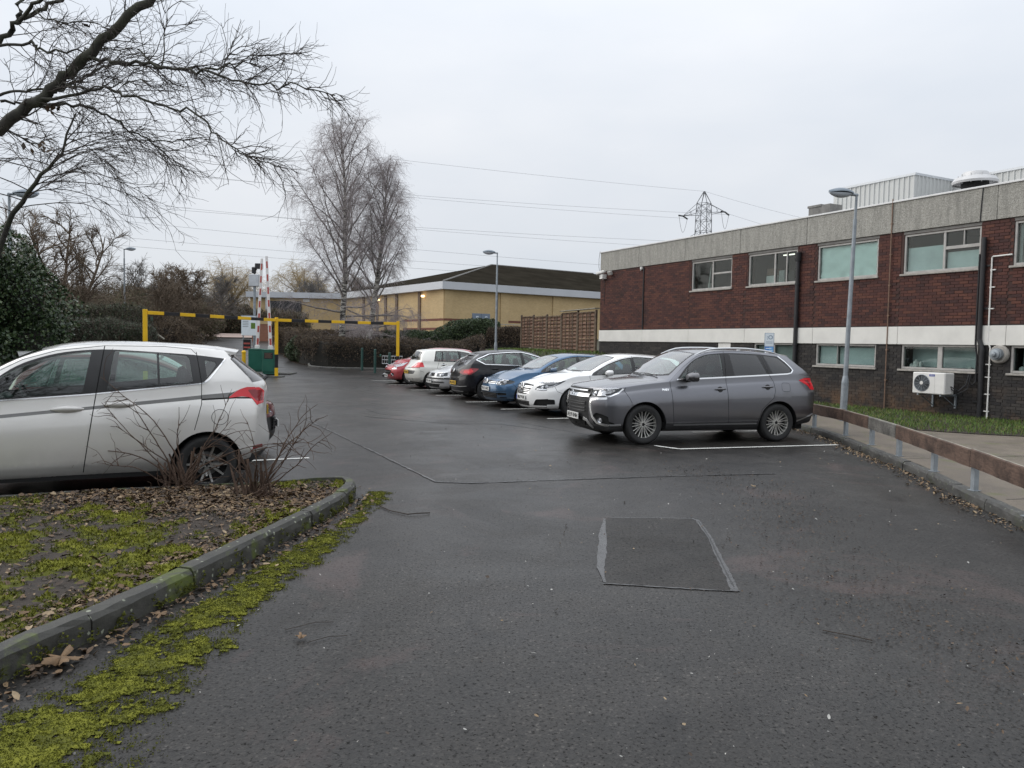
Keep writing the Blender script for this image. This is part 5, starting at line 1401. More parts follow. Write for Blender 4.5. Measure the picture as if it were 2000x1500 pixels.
ST=empty('store_building',(-6.7,75.0,2.5),math.atan2(11.4,16.6)); tag(ST,'buff brick store with grey fascia and dark hipped roof beyond the hedges','building')
EH=4.35; FH=5.08   # fascia foot and top above the floor
q=MB(); q.box((0,0,-.6),(46,.3,EH)); q.box((0,.3,-.6),(.3,30,EH)); q.box((45.7,.3,-.6),(46,30,EH)); q.box((0.3,29.7,-.6),(45.7,30,EH)); q.build('wall',MATS['buff_brick'],ST)
for x in (-.03,6.5,13.2,20,27,34):      # piers on the right-hand face
    q=MB(); q.box((x,-.12,-.6),(x+.95,-.004,EH-.02)); q.build('brick_pier',MATS['buff_brick'],ST)
q=MB(); q.box((5.95,-.09,-.6),(6.15,-.01,EH-.02)); q.build('downpipe',MATS['pipe_black'],ST)
for y,m in ((.0,'buff_brick'),(4.9,'buff_brown'),(10.2,'buff_brown'),(13.0,'buff_brown'),(15.2,'buff_brown'),(19,'buff_brown')):
    q=MB(); q.box((-.12,y,-.6),(-.004,y+(.95 if y==0 else .5),EH-.02)); q.build('brick_pier',MATS[m],ST)
for z in (.42,1.32):                     # two red courses
    for (a,b) in ((.95,3.1),(5.3,5.9),(7.5,13.2)):
        q=MB(); q.box((a,-.016,z),(b,-.003,z+.22)); q.build('red_course',MATS['buff_red'],ST)
    q=MB(); q.box((-.135,-.135,z),(.95,-.121,z+.22)); q.build('red_course',MATS['buff_red'],ST)
    q=MB(); q.box((-.137,-.05,z),(-.122,.96,z+.22)); q.box((-.016,.96,z),(-.003,9.0,z+.22)); q.build('red_course',MATS['buff_red'],ST)
q=MB(); q.box((-.55,-.55,EH),(46.6,-.35,FH)); q.box((-.55,-.35,EH),(-.35,30.5,FH)); q.box((-.55,-.35,EH-.02),(46.6,.0,EH+.08)); q.box((-.35,0,EH-.02),(0,30.5,EH+.08)); q.build('fascia',MATS['fascia'],ST)
RZ=8.9; V=[(-.5,-.5,FH),(46.6,-.5,FH),(46.6,30.5,FH),(-.5,30.5,FH),(15,15,RZ),(31.5,15,RZ)]
q=MB(); q.add(V,[(0,1,5,4),(1,2,5),(2,3,4,5),(3,0,4)]); q.build('roof',MATS['roof_grey'],ST)
q=MB(); q.tube([V[0],V[4],V[5]],.10,6); q.build('roof_ridge',MATS['lintel'],ST)
dr=MB(); dr.cbox((3.15,-.06,-.15),(5.25,.02,2.15),.01); dr.box((4.19,-.065,-.15),(4.21,-.055,2.15),1); d_o=dr.build('door',[MATS['door_grey'],MATS['gap']],ST)
for x in (3.6,4.65):
    q=MB(); q.box((x,-.07,1.62),(x+.26,-.062,1.88)); q.box((x+.06,-.078,1.68),(x+.20,-.0705,1.82),1); q.build('door_notice',[MATS['sign_white'],MATS['door_grey']],d_o)
q=MB()
for x in (2.9,3.5,6.6,7.6,9.0): q.tube([(x,-.9,-.6),(x,-.9,1.15)],.03,6)
for z in (.6,1.12): q.tube([(2.9,-.9,z),(9.0,-.9,z)],.025,6)
q.build('hand_rail',MATS['galv'],ST)
for k,(y) in enumerate((4.2,15.0)):
    q=MB(); q.lathe([(.001,-.12),(.15,-.10),(.20,0),(.15,.10),(.001,.12)],14); o=q.build('security_light',MATS['bulkhead_glow'],ST); o.location=(-.18,y,3.85)
# loading wing
WG=empty('loading_bay',(-32.6,95.5,2.6),R(2.5)); tag(WG,'buff brick loading bay with dark dock shelter, behind the raised boom','building')
q=MB(); q.box((0,0,-.6),(2.0,.4,EH-.1)); q.box((6.3,0,-.6),(16.0,.4,EH-.1)); q.box((0,.4,-.6),(.4,12,EH-.1)); q.box((2.0,.0,EH-.5),(6.3,.4,EH-.1)); q.build('wall',MATS['buff_brick'],WG)
q=MB(); q.box((-.4,-.5,EH-.1),(16.4,-.2,FH-.15)); q.box((-.4,-.2,EH-.1),(-.1,12,FH-.15)); q.box((-.1,-.2,FH-.45),(16.4,12,FH-.3)); q.build('fascia',MATS['fascia'],WG)
q=MB(); q.box((1.95,-.35,-.6),(2.15,.0,EH-.1),1); q.box((2.15,-.3,-.6),(2.35,1.8,EH-.5)); q.box((6.1,-.3,-.6),(6.3,1.8,EH-.5)); q.box((2.35,-.3,2.5),(6.1,1.8,EH-.5)); q.box((2.35,1.8,-.6),(6.1,2.0,2.5)); q.box((2.35,-.3,-.6),(6.1,1.8,.15)); q.build('dock_shelter',[MATS['dock_dark'],MATS['galv_pale']],WG)
for k in range(9):
    q=MB(); q.box((3.0,1.72,.3+k*.24),(5.6,1.79,.3+k*.24+.225)); q.build('shutter_slat',MATS['shutter'],WG)
q=MB(); q.box((11.2,-.05,1.1),(12.3,-.002,3.0)); q.build('grey_door',MATS['door_grey'],WG); q=MB(); q.box((6.5,-.12,EH-.55),(7.3,-.003,EH-.2)); q.build('wall_lamp',MATS['band_white'],WG)
pr=empty('brick_gate_pier',(-23.4,69,1.5),R(4)); tag(pr,'short red brick pier with buff top between the two booms','pier')
q=MB(); q.box((0,0,-.4),(1.55,.8,1.55)); q.build('red_brickwork',MATS['pier_red'],pr); q=MB(); q.box((-.03,-.03,1.55),(1.58,.83,1.9)); q.build('buff_cap',MATS['buff_brick'],pr)

# ------------------------------------------------------------------ woven panel fence on the bank
timber('weave',(0.10,0.052,0.032),(0.24,0.13,0.08),5); timber('fence_post',(0.11,0.075,0.05),(0.21,0.155,0.105),4)
wf=empty('woven_fence',(3.55,32.95,1.35)); tag(wf,'brown woven panel fence on the bank between hedge and brick building','fence')
fdir=np.array([-3.2,9.6]); fdir/=np.linalg.norm(fdir); fang=math.atan2(fdir[1],fdir[0]); PW=1.95
wm=None
for k in range(5):
    hgt=1.80 if k<2 else 1.66; zb=.04*k
    base=(fdir[0]*PW*k,fdir[1]*PW*k)
    p=MB(); p.cbox((-.045,-.045,-.3),(.045,.045,hgt+.06),.008); o=p.build('post',MATS['fence_post'],wf,(base[0],base[1],zb)); o.rotation_euler=(0,0,fang)
    pn=MB()
    for x in (.10,.55,.98,1.42,1.85): pn.box((x-.018,.012,.0),(x+.018,.035,hgt))
    pn.box((.05,-.03,hgt-.035),(1.9,.04,hgt)); pn.box((.05,-.03,0),(1.9,.04,.035)); pn=pn.build('panel',MATS['fence_post'],wf,(base[0],base[1],zb)); pn.rotation_euler=(0,0,fang)
    if wm is None:
        V=[];n=20
        for i in range(n+1):
            x=.05+1.85*i/n; yb=.018*math.sin(math.pi*(x-.10)/.44)
            V+=[(x,yb+.010,0),(x,yb+.022,0),(x,yb+.000,.078),(x,yb-.012,.078)]
        F=[(4*i+j,4*i+(j+1)%4,4*i+4+(j+1)%4,4*i+4+j)[::-1] for i in range(n) for j in range(4)]
        wm=mesh_from('slat',V,F,MATS['weave']); wm2=wm.copy(); wm2.transform(Matrix.Diagonal((1,-1,1,1))); wm2.flip_normals()
    z=.04;i=0
    while z<hgt-.10:
        o=obj('slat',wm if (i%2) else wm2,pn,(0,0,z+random.uniform(-.006,.006))); o.rotation_euler=(0,random.uniform(-.006,.006),0); z+=.083;i+=1
p=MB(); p.cbox((-.045,-.045,-.3),(.045,.045,1.72),.008); o=p.build('post',MATS['fence_post'],wf,(fdir[0]*PW*5,fdir[1]*PW*5,.2)); o.rotation_euler=(0,0,fang)
p=MB(); p.box((-.1,-.12,1.90),(PW*2,.12,1.94)); o=p.build('cap_board',MATS['rail_top'],wf); o.rotation_euler=(0,0,fang)
p=MB(); p.box((-.1,-.03,-.25),(PW*2,.03,.03)); o=p.build('gravel_board',MATS['lintel'],wf); o.rotation_euler=(0,0,fang)

# ------------------------------------------------------------------ height barrier
simple('barrier_yellow',(0.78,0.47,0.012),.4,0,.07,3); simple('barrier_black',(0.012,0.012,0.014),.4,0,.2,4)
hb=empty('height_barrier',(-10.6,34.5,0)); tag(hb,'yellow and black height barrier spanning the car park entrance','height barrier')
PL=[(-13.86,29.0,0.0,2.74),(-10.6,34.5,0.0,2.68),(-5.32,35.6,0.0,2.64)]
for k,(x,y,z,h) in enumerate(PL):
    for z0,z1,m in ((0,.42,'barrier_yellow'),(.42,1.02,'barrier_black'),(1.02,h,'barrier_yellow')):
        q=MB(); q.cbox((-.07,-.07,z0),(.07,.07,z1),.006,0,Matrix.Rotation(R(10),4,'Z')); q.build('post',MATS[m],hb,(x+10.6,y-34.5,z))
    q=MB(); q.box((-.3,-.3,0.0),(.3,.3,.05)); q.build('footing',MATS['kerb_plain'],hb,(x+10.6,y-34.5,z))
for (a,b) in ((PL[0],PL[1]),(PL[1],PL[2])):
    n=9; ang=math.atan2(b[1]-a[1],b[0]-a[0]); L=math.hypot(b[0]-a[0],b[1]-a[1])-.14; dz=(b[3]-a[3])
    for i in range(n):
        q=MB(); q.cbox((.07+L*i/n,-.055,-.065),(.07+L*(i+1)/n-.002,.055,.065),.005); o=q.build('crossbar',MATS['barrier_yellow' if i%2==0 else 'barrier_black'],hb,(a[0]+10.6,a[1]-34.5,a[3]-.12)); o.rotation_euler=(0,-math.atan2(dz,L),ang)
# ------------------------------------------------------------------ raised booms and their green cabinets
simple('cabinet_green',(0.012,0.105,0.072),.4,0,.12,4,coat=.3); simple('boom_red',(0.42,0.085,0.07),.45,0,.2,6); simple('boom_white',(0.72,0.70,0.68),.45,0,.08,4)
def boom(x,y,z,lean,lab,labc,w=.55,sgn=1,notice=False):
    c=empty('boom_cabinet',(x,y,z)); tag(c,labc,'cabinet','green boom cabinets')
    q=MB(); q.cbox((-w/2,-.25,.08),(w/2,.25,1.12),.02); q.cbox((-w/2-.02,-.27,1.10),(w/2+.02,.27,1.16),.015); q.box((-w/2+.02,-.22,0),(w/2-.02,.22,.08)); q.build('casing',MATS['cabinet_green'],c)
    q=MB(); q.cbox((-w/2+.05,-.262,.14),(w/2-.05,-.2505,1.05),.006); q.cbox((w/2-.12,-.28,.6),(w/2-.09,-.262,.7),.004); q.build('door',MATS['cabinet_green'],c)
    if notice:
        q=MB(); q.box((-.2,-.266,.72),(.22,-.2635,1.02)); pn=q.build('notice',MATS['barrier_black'],c)
        q=MB()
        for k in range(6): q.box((-.17,-.2685,.76+k*.042),(.12+.06*(k%2),-.2665,.775+k*.042))
        q.build('text_line',MATS['pipe_copper'],pn)
    b=empty('barrier_boom',(x-.02*sgn,y+.02,z+1.17)); b.rotation_euler=(0,lean,0); tag(b,lab,'barrier','raised red and white booms')
    q=MB(); q.cbox((-.10,-.10,0.0),(.10,.10,.16),.01); q.build('hinge',MATS['boom_white'],b)
    L=4.25;n=14
    for i in range(n):
        q=MB(); w0=.075-.025*i/n; q.cbox((-w0,-.04,.16+L*i/n),(w0,.04,.16+L*(i+1)/n-.003),.006); o=q.build('boom_section',MATS['boom_white'],b)
        if i%2==0: 
            q=MB(); q.box((-w0*.35,-.046,.2+L*i/n),(w0*.99,-.0405,.16+L*(i+1)/n+.05)); q.build('red_band',MATS['boom_red'],o)
    return b
boom(-12.55,37.8,.06,R(3.0),'raised red and white boom leaning right, left of the pair','wide green boom cabinet to the left of the yellow post',.74,1)
boom(-11.55,36.6,.05,R(-2.6),'raised red and white boom leaning left, nearest the yellow post','green boom cabinet with a dark notice beside the yellow post',.6,-1,True)
q=MB(); q.cbox((-2.6,-.55,-.1),(.9,.75,.10),.03); q.build('island_slab',MATS['kerb_plain']).location=(-11.5,37.1,0); tag(bpy.data.objects['island_slab'],kind='structure')
yb=empty('yellow_bollard',(-13.5,38.6,.05)); tag(yb,'short yellow bollard beside the green cabinet','bollard'); q=MB(); q.tube([(0,0,0),(0,0,.92)],.095,14); q.build('post',MATS['barrier_yellow'],yb); q=MB(); q.lathe([(.095,.92),(.11,.93),(.11,1.0),(.06,1.06),(.001,1.07)],14); q.build('cap',MATS['barrier_yellow'],yb)
cm=empty('camera_mast',(-13.6,40.5,.15)); tag(cm,'grey mast carrying a black number plate camera beside the booms','camera')
q=MB(); q.tube([(0,0,0),(0,0,4.9)],.07,12); q.build('mast',MATS['galv'],cm); q=MB(); q.cbox((-.26,-.16,4.3),(.26,.16,4.92),.02); q.build('control_box',MATS['galv_pale'],cm)
q=MB(); q.cbox((-.12,-.1,4.98),(.06,.1,5.3),.015); q.cbox((.05,-.12,5.22),(.42,.12,5.50),.02); q.box((-.02,-.03,4.9),(.02,.03,5.0)); q.tube([(.06,0,5.15),(.12,0,5.2)],.03,6); q.build('camera_head',MATS['pipe_black'],cm)
nb=empty('notice_board',(-13.55,39.6,.12)); tag(nb,'white tariff board with a green square on posts by the booms','sign')
q=MB(); q.cbox((-.42,-.03,1.75),(.36,.03,2.75),.008); q.build('board',MATS['sign_white'],nb); q=MB(); q.box((.08,-.036,2.1),(.3,-.0315,2.4)); q.build('green_square',MATS['grass_1'],nb); q=MB(); 
for k in range(5): q.box((-.35,-.036,2.55-.09*k),(-.05,-.0315,2.58-.09*k))
for x in (-.35,.3): q.tube([(x,.05,0),(x,.05,2.75)],.03,8)
q.box((-.44,-.035,2.75),(.38,.035,2.79)); q.build('posts',MATS['galv'],nb); q=MB(); q.cbox((-.32,-.03,1.0),(.05,.03,1.55),.006); q.box((-.3,-.036,1.1),(.03,-.032,1.18),1); q.box((-.3,-.036,1.3),(.03,-.032,1.38),1); q.build('lower_board',[MATS['barrier_black'],MATS['boom_red']],nb)
gs=empty('green_sign',(-18.6,39.0,.1)); tag(gs,'small green topped sign on two grey legs behind the barrier','sign'); q=MB(); q.box((-.22,-.02,2.35),(.34,.02,2.62)); q.build('board',MATS['cabinet_green'],gs); q=MB(); q.box((-.2,.02,0),(-.08,.06,2.6)); q.box((.2,.02,0),(.32,.06,2.6)); q.build('legs',MATS['galv_pale'],gs)
rr=empty('wooden_handrail',(-18.9,38.4,.1)); tag(rr,'pale timber handrail stepping down beside the green sign','handrail'); q=MB(); q.tube([(-.6,0,2.0),(.9,0,1.9),(1.5,0,1.5)],.05,6); q.build('rail',MATS['rail_top'],rr); q=MB(); q.tube([(-.5,0,0),(-.5,0,1.98)],.04,6); q.tube([(.8,0,0),(.8,0,1.9)],.04,6); q.build('post',MATS['rail_top'],rr)
simple('post_green',(0.018,0.062,0.052),.45,0,.2,5)
for (x,y,z,lab) in ((-7.85,40.1,.14,'dark green guard post farthest left by the hedge'),(-6.85,38.3,.1,'dark green guard post left of the shopping trolley'),(-5.6,35.0,.0,'dark green guard post in front of the shopping trolley')):
    p=empty('guard_post',(x,y,z)); tag(p,lab,'bollard','dark green guard posts at the bay end'); q=MB(); q.tube([(0,0,0),(0,0,1.13)],.062,12); q.build('post',MATS['post_green'],p); q=MB(); q.lathe([(.066,1.13),(.066,1.16),(.05,1.19),(.001,1.20)],12); q.build('cap',MATS['post_green'],p)
tr=empty('shopping_trolley',(-5.75,36.6,.02),R(8)); tag(tr,'wire shopping trolley standing between the green posts','shopping trolley')
q=MB()
for z,k in ((.98,1.0),(.80,.92),(.62,.84)):
    x0,x1=-.45,.45*k+.05
    q.tube([(x0,-.26*k,z),(x1,-.23*k,z),(x1,.23*k,z),(x0,.26*k,z),(x0,-.26*k,z)],.009,6)
for i in range(9):
    f=i/8; q.tube([(-.45+.95*f,-.26,.98),(-.45+.85*f,-.21,.62)],.004,4); q.tube([(-.45+.95*f,.26,.98),(-.45+.85*f,.21,.62)],.004,4)
for i in range(5): q.tube([(.5,-.23+.115*i,.98),(.42,-.2+.1*i,.62)],.006,5); q.tube([(-.45,-.2+.1*i,.62),(.42,-.2+.1*i,.62)],.006,5)
q.build('basket',MATS['galv_pale'],tr); q=MB(); q.tube([(-.52,-.27,1.03),(-.52,.27,1.03)],.022,8); q.cbox((-.56,-.2,.95),(-.50,.2,1.06),.01); q.build('handle',MATS['cabinet_green'],tr)
q=MB()
for sy in (-.24,.24): q.tube([(.25,sy*.8,.62),(-.35,sy,.14),(-.4,sy,.12)],.016,6); q.tube([(.42,sy*.8,.62),(.46,sy*.8,.3),(.38,sy*.8,.14),(-.3,sy,.14)],.014,6)
q.build('frame',MATS['galv_pale'],tr)
for x,y in ((-.38,-.24),(-.38,.24),(.40,-.19),(.40,.19)): q=MB(); q.lathe([(.001,-.015),(.05,-.015),(.06,0),(.05,.015),(.001,.015)],12); o=q.build('wheel',MATS['car_black'],tr); o.matrix_local=Matrix.Translation((x,y,.062))@Matrix.Rotation(math.pi/2,4,'X')
# pale palisade fence by the store
simple('palisade',(.24,.25,.26),.5,.3,.1,3)
pf=empty('palisade_fence',(-14.0,70.0,1.7),R(8)); tag(pf,'short grey steel palisade fence in front of the store','fence')
pm=None
for k in range(26):
    x=k*.165-2.4
    if pm is None: mb=MB(); mb.prism([(-.035,0),(.035,0),(.035,1.7),(0,1.85),(-.035,1.7)],-.008,.008,0,Matrix.Rotation(math.pi/2,4,'X')); pm=mb.mesh('pale',MATS['palisade'])
    if not 11<k<14: obj('pale',pm,pf,(x,0,0))
q=MB(); q.box((-2.5,.01,.3),(1.9,.05,.36)); q.box((-2.5,.01,1.35),(1.9,.05,1.41)); q.build('rail',MATS['palisade'],pf)

# ------------------------------------------------------------------ pylon and overhead lines
simple('steel_pylon',(0.13,0.135,0.145),.7,.2,.1,.5)
PY=(38.9,160.0,4.5); py=empty('electricity_pylon',PY,R(-38)); tag(py,'lattice steel pylon rising behind the brick building roof','pylon')
q=MB(); HT=29.2
def bar(a,b,r): q.tube([a,b],r,4)
lev=[(0,3.2),(6,2.5),(11,1.95),(15,1.55),(18.5,1.3),(21,1.25),(23.2,1.22),(25.2,1.15),(26.7,1.1),(HT,.06)]
for (z0,w0),(z1,w1_) in zip(lev[:-1],lev[1:]):
    c0=[(-w0,-w0,z0),(w0,-w0,z0),(w0,w0,z0),(-w0,w0,z0)]; c1=[(-w1_,-w1_,z1),(w1_,-w1_,z1),(w1_,w1_,z1),(-w1_,w1_,z1)]
    for k in range(4):
        bar(c0[k],c1[k],.075); bar(c0[k],c1[(k+1)%4],.04); bar(c0[(k+1)%4],c1[k],.04); bar(c1[k],c1[(k+1)%4],.045)
q.build('lattice_tower',MATS['steel_pylon'],py)
ARM=[(24.6,4.6),(18.6,6.2)]
for z,l in ARM:
    q=MB()
    for sx in (-1,1):
        w_=1.2
        for sy in (-1,1): bar((sx*w_,sy*w_,z),(sx*l,0,z),.055); bar((sx*w_,sy*w_,z+1.9),(sx*l,0,z),.05)
        bar((sx*(w_+l)/2,.6,z),(sx*(w_+l)/2,-.6,z+.9),.035); bar((sx*(w_+l)/2,-.6,z),(sx*(w_+l)/2,.6,z+.9),.035)
    q.build('cross_arm',MATS['steel_pylon'],py)
    for sx in (-1,1):
        q=MB(); q.tube([(sx*l,0,z-.05),(sx*l-.3,2.6,z-.25)],.16,8); q.build('insulator',MATS['pipe_black'],py)
        q=MB(); q.tube([(sx*l,0,z-.05),(sx*l+.3,-2.6,z-.3)],.16,8); q.build('insulator',MATS['pipe_black'],py)
        q=MB(); q.tube([(sx*l-.3+.6*t,2.6-5.2*t,z-.25-3.2*math.sin(math.pi*t)) for t in [k/10 for k in range(11)]],.035,5); q.build('jumper_cable',MATS['steel_pylon'],py)
MW=py.matrix_world.copy(); MW=Matrix.Translation(PY)@Matrix.Rotation(R(-38),4,'Z')
simple('wire_grey',(0.16,0.165,0.175),.7,0,.05,.5)
def wire(a,b,sag,lab,r=.019):
    a=Vector(a);b=Vector(b); pts=[]
    for k in range(33):
        t=k/32; p=a.lerp(b,t); p.z-=sag*4*t*(1-t); pts.append(p)
    q=MB(); q.tube(pts,r,5,0,False); tag(q.build('power_line',MATS['wire_grey']),lab,'power line','overhead power lines')
WA=[((0,0,HT),(-95,112,36.6),1.0,'highest single overhead line running to the pylon tip'),
    ((-4.6,2.6,24.4),(-95,112,29.9),1.2,'second overhead line, tied to the upper left pylon arm'),
    ((4.6,2.6,24.4),(-95,112,28.9),1.2,'third overhead line, close under the second'),
    ((-6.2,2.6,18.4),(-95,112,24.6),1.1,'fourth overhead line, tied to the lower left pylon arm'),
    ((6.2,2.6,18.4),(-95,112,23.3),1.1,'fifth overhead line, close under the fourth')]
for p,e,sg_,lab in WA: wire(MW@Vector(p),e,sg_,lab)
for k,(z0,z1,lab) in enumerate(((17.2,21.9,'overhead line in the lower group, its upper strand'),(15.9,18.9,'overhead line in the lower group, its middle strand'),(14.6,17.6,'lowest overhead line just above the treetops'))): wire((48,164,z0),(-95,112,z1),1.0,lab)
for p,e,lab in (((0,0,HT),(120,150,20),'overhead line falling right from the pylon tip behind the roof'),((4.6,-2.6,24.4),(120,150,15),'overhead line falling right from the upper pylon arm behind the roof')): wire(MW@Vector(p),e,3,lab)
# ------------------------------------------------------------------ trees and hedges
def tubes(name,lines,mats,sides=4,fmat=None,parent=None,smooth=True):
    """many tapered branches as one mesh; lines: list of (points Nx3, radii N, material)"""
    groups={}
    for L in lines: groups.setdefault(len(L[0]),[]).append(L)
    Vs=[];Fs=[];Ms=[];off=0
    for n,Ls in groups.items():
        P=np.array([l[0] for l in Ls],float); Rr=np.array([l[1] for l in Ls],float); mi=np.array([l[2] for l in Ls])
        D=np.gradient(P,axis=1); D/=np.maximum(np.linalg.norm(D,axis=2,keepdims=True),1e-9)
        ref=np.where(np.abs(D[:,:1,2:3])<.85,np.array([0,0,1.0]),np.array([1.0,0,0])); A=np.cross(D,np.broadcast_to(ref,D.shape)); A/=np.maximum(np.linalg.norm(A,axis=2,keepdims=True),1e-9); B=np.cross(D,A)
        k=np.arange(sides)*2*np.pi/sides
        V=P[:,:,None,:]+(A[:,:,None,:]*np.cos(k)[None,None,:,None]+B[:,:,None,:]*np.sin(k)[None,None,:,None])*Rr[:,:,None,None]
        b=np.arange(len(Ls))[:,None,None]*n*sides; i=np.arange(n-1)[None,:,None]*sides; j=np.arange(sides)[None,None,:]; j2=(j+1)%sides
        F=np.stack([b+i+j,b+i+j2,b+i+sides+j2,b+i+sides+j],-1).reshape(-1,4)+off
        Vs.append(V.reshape(-1,3)); Fs.append(F); Ms.append(np.repeat(mi,(n-1)*sides)); off+=V.size//3
    return obj(name,mesh_from(name,np.concatenate(Vs),np.concatenate(Fs),mats,smooth,np.concatenate(Ms)),parent)
def unit(v): return v/max(1e-9,np.linalg.norm(v))
def branch(rg,p,d,L,r0,r1,n,wob,grav):
    """a wandering branch: n points, gravity bends it by grav per step (negative lifts it)"""
    pts=[p.copy()]; d=unit(d); st=L/(n-1)
    for _ in range(n-1):
        d=unit(d+rg.normal(0,wob,3)+np.array([0,0,-grav])); p=p+d*st; pts.append(p.copy())
    return np.array(pts),np.linspace(r0,r1,n)
def along(pts,t):
    f=t*(len(pts)-1); i=min(int(f),len(pts)-2); return pts[i]+(pts[i+1]-pts[i])*(f-i), unit(pts[i+1]-pts[i])
def side_dir(rg,d,ang):
    a=rg.normal(0,1,3); a=unit(a-d*np.dot(a,d)); return unit(d*math.cos(ang)+a*math.sin(ang))
def bark(name,a,bc,scale=9,green=0.0):
    m,nt,b=nodes_of(name); v=poscoord(nt); mp_=nt.nodes.new("ShaderNodeMapping"); mp_.inputs['Scale'].default_value=(1,1,.35); nt.links.new(v,mp_.inputs[0]); n=noise_node(nt,scale,7,.7,mp_.outputs[0]); c=ramp(nt,n.outputs[0],[(.3,a),(.7,bc)]).outputs[0]
    if green: c=mixc(nt,ramp(nt,noise_node(nt,3,6,.7,v).outputs[0],[(.45,0),(.65,green)]).outputs[0],c,(.06,.075,.03))
    nt.links.new(c,b.inputs['Base Color']); setin(b,Roughness=.9); bump(nt,b,n.outputs[0],.6,.01); MATS[name]=m
bark('bark_dark',(0.018,0.017,0.015),(0.055,0.052,0.042),12,.35); bark('bark_twig',(0.030,0.024,0.021),(0.060,0.049,0.041)); bark('bark_birch_twig',(0.25,0.215,0.215),(0.36,0.32,0.315)); bark('bark_brown',(0.095,0.070,0.048),(0.17,0.128,0.09)); bark('bark_willow',(0.25,0.18,0.08),(0.38,0.29,0.15)); bark('bark_grey',(0.09,0.083,0.076),(0.17,0.158,0.145))
bark('bark_birch_limb',(0.12,0.108,0.10),(0.26,0.24,0.225))
def birchbark():
    m,nt,b=nodes_of('bark_birch'); v=poscoord(nt); mp_=nt.nodes.new("ShaderNodeMapping"); mp_.inputs['Scale'].default_value=(1.5,1.5,4.5); nt.links.new(v,mp_.inputs[0]); n=noise_node(nt,1.7,7,.7,mp_.outputs[0],.8)
    nt.links.new(ramp(nt,n.outputs[0],[(.47,(.025,.023,.02)),(.53,(.40,.385,.34)),(.8,(.55,.53,.48))]).outputs[0],b.inputs['Base Color']); setin(b,Roughness=.8); MATS['bark_birch']=m
birchbark()
def birch(x,y,z,H,seed,lab,spread=1.0,lean=.045):
    rg=np.random.default_rng(seed); root=empty('birch_tree',(x,y,z)); tag(root,lab,'tree','pair of bare birches behind the hedge')
    tp,tr_=branch(rg,np.zeros(3),np.array([lean,0,1.0]),H,.20,.012,15,.030,0); tr_=.19*(1-np.linspace(0,1,15))**.8+.012
    tubes('trunk',[(tp,tr_,0)],[MATS['bark_birch']],10,None,root)
    limbs=[];tw=[]
    nl=46
    for i in range(nl):
        t=.13+.84*(i/nl)**.95; p,d=along(tp,t); up=.42+.30*(1-t); L=(H*.36*(1-t)**.72+.7)*spread*rg.uniform(.75,1.15); az=i*2.399+rg.normal(0,.4); dr=np.array([math.cos(az)*math.sin(up),math.sin(az)*math.sin(up),math.cos(up)])
        if t<.24: dr=np.array([math.cos(az),math.sin(az),.15]); L*=.75
        lp,lr=branch(rg,p,dr,L,.030+.045*(1-t),.010,9,.09,.02 if t<.3 else -.005); limbs.append((lp,lr,0))
        for k in range(int(7+L*2.6)):
            t2=rg.uniform(.18,1.0); p2,d2=along(lp,t2); L2=L*.30*rg.uniform(.5,1.2)*(1.15-t2*.6); sp,sr=branch(rg,p2,side_dir(rg,d2,rg.uniform(.5,1.0))+np.array([0,0,.25]),L2,.011,.004,6,.12,.06); limbs.append((sp,sr,1))
            for q_ in range(int(4+L2*5)):
                t3=rg.uniform(.25,1.0); p3,d3=along(sp,t3); a=side_dir(rg,d3,.8); tp3,tr3=branch(rg,p3,a*.8+np.array([0,0,-.15]),rg.uniform(.45,1.15),.0052,.0022,5,.13,.30); tw.append((tp3,tr3,1))
                for _ in range(2):
                    p4,d4=along(tp3,rg.uniform(.2,.9)); tp4,tr4=branch(rg,p4,side_dir(rg,d4,.7),rg.uniform(.2,.55),.0034,.0018,4,.15,.28); tw.append((tp4,tr4,1))
    tubes('branches',limbs,[MATS['bark_birch_limb'],MATS['bark_birch_twig']],4,None,root)
    tag(tubes('twigs',tw,[MATS['bark_birch_twig'],MATS['bark_birch_twig']],3,None,root),kind='stuff'); return len(tw)
birch(-10.35,46.5,.45,13.9,5,'taller bare birch with white banded trunk, left of the pair',1.3,.05)
birch(-9.05,47.5,.5,12.0,9,'shorter bare birch, right of the pair',1.12,.13)

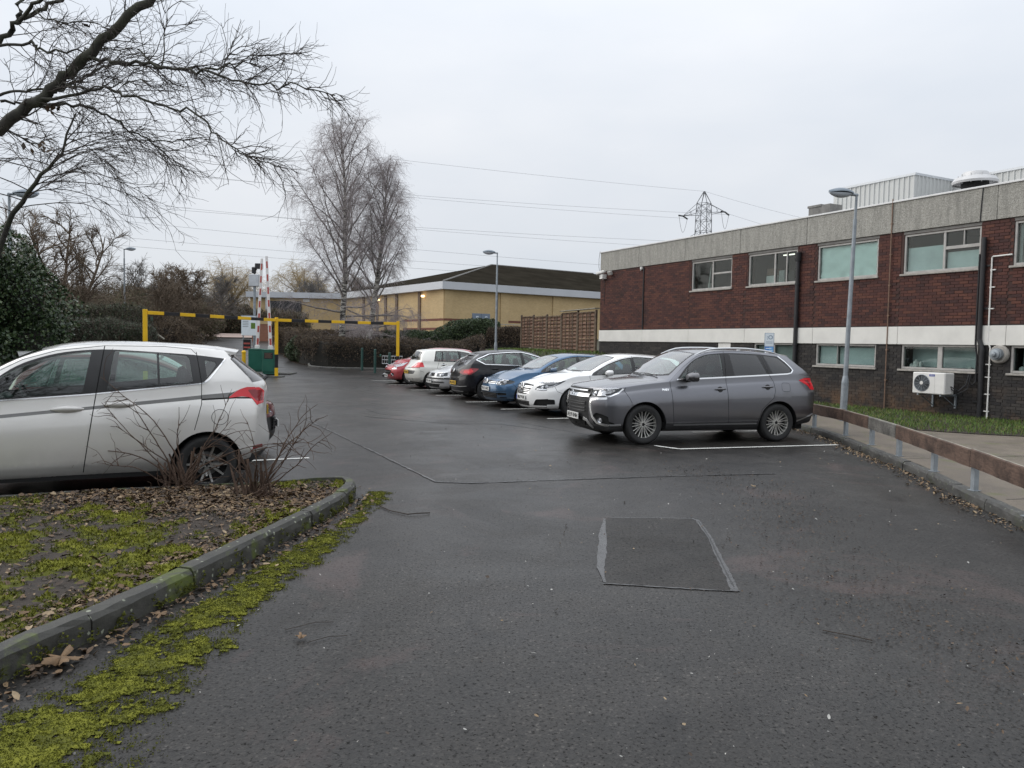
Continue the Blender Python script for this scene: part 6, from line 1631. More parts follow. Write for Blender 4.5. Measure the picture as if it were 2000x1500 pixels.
def bare_tree(x,y,z,H,seed,lab,mat,name='bare_tree',group=None,density=1.0,spread=.6,r=.16,twig=.011,droop=.03,stems=1,mat2=None):
    rg=np.random.default_rng(seed); root=empty(name,(x,y,z)); tag(root,lab,'tree',group); limbs=[];tw=[];tr=[]
    for s in range(stems):
        a=rg.uniform(0,6.28); tp,_=branch(rg,np.array([rg.normal(0,.25),rg.normal(0,.25),0])*(stems>1),np.array([math.cos(a)*.18*(stems>1),math.sin(a)*.18*(stems>1),1.0]),H*rg.uniform(.8,1.0),r,.02,9,.06,-.03); tr_=r*(1-np.linspace(0,1,9))**.9+.02; tr.append((tp,tr_,0))
        for i in range(int(16*density)):
            t=.18+.80*i/(16*density); p,d=along(tp,t); az=i*2.399+rg.normal(0,.5); up=rg.uniform(.5,1.0); L=H*spread*(.25+.55*(1-t))*rg.uniform(.7,1.15); dr=np.array([math.cos(az)*math.sin(up),math.sin(az)*math.sin(up),math.cos(up)]); lp,lr=branch(rg,p,dr,L,.055*H/9,.014,7,.13,droop*.4); limbs.append((lp,lr,0))
            for k in range(int(9*density)):
                p2,d2=along(lp,rg.uniform(.2,1)); L2=L*rg.uniform(.22,.5); sp,sr=branch(rg,p2,side_dir(rg,d2,rg.uniform(.4,.9))+np.array([0,0,.2]),L2,.022,.008,5,.15,droop); limbs.append((sp,sr,1))
                for q_ in range(int(8*density)):
                    p3,d3=along(sp,rg.uniform(.15,1)); t3,r3=branch(rg,p3,side_dir(rg,d3,.7),L2*rg.uniform(.25,.7)+.25,twig,twig*.5,4,.16,droop*1.4); tw.append((t3,r3,1))
    tubes('trunk',tr,[MATS[mat]],6,None,root); tag(tubes('branches',limbs,[MATS[mat],MATS[mat2 or mat]],4,None,root),kind='stuff'); tag(tubes('twigs',tw,[MATS[mat2 or mat],MATS[mat2 or mat]],3,None,root),kind='stuff'); return root
def willow(x,y,z,H,seed,lab,mat,group):
    rg=np.random.default_rng(seed); root=empty('willow_tree',(x,y,z)); tag(root,lab,'tree',group); limbs=[];tw=[]
    tp,_=branch(rg,np.zeros(3),np.array([0,0,1.0]),H*.45,.3,.2,6,.05,0); tubes('trunk',[(tp,np.linspace(.32,.2,6),0)],[MATS['bark_brown']],8,None,root)
    for i in range(26):
        az=i*2.4+rg.normal(0,.3); up=rg.uniform(.15,1.1); dr=np.array([math.cos(az)*math.sin(up),math.sin(az)*math.sin(up),math.cos(up)]); p,d=along(tp,rg.uniform(.5,1)); L=H*.55*rg.uniform(.7,1.1); lp,lr=branch(rg,p,dr,L,.09,.02,9,.10,.05); limbs.append((lp,lr,0))
        for k in range(64):
            p2,d2=along(lp,rg.uniform(.3,1)); t2,r2=branch(rg,p2,side_dir(rg,d2,.8)+np.array([0,0,.2]),rg.uniform(1.0,2.8),.014,.006,6,.10,.26); tw.append((t2,r2,0))
            for q_ in range(2): p3,d3=along(t2,rg.uniform(.2,.9)); t3,r3=branch(rg,p3,side_dir(rg,d3,.5),rg.uniform(.5,1.3),.009,.005,4,.1,.3); tw.append((t3,r3,0))
    tubes('branches',limbs,[MATS['bark_brown']],4,None,root); tag(tubes('twigs',tw,[MATS[mat]],3,None,root),kind='stuff')
GB='bare trees beyond the car park'
willow(-42.0,114,3.2,11.0,21,'broad yellow-twigged willow behind the booms','bark_willow',GB)
willow(-30.5,113,3.2,10.4,22,'second yellowish willow, partly behind the taller birch','bark_willow',GB)
for k,(x,y,H,sd_,mt,lab) in enumerate(((-24.5,42,8.2,31,'bark_brown','upright bare tree with fine fanned twigs above the left undergrowth'),(-27.5,44,8.5,32,'bark_brown','bare tree with crossing twigs beside the fanned one'),(-31,47,8.0,33,'bark_twig','dark bare tree on the left skyline'),(-22.2,47,5.8,34,'bark_brown','reddish brown bare tree stepping down the left skyline'),(-26.5,62,6.6,35,'bark_brown','low brown tree beneath the distant lamp column'),(-30,78,6.4,36,'bark_grey','grey bare tree left of the willow'),(-37,84,6.6,37,'bark_grey','grey bare tree on the far skyline behind the small lamp'),(-44,90,8.5,38,'bark_grey','pale twiggy tree on the far left skyline'),(-20.5,100,8,39,'bark_brown','brown tree filling behind the birches'),(-27,104,8,40,'bark_grey','grey tree far behind the store wing'))):
    bare_tree(x,y,float(land(x,y))-.1,H,sd_,lab,mt,group=GB,density=.95,stems=2 if k%2 else 3,r=.13,twig=.013 if y<60 else .018)

# ---- leafy masses: leaf-sized faces spread through the outer part of a volume, over dark twigs
for i,c in enumerate(((0.026,0.050,0.020),(0.042,0.075,0.026),(0.075,0.105,0.040),(0.016,0.030,0.013))): 
    m=simple('ivy_%d'%i,c,.38,0,.3,4); 
for i,c in enumerate(((0.055,0.040,0.028),(0.088,0.060,0.040),(0.125,0.092,0.056),(0.036,0.028,0.020),(0.070,0.072,0.034))): simple('hedge_brown_%d'%i,c,.85,0,.3,5)
for i,c in enumerate(((0.040,0.065,0.024),(0.062,0.090,0.032),(0.028,0.046,0.020),(0.09,0.11,0.05))): simple('hedge_green_%d'%i,c,.6,0,.3,5)
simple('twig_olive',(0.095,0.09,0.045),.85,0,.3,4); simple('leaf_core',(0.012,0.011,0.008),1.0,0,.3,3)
def blob_pts(rg,n,blobs,lump=.18,depth=.35):
    """points near the surface of a union of ellipsoids (centre, radii), with their outward directions"""
    w=np.array([b[1][0]*b[1][1]+b[1][1]*b[1][2]+b[1][0]*b[1][2] for b in blobs]); pick=rg.choice(len(blobs),n,p=w/w.sum()); C_=np.array([b[0] for b in blobs])[pick]; Rr=np.array([b[1] for b in blobs])[pick]
    d=rg.normal(0,1,(n,3)); d/=np.linalg.norm(d,axis=1)[:,None]
    s=1-depth*rg.uniform(0,1,n)**2.0; P=C_+d*Rr*s[:,None]; nz_=np.array([noise.noise((p[0]*1.1,p[1]*1.1,p[2]*1.1)) for p in P]); P+=d*Rr*(lump*nz_)[:,None]
    ins=np.zeros(n,bool)
    for c,r_ in blobs: ins|=(((P-np.array(c))/np.array(r_))**2).sum(1)<(1-depth-.12)**2
    return P[~ins],d[~ins]
def leaves_mesh(name,P,d,size,mats,rg,parent=None,elong=1.6,mi=None,droop=.0):
    n=len(P); a=rg.normal(0,1,(n,3))+d*.5; a[:,2]-=droop; a/=np.linalg.norm(a,axis=1)[:,None]; b=np.cross(a,rg.normal(0,1,(n,3))); b/=np.linalg.norm(b,axis=1)[:,None]; s=(size*rg.uniform(.55,1.25,n))[:,None]; c=np.cross(a,b)
    V=np.stack([P-a*s*elong*.5,P+b*s*.5+c*s*.12,P+a*s*elong*.5,P-b*s*.5+c*s*.12],1).reshape(-1,3); i=np.arange(n)*4; F=np.concatenate([np.stack([i,i+1,i+2],1),np.stack([i,i+2,i+3],1)])
    if mi is None: mi=rg.integers(0,len(mats),n)
    return obj(name,mesh_from(name,V,F,mats,False,np.tile(mi,2)),parent)
def twigs_mesh(name,P,d,L,w,mats,rg,parent=None,spreadv=.8,up=.3):
    """thin twigs: three-sided spikes pointing outward"""
    n=len(P); a=d+rg.normal(0,spreadv,(n,3)); a[:,2]+=up; a/=np.linalg.norm(a,axis=1)[:,None]; b=np.cross(a,rg.normal(0,1,(n,3))); b/=np.linalg.norm(b,axis=1)[:,None]; c=np.cross(a,b); l=(L*rg.uniform(.5,1.3,n))[:,None]
    base=P-a*l*.5; V=np.stack([base+b*w,base-b*w*.5+c*w*.86,base-b*w*.5-c*w*.86,base+a*l],1).reshape(-1,3); i=np.arange(n)*4; F=np.concatenate([np.stack([i,i+1,i+3],1),np.stack([i+1,i+2,i+3],1),np.stack([i+2,i,i+3],1)]); mi=rg.integers(0,len(mats),n)
    return obj(name,mesh_from(name,V,F,mats,False,np.tile(mi,3)),parent)
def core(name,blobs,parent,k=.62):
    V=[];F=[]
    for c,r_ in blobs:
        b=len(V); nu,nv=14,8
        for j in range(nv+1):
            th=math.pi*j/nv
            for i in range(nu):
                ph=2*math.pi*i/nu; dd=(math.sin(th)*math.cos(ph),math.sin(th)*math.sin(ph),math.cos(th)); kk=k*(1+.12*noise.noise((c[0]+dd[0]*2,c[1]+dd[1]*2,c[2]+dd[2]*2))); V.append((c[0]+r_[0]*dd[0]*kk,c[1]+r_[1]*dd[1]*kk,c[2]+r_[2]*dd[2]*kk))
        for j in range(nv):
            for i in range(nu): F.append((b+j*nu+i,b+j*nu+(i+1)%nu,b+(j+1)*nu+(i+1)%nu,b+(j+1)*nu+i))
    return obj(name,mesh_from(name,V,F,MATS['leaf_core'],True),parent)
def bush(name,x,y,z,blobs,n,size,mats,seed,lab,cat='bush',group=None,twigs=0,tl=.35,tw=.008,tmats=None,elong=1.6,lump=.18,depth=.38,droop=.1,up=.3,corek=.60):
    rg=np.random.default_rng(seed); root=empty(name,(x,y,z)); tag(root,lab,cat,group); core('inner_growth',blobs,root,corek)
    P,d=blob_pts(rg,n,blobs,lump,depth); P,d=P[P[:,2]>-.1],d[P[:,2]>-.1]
    if n: tag(leaves_mesh('leaves',P,d,size,[MATS[m] for m in mats],rg,root,elong,None,droop),kind='stuff')
    if twigs:
        P,d=blob_pts(rg,twigs,blobs,lump,depth*.7); P,d=P[P[:,2]>-.1],d[P[:,2]>-.1]; tag(twigs_mesh('twigs',P,d,tl,tw,[MATS[m] for m in (tmats or mats)],rg,root,.75,up),kind='stuff')
    return root
IV=['ivy_0','ivy_1','ivy_1','ivy_2','ivy_3']
bush('ivy_bush',-11.75,16.6,0,[((.15,0,2.95),(1.25,1.2,1.15)),((0,0,2.1),(1.75,1.5,1.6)),((.3,-.2,.9),(1.9,1.5,1.3)),((-1.4,.3,2.6),(1.9,1.6,1.9)),((-3.2,.6,2.4),(2.2,1.8,2.4)),((.9,.1,2.4),(.9,1.0,1.0)),((1.3,0,1.3),(.8,.9,.9))],95000,.058,IV,41,'dark glossy evergreen bush heaped with ivy at the left edge',depth=.46,lump=.42,elong=1.3)
bush('twiggy_bush',-11.4,14.0,0,[((-.6,0,1.0),(1.1,.9,1.0)),((.3,.3,.7),(.8,.8,.75)),((-1.6,.2,1.3),(1.2,1.0,1.1))],12000,.05,['twig_olive','hedge_green_1','hedge_brown_2','hedge_brown_1'],42,'olive brown twiggy bush below the ivy at the left edge',twigs=14000,tl=.5,tw=.006,tmats=['twig_olive','hedge_brown_2','hedge_brown_1'],depth=.5,lump=.35)
HB=['hedge_brown_0','hedge_brown_1','hedge_brown_2','hedge_brown_3','hedge_brown_0']
def hedge(name,path,w,h,n,size,mats,seed,lab,group=None,twigs=0,tl=.22,tw=.007,tmats=None,round_=.35,z0=0.0):
    """clipped hedge along a path: leaves and twigs scattered through the skin of a rounded box over a dark core"""
    rg=np.random.default_rng(seed); P=np.array(path,float); seg=np.linalg.norm(np.diff(P,axis=0),axis=1); D=np.concatenate([[0],np.cumsum(seg)]); L=D[-1]
    root=empty(name,(P[0,0],P[0,1],0)); tag(root,lab,'hedge',group); O=np.array([P[0,0],P[0,1],0])
    def pts(m,inset):
        s=rg.uniform(-w*.3,L+w*.3,m); sc_=np.clip(s,0,L); cx=np.interp(sc_,D,P[:,0]); cy=np.interp(sc_,D,P[:,1]); i=np.clip(np.searchsorted(D,sc_,side='right')-1,0,len(seg)-1); T=(P[i+1]-P[i])/seg[i][:,None]; Nn=np.stack([-T[:,1],T[:,0]],1)
        # angle round the section: superellipse
        a=rg.uniform(-.05*np.pi,1.05*np.pi,m); ca,sa=np.cos(a),np.sin(a); e=round_; u=np.sign(ca)*np.abs(ca)**e; v=np.sign(sa)*np.abs(sa)**e
        k=1-inset*rg.uniform(0,1,m)**1.6; end=np.clip(1-(np.maximum(np.maximum(-s,s-L),0)/(w*.3))**2,0.02,1)**.5
        x=u*w*.5*k*end; z=np.maximum(v,0)*h*k*(.4+.6*end); ex=(s-sc_)
        X=cx+Nn[:,0]*x+T[:,0]*ex; Y=cy+Nn[:,1]*x+T[:,1]*ex; nz_=np.array([noise.noise((p*.9,q*.9,r_*.9)) for p,q,r_ in zip(X,Y,z)]); nz2=np.array([noise.noise((p*3.1,q*3.1,r_*3.1)) for p,q,r_ in zip(X,Y,z)])
        g=land(X,Y)+z0; x2=x*(1+.14*nz_+.10*nz2); z=z*(1+.10*nz_+.06*nz2); X=cx+Nn[:,0]*x2+T[:,0]*ex; Y=cy+Nn[:,1]*x2+T[:,1]*ex
        dv=np.column_stack([Nn[:,0]*u,Nn[:,1]*u,np.maximum(v,0)]); return np.column_stack([X,Y,g+z])-O,dv
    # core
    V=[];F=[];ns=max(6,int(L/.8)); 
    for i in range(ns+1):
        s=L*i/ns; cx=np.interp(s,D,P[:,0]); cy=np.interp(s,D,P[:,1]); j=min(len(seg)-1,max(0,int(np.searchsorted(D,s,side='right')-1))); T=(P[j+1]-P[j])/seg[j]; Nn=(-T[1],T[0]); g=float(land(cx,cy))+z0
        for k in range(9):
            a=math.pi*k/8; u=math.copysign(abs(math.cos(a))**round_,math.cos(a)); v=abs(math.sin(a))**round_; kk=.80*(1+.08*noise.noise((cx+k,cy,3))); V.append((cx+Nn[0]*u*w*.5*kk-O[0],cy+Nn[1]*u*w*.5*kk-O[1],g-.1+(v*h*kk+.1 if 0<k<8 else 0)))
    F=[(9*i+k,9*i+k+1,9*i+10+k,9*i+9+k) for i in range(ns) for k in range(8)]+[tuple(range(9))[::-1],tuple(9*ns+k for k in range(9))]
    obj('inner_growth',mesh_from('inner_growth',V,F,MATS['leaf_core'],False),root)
    p,d=pts(n,.25); tag(leaves_mesh('leaves',p,d,size,[MATS[m] for m in mats],rg,root,1.5),kind='stuff')
    if twigs: p,d=pts(twigs,.15); tag(twigs_mesh('twigs',p,d,tl,tw,[MATS[m] for m in (tmats or mats)],rg,root,.6,.2),kind='stuff')
    return root
GHN='clipped hedges at the end of the car park'
hedge('beech_hedge',[(-14.6,52.5),(-13.0,48.0),(-11.4,44.5),(-10.2,43.0),(-8.2,42.5),(-5.8,42.0),(-3.6,41.0),(-2.2,40.0)],2.1,1.62,30000,.055,HB,51,'long brown clipped hedge in front of the birch trunks',GHN,16000,.28,.006)
hedge('beech_hedge',[(-16.0,53.5),(-12.6,52.0),(-9.0,51.5),(-6.2,51.0)],2.0,1.75,16000,.065,['hedge_brown_1','hedge_brown_2','hedge_brown_0','hedge_brown_2'],52,'lighter brown hedge behind the birch trunks',GHN,9000,.3,.008)
hedge('laurel_hedge',[(-7.6,48.2),(-4.4,47.2),(-1.4,46.4)],2.2,1.85,24000,.07,['hedge_green_0','hedge_green_1','hedge_green_2','hedge_green_0'],53,'green clipped hedge in front of the store corner',GHN,3000,.2,.006)
hedge('beech_hedge',[(-1.0,45.6),(.6,44.6)],1.6,1.35,9000,.055,HB,54,'short brown hedge behind the slender lamp column',GHN,5000,.25,.006)
bush('laurel_bush',-12.6,46.0,.25,[((0,0,.8),(.95,.9,.9)),((.5,-1.0,.6),(.7,.7,.7))],9000,.07,['hedge_green_0','hedge_green_1','hedge_green_2'],55,'small green shrub at the left end of the long brown hedge')
hedge('dark_hedge',[(-19.5,31.0),(-17.2,30.4),(-15.0,30.6)],2.6,2.3,30000,.06,['hedge_brown_3','hedge_green_2','hedge_green_2','hedge_brown_0'],56,'dark sprawling hedge behind the silver car roof',None,22000,.4,.007,round_=.6)
hedge('dark_hedge',[(-26,36),(-21.5,35.5),(-18.0,36.5)],3.2,3.1,26000,.07,['hedge_brown_3','hedge_green_2','hedge_brown_4','hedge_brown_0'],57,'tall mixed hedge between the ivy bush and the barrier',None,24000,.5,.008,round_=.6)
GU='thickets beyond the entrance'
for k,(x,y,blobs,lab,mats) in enumerate((( -25,46,[((0,0,1.6),(3.2,2.0,1.9)),((3.4,.5,1.2),(2.6,1.8,1.5)),((-3,.2,2.0),(2.6,2,2.2))],'brown thicket below the fanned bare trees',HB),
   (-31,84,[((0,0,1.5),(4.4,2.0,1.9)),((5.2,.3,1.2),(4.0,1.8,1.6)),((-5.0,0,1.8),(4,2,2.2))],'olive brown thicket behind the barrier crossbar',['hedge_brown_4','hedge_brown_0','hedge_brown_2','hedge_green_2']),
   (-36,70,[((0,0,1.8),(4.2,2.4,2.3)),((5.5,0,1.6),(4,2.4,2.2)),((-5,.5,2.2),(4,2.4,2.6))],'yellow-green thicket beneath the far lamp',['twig_olive','hedge_brown_4','hedge_brown_2','hedge_brown_1']),
   (-37,88,[((0,0,1.9),(4.6,2.2,2.3)),((-6,0,2.2),(4,2.2,2.8))],'dark thicket left of the loading bay',['hedge_brown_0','hedge_green_2','hedge_brown_3','hedge_brown_4']),
   (-52,86,[((0,0,2.5),(6,3,3.2)),((8,0,2.2),(5,3,3)),((-8,0,3),(6,3,3.8))],'far grey brown thicket on the left skyline',['hedge_brown_2','hedge_brown_1','hedge_brown_4','hedge_brown_2']))):
    bush('thicket',x,y,float(land(x,y))-.2,blobs,22000,.09 if y<60 else .12,mats,60+k,lab,'thicket',GU,twigs=22000,tl=.8,tw=.010 if y<60 else .014,tmats=[mats[1],mats[2],'bark_brown'],lump=.35,depth=.5,up=.6)
# far wood closing the horizon
def far_wood():
    rg=np.random.default_rng(77); n=52000; x=rg.uniform(-150,-14,n); y=rg.uniform(118,150,n)+np.abs(rg.normal(0,6,n)); top=np.array([3.6+3.2*noise.noise((a*.06,2.2,0))+2.2*noise.noise((a*.23,7.7,0)) for a in x])+.02*np.abs(x+20); z=rg.uniform(0,1,n)**.8*np.maximum(top,1.5); P=np.column_stack([x,y,land(x,y)+z]); d=np.tile([0,0,1.0],(n,1))
    o=twigs_mesh('far_wood',P,d,1.6,.022,[MATS['bark_brown'],MATS['bark_grey'],MATS['hedge_brown_1']],rg,None,.7,.5); tag(o,'distant bare wood along the horizon on the left',None,None,'stuff')
    V=[];F=[]
    for i in range(60):
        a=-150+136*i/59; t=2.0+1.6*noise.noise((a*.06,2.2,0)); yy=150+4*noise.noise((a*.1,0,0)); g=float(land(a,yy)); V+=[(a,yy,g-1),(a,yy,g+t),(a,yy+14,g+t*.7)]
    for i in range(59): F+=[(3*i,3*i+3,3*i+4,3*i+1),(3*i+1,3*i+4,3*i+5,3*i+2)]
    tag(obj('far_bank',mesh_from('far_bank',V,F,MATS['hedge_brown_0'],True)),kind='structure')
far_wood()

# ------------------------------------------------------------------ the big tree overhanging from the left
def big_tree():
    rg=np.random.default_rng(91); root=empty('overhanging_tree',(-9.6,9.2,0)); tag(root,'large bare tree whose dark limbs reach in from the upper left','tree'); O=np.array([-9.6,9.2,0])
    def cr(P,n=5):
        return np.array(smooth_path_3(P,n))
    def smooth_path_3(P,n):
        out=[];N=len(P)
        for i in range(N-1):
            p0=np.array(P[max(0,i-1)]);p1=np.array(P[i]);p2=np.array(P[i+1]);p3=np.array(P[min(N-1,i+2)])
            for k in range(n):
                t=k/n; out.append(.5*((2*p1)+(-p0+p2)*t+(2*p0-5*p1+4*p2-p3)*t*t+(-p0+3*p1-3*p2+p3)*t**3))
        out.append(np.array(P[-1])); return out
    LIMBS=TREE_LIMBS
    limbs=[];sub=[];tw=[]
    for pts,r0,r1,dens in LIMBS:
        P=cr(pts,4)-O; n=len(P); rr=np.linspace(r0,r1,n); P[1:-1]+=rg.normal(0,.018,(n-2,3)); limbs.append((P,rr,0))
        L=np.linalg.norm(np.diff(P,axis=0),axis=1).sum()
        for k in range(int(dens*L*1.5)):
            t=rg.uniform(.10,.97)**.85; p,d=along(P,t); rad=np.interp(t,[0,1],[r0,r1]); L2=rg.uniform(.22,.85)*(1.15-.80*t); dr=side_dir(rg,d,rg.uniform(.35,.85))+np.array([.22,0,-.04]); sp,sr=branch(rg,p,dr,L2,max(.0055,rad*.22),.0028,8,.17,.012); sub.append((sp,sr,1))
            for q_ in range(int(3+L2*6.5)):
                p3,d3=along(sp,rg.uniform(.12,1)); L3=rg.uniform(.12,.42); t3,r3=branch(rg,p3,side_dir(rg,d3,rg.uniform(.4,.9))+np.array([.15,0,0]),L3,.0033,.0018,6,.20,.01); tw.append((t3,r3,1))
                if rg.random()<.75:
                    p4,d4=along(t3,rg.uniform(.3,.9)); t4,r4=branch(rg,p4,side_dir(rg,d4,.7),rg.uniform(.08,.24),.0024,.0015,4,.2,0); tw.append((t4,r4,1))
    tubes('trunk',[limbs[0]],[MATS['bark_dark']],12,None,root)
    for l in limbs[1:]: tubes('limb',[l],[MATS['bark_dark']],8,None,root)
    tubes('branches',sub,[MATS['bark_dark'],MATS['bark_twig']],5,None,root); tag(tubes('twigs',tw,[MATS['bark_twig'],MATS['bark_twig']],3,None,root),kind='stuff')
    # a few leaves that never fell
    V=[];F=[];P=[]
    for c in TREE_LEAVES:
        for _ in range(5): P.append(np.array(c)-O+rg.normal(0,.035,3))
    for p in P: leaves_mesh('withered_leaf',np.array([p]),np.array([[0,0,-1.0]]),.05,[MATS['dead_leaf_3'],MATS['dead_leaf_1']],rg,root,1.9)
def leaning_tree():
    rg=np.random.default_rng(17); root=empty('leaning_tree',(-11.6,15.6,0)); tag(root,'leaning bare tree with long arching twigs above the ivy bush','tree'); O=np.array([-11.6,15.6,0]); limbs=[];sub=[];tw=[]
    P=np.array(LEAN_TRUNK)-O; Q=[P[0]]
    for a,b in zip(P[:-1],P[1:]): Q+=[a+(b-a)*.5+rg.normal(0,.02,3),b]
    P=np.array(Q); rr=np.linspace(.058,.014,len(P)); limbs.append((P,rr,0))
    for k in range(26):
        t=.22+.76*k/30; p,d=along(P,t); az=rg.uniform(-.9,.9) if k%3 else rg.uniform(1.5,4.5); L=rg.uniform(1.5,3.3)*(1.1-.35*t); dr=np.array([math.cos(az),math.sin(az)*.7,rg.uniform(.15,.75)]); lp,lr=branch(rg,p,dr,L,.012,.004,11,.07,.085); limbs.append((lp,lr,1))
        for q_ in range(9):
            p2,d2=along(lp,rg.uniform(.15,1)); L2=rg.uniform(.4,1.2); sp,sr=branch(rg,p2,side_dir(rg,d2,.5)+np.array([.1,0,0]),L2,.0055,.003,7,.12,.07); sub.append((sp,sr,1))
            for _ in range(5): p3,d3=along(sp,rg.uniform(.1,1)); t3,r3=branch(rg,p3,side_dir(rg,d3,.6),rg.uniform(.15,.5),.0036,.002,5,.15,.05); tw.append((t3,r3,1))
    tubes('trunk',[limbs[0]],[MATS['bark_dark']],9,None,root); tubes('branches',limbs[1:]+sub,[MATS['bark_dark'],MATS['bark_twig']],4,None,root) if False else (tubes('limbs',limbs[1:],[MATS['bark_dark'],MATS['bark_twig']],5,None,root),tubes('branches',sub,[MATS['bark_dark'],MATS['bark_twig']],4,None,root)); tag(tubes('twigs',tw,[MATS['bark_twig'],MATS['bark_twig']],3,None,root),kind='stuff')
TREE_LIMBS=[
  ([(-13.05, 9.2, -1.52), (-10.34, 9.1, 0.97), (-7.94, 9.0, 2.93), (-6.68, 9.0, 3.66), (-5.96, 9.0, 4.08), (-5.6, 9.0, 4.33), (-5.3, 9.0, 4.58), (-4.98, 9.0, 4.88), (-4.68, 9.0, 5.17), (-4.28, 9.1, 5.59), (-3.97, 9.2, 6.05), (-3.63, 9.4, 6.8)],0.078,0.042,1.5),
  ([(-4.99, 9.0, 4.85), (-4.72, 8.9, 4.83), (-4.33, 8.7, 4.74), (-3.94, 8.6, 4.67), (-3.56, 8.5, 4.59), (-3.15, 8.3, 4.48), (-2.85, 8.2, 4.36), (-2.49, 8.1, 4.32), (-2.15, 8.0, 4.27), (-1.84, 7.9, 4.17)],0.022,0.005,8),
  ([(-4.0, 8.6, 4.65), (-3.8, 8.8, 4.73), (-3.59, 9.0, 4.78), (-3.37, 9.2, 4.9), (-3.11, 9.3, 5.02), (-2.86, 9.5, 5.17), (-2.52, 9.6, 5.19)],0.018,0.004,8),
  ([(-5.39, 9.0, 4.49), (-5.3, 9.2, 4.63), (-5.26, 9.5, 4.84), (-5.2, 9.8, 5.07), (-5.04, 10.0, 5.15), (-4.67, 10.2, 5.19)],0.019,0.009,6),
  ([(-5.57, 9.0, 4.4), (-5.19, 8.9, 4.42), (-4.84, 8.8, 4.45), (-4.56, 8.7, 4.45), (-4.22, 8.6, 4.34), (-3.84, 8.5, 4.21), (-3.4, 8.3, 4.08), (-3.17, 8.2, 3.84), (-2.92, 8.1, 3.67), (-2.67, 8.0, 3.56), (-2.4, 7.9, 3.47)],0.02,0.004,7),
  ([(-5.57, 9.0, 4.34), (-5.48, 9.3, 4.43), (-5.28, 9.6, 4.5), (-5.13, 9.9, 4.46), (-4.9, 10.1, 4.32), (-4.75, 10.2, 4.26), (-4.46, 10.3, 4.28), (-4.13, 10.5, 4.4)],0.02,0.005,7),
  ([(-4.8, 10.1, 4.28), (-4.61, 10.2, 4.1), (-4.49, 10.3, 3.98), (-4.45, 10.4, 3.88)],0.01,0.003,8),
  ([(-6.09, 9.2, 4.51), (-5.78, 9.1, 4.53), (-5.48, 9.0, 4.52), (-5.19, 8.9, 4.53), (-4.84, 8.7, 4.47), (-4.45, 8.5, 4.43), (-4.08, 8.3, 4.4), (-3.81, 8.2, 4.4)],0.017,0.004,7),
  ([(-6.45, 9.4, 5.13), (-6.14, 9.3, 5.12), (-5.73, 9.2, 5.12), (-5.6, 9.15, 5.04), (-5.36, 9.1, 4.98), (-5.12, 9.1, 5.0), (-4.94, 9.2, 5.06), (-4.63, 9.5, 5.19)],0.02,0.006,7),
  ([(-6.72, 9.6, 4.91), (-6.34, 9.6, 5.28), (-6.16, 9.6, 5.47), (-6.09, 9.6, 5.55), (-5.89, 9.7, 5.7), (-5.71, 9.8, 5.9), (-5.49, 10.0, 6.28)],0.036,0.018,3),
  ([(-6.14, 9.6, 5.5), (-6.11, 9.6, 5.66), (-6.16, 9.7, 5.94)],0.028,0.02,2),
  ([(-6.11, 9.6, 5.52), (-5.83, 9.4, 5.58), (-5.56, 9.2, 5.66)],0.026,0.018,2),
  ([(-6.15, 9.3, 4.47), (-6.04, 9.4, 4.49), (-5.91, 9.5, 4.53), (-5.85, 9.7, 4.51), (-5.58, 9.9, 4.4)],0.018,0.005,5),
  ([(-5.83, 9.4, 5.53), (-5.35, 9.2, 5.38), (-4.88, 9.0, 5.28), (-4.66, 8.9, 5.16)],0.01,0.004,7),
  ([(-4.61, 9.5, 5.18), (-4.41, 9.3, 4.99), (-4.23, 9.1, 4.87), (-4.09, 9.0, 4.79)],0.01,0.007,6),
  ([(-4.05, 8.9, 4.77), (-4.06, 9.0, 5.21), (-4.01, 9.0, 5.46)],0.009,0.003,7),
  ([(-6.55, 9.6, 4.29), (-6.36, 9.8, 4.23), (-6.23, 10.0, 4.17), (-5.95, 10.2, 4.28)],0.012,0.004,6),
  ([(-3.15, 8.3, 4.48), (-3.14, 8.4, 4.66), (-3.09, 8.5, 4.78), (-2.99, 8.6, 4.85)],0.008,0.003,8)]
TREE_LEAVES=[(-5.4, 9.0, 4.33), (-5.32, 9.0, 4.3), (-6.17, 9.8, 4.05), (-6.01, 9.9, 4.07), (-5.96, 9.9, 4.11), (-5.0, 9.1, 5.29)]
LEAN_TRUNK=[(-11.02, 15.6, 1.82), (-10.14, 15.5, 3.88), (-9.77, 15.4, 4.33), (-9.45, 15.3, 4.68), (-9.19, 15.3, 4.97), (-8.86, 15.2, 5.24), (-8.77, 15.2, 5.62), (-8.53, 15.1, 5.99)]
big_tree(); leaning_tree()
for o in bpy.data.objects:
    if o.name.split('.')[0]=='branches': o['kind']='stuff'
# trees and a hedge at the photographer's back, mirrored in the silver car's windows
for k,(x,y,H) in enumerate(((-4.6,-3.6,11.5),(-1.2,-5.2,11.0),(3.6,-6.0,10.0))):
    bare_tree(x,y,-.1,H,70+k,'bare tree behind the camera, %s'%(('seen only mirrored in the silver car','middle of the three behind','nearest the knee rail')[k]),'bark_dark',group='bare trees behind the camera',density=1.25,r=.14,twig=.008,mat2='bark_twig')
hedge('dark_hedge',[(-14,-10.5),(-6,-11.5),(2,-11.5),(9,-10.5)],2.6,2.6,9000,.12,['hedge_brown_3','hedge_green_2','hedge_brown_0'],75,'tall hedge behind the camera',None,4000,.5,.012,round_=.6)
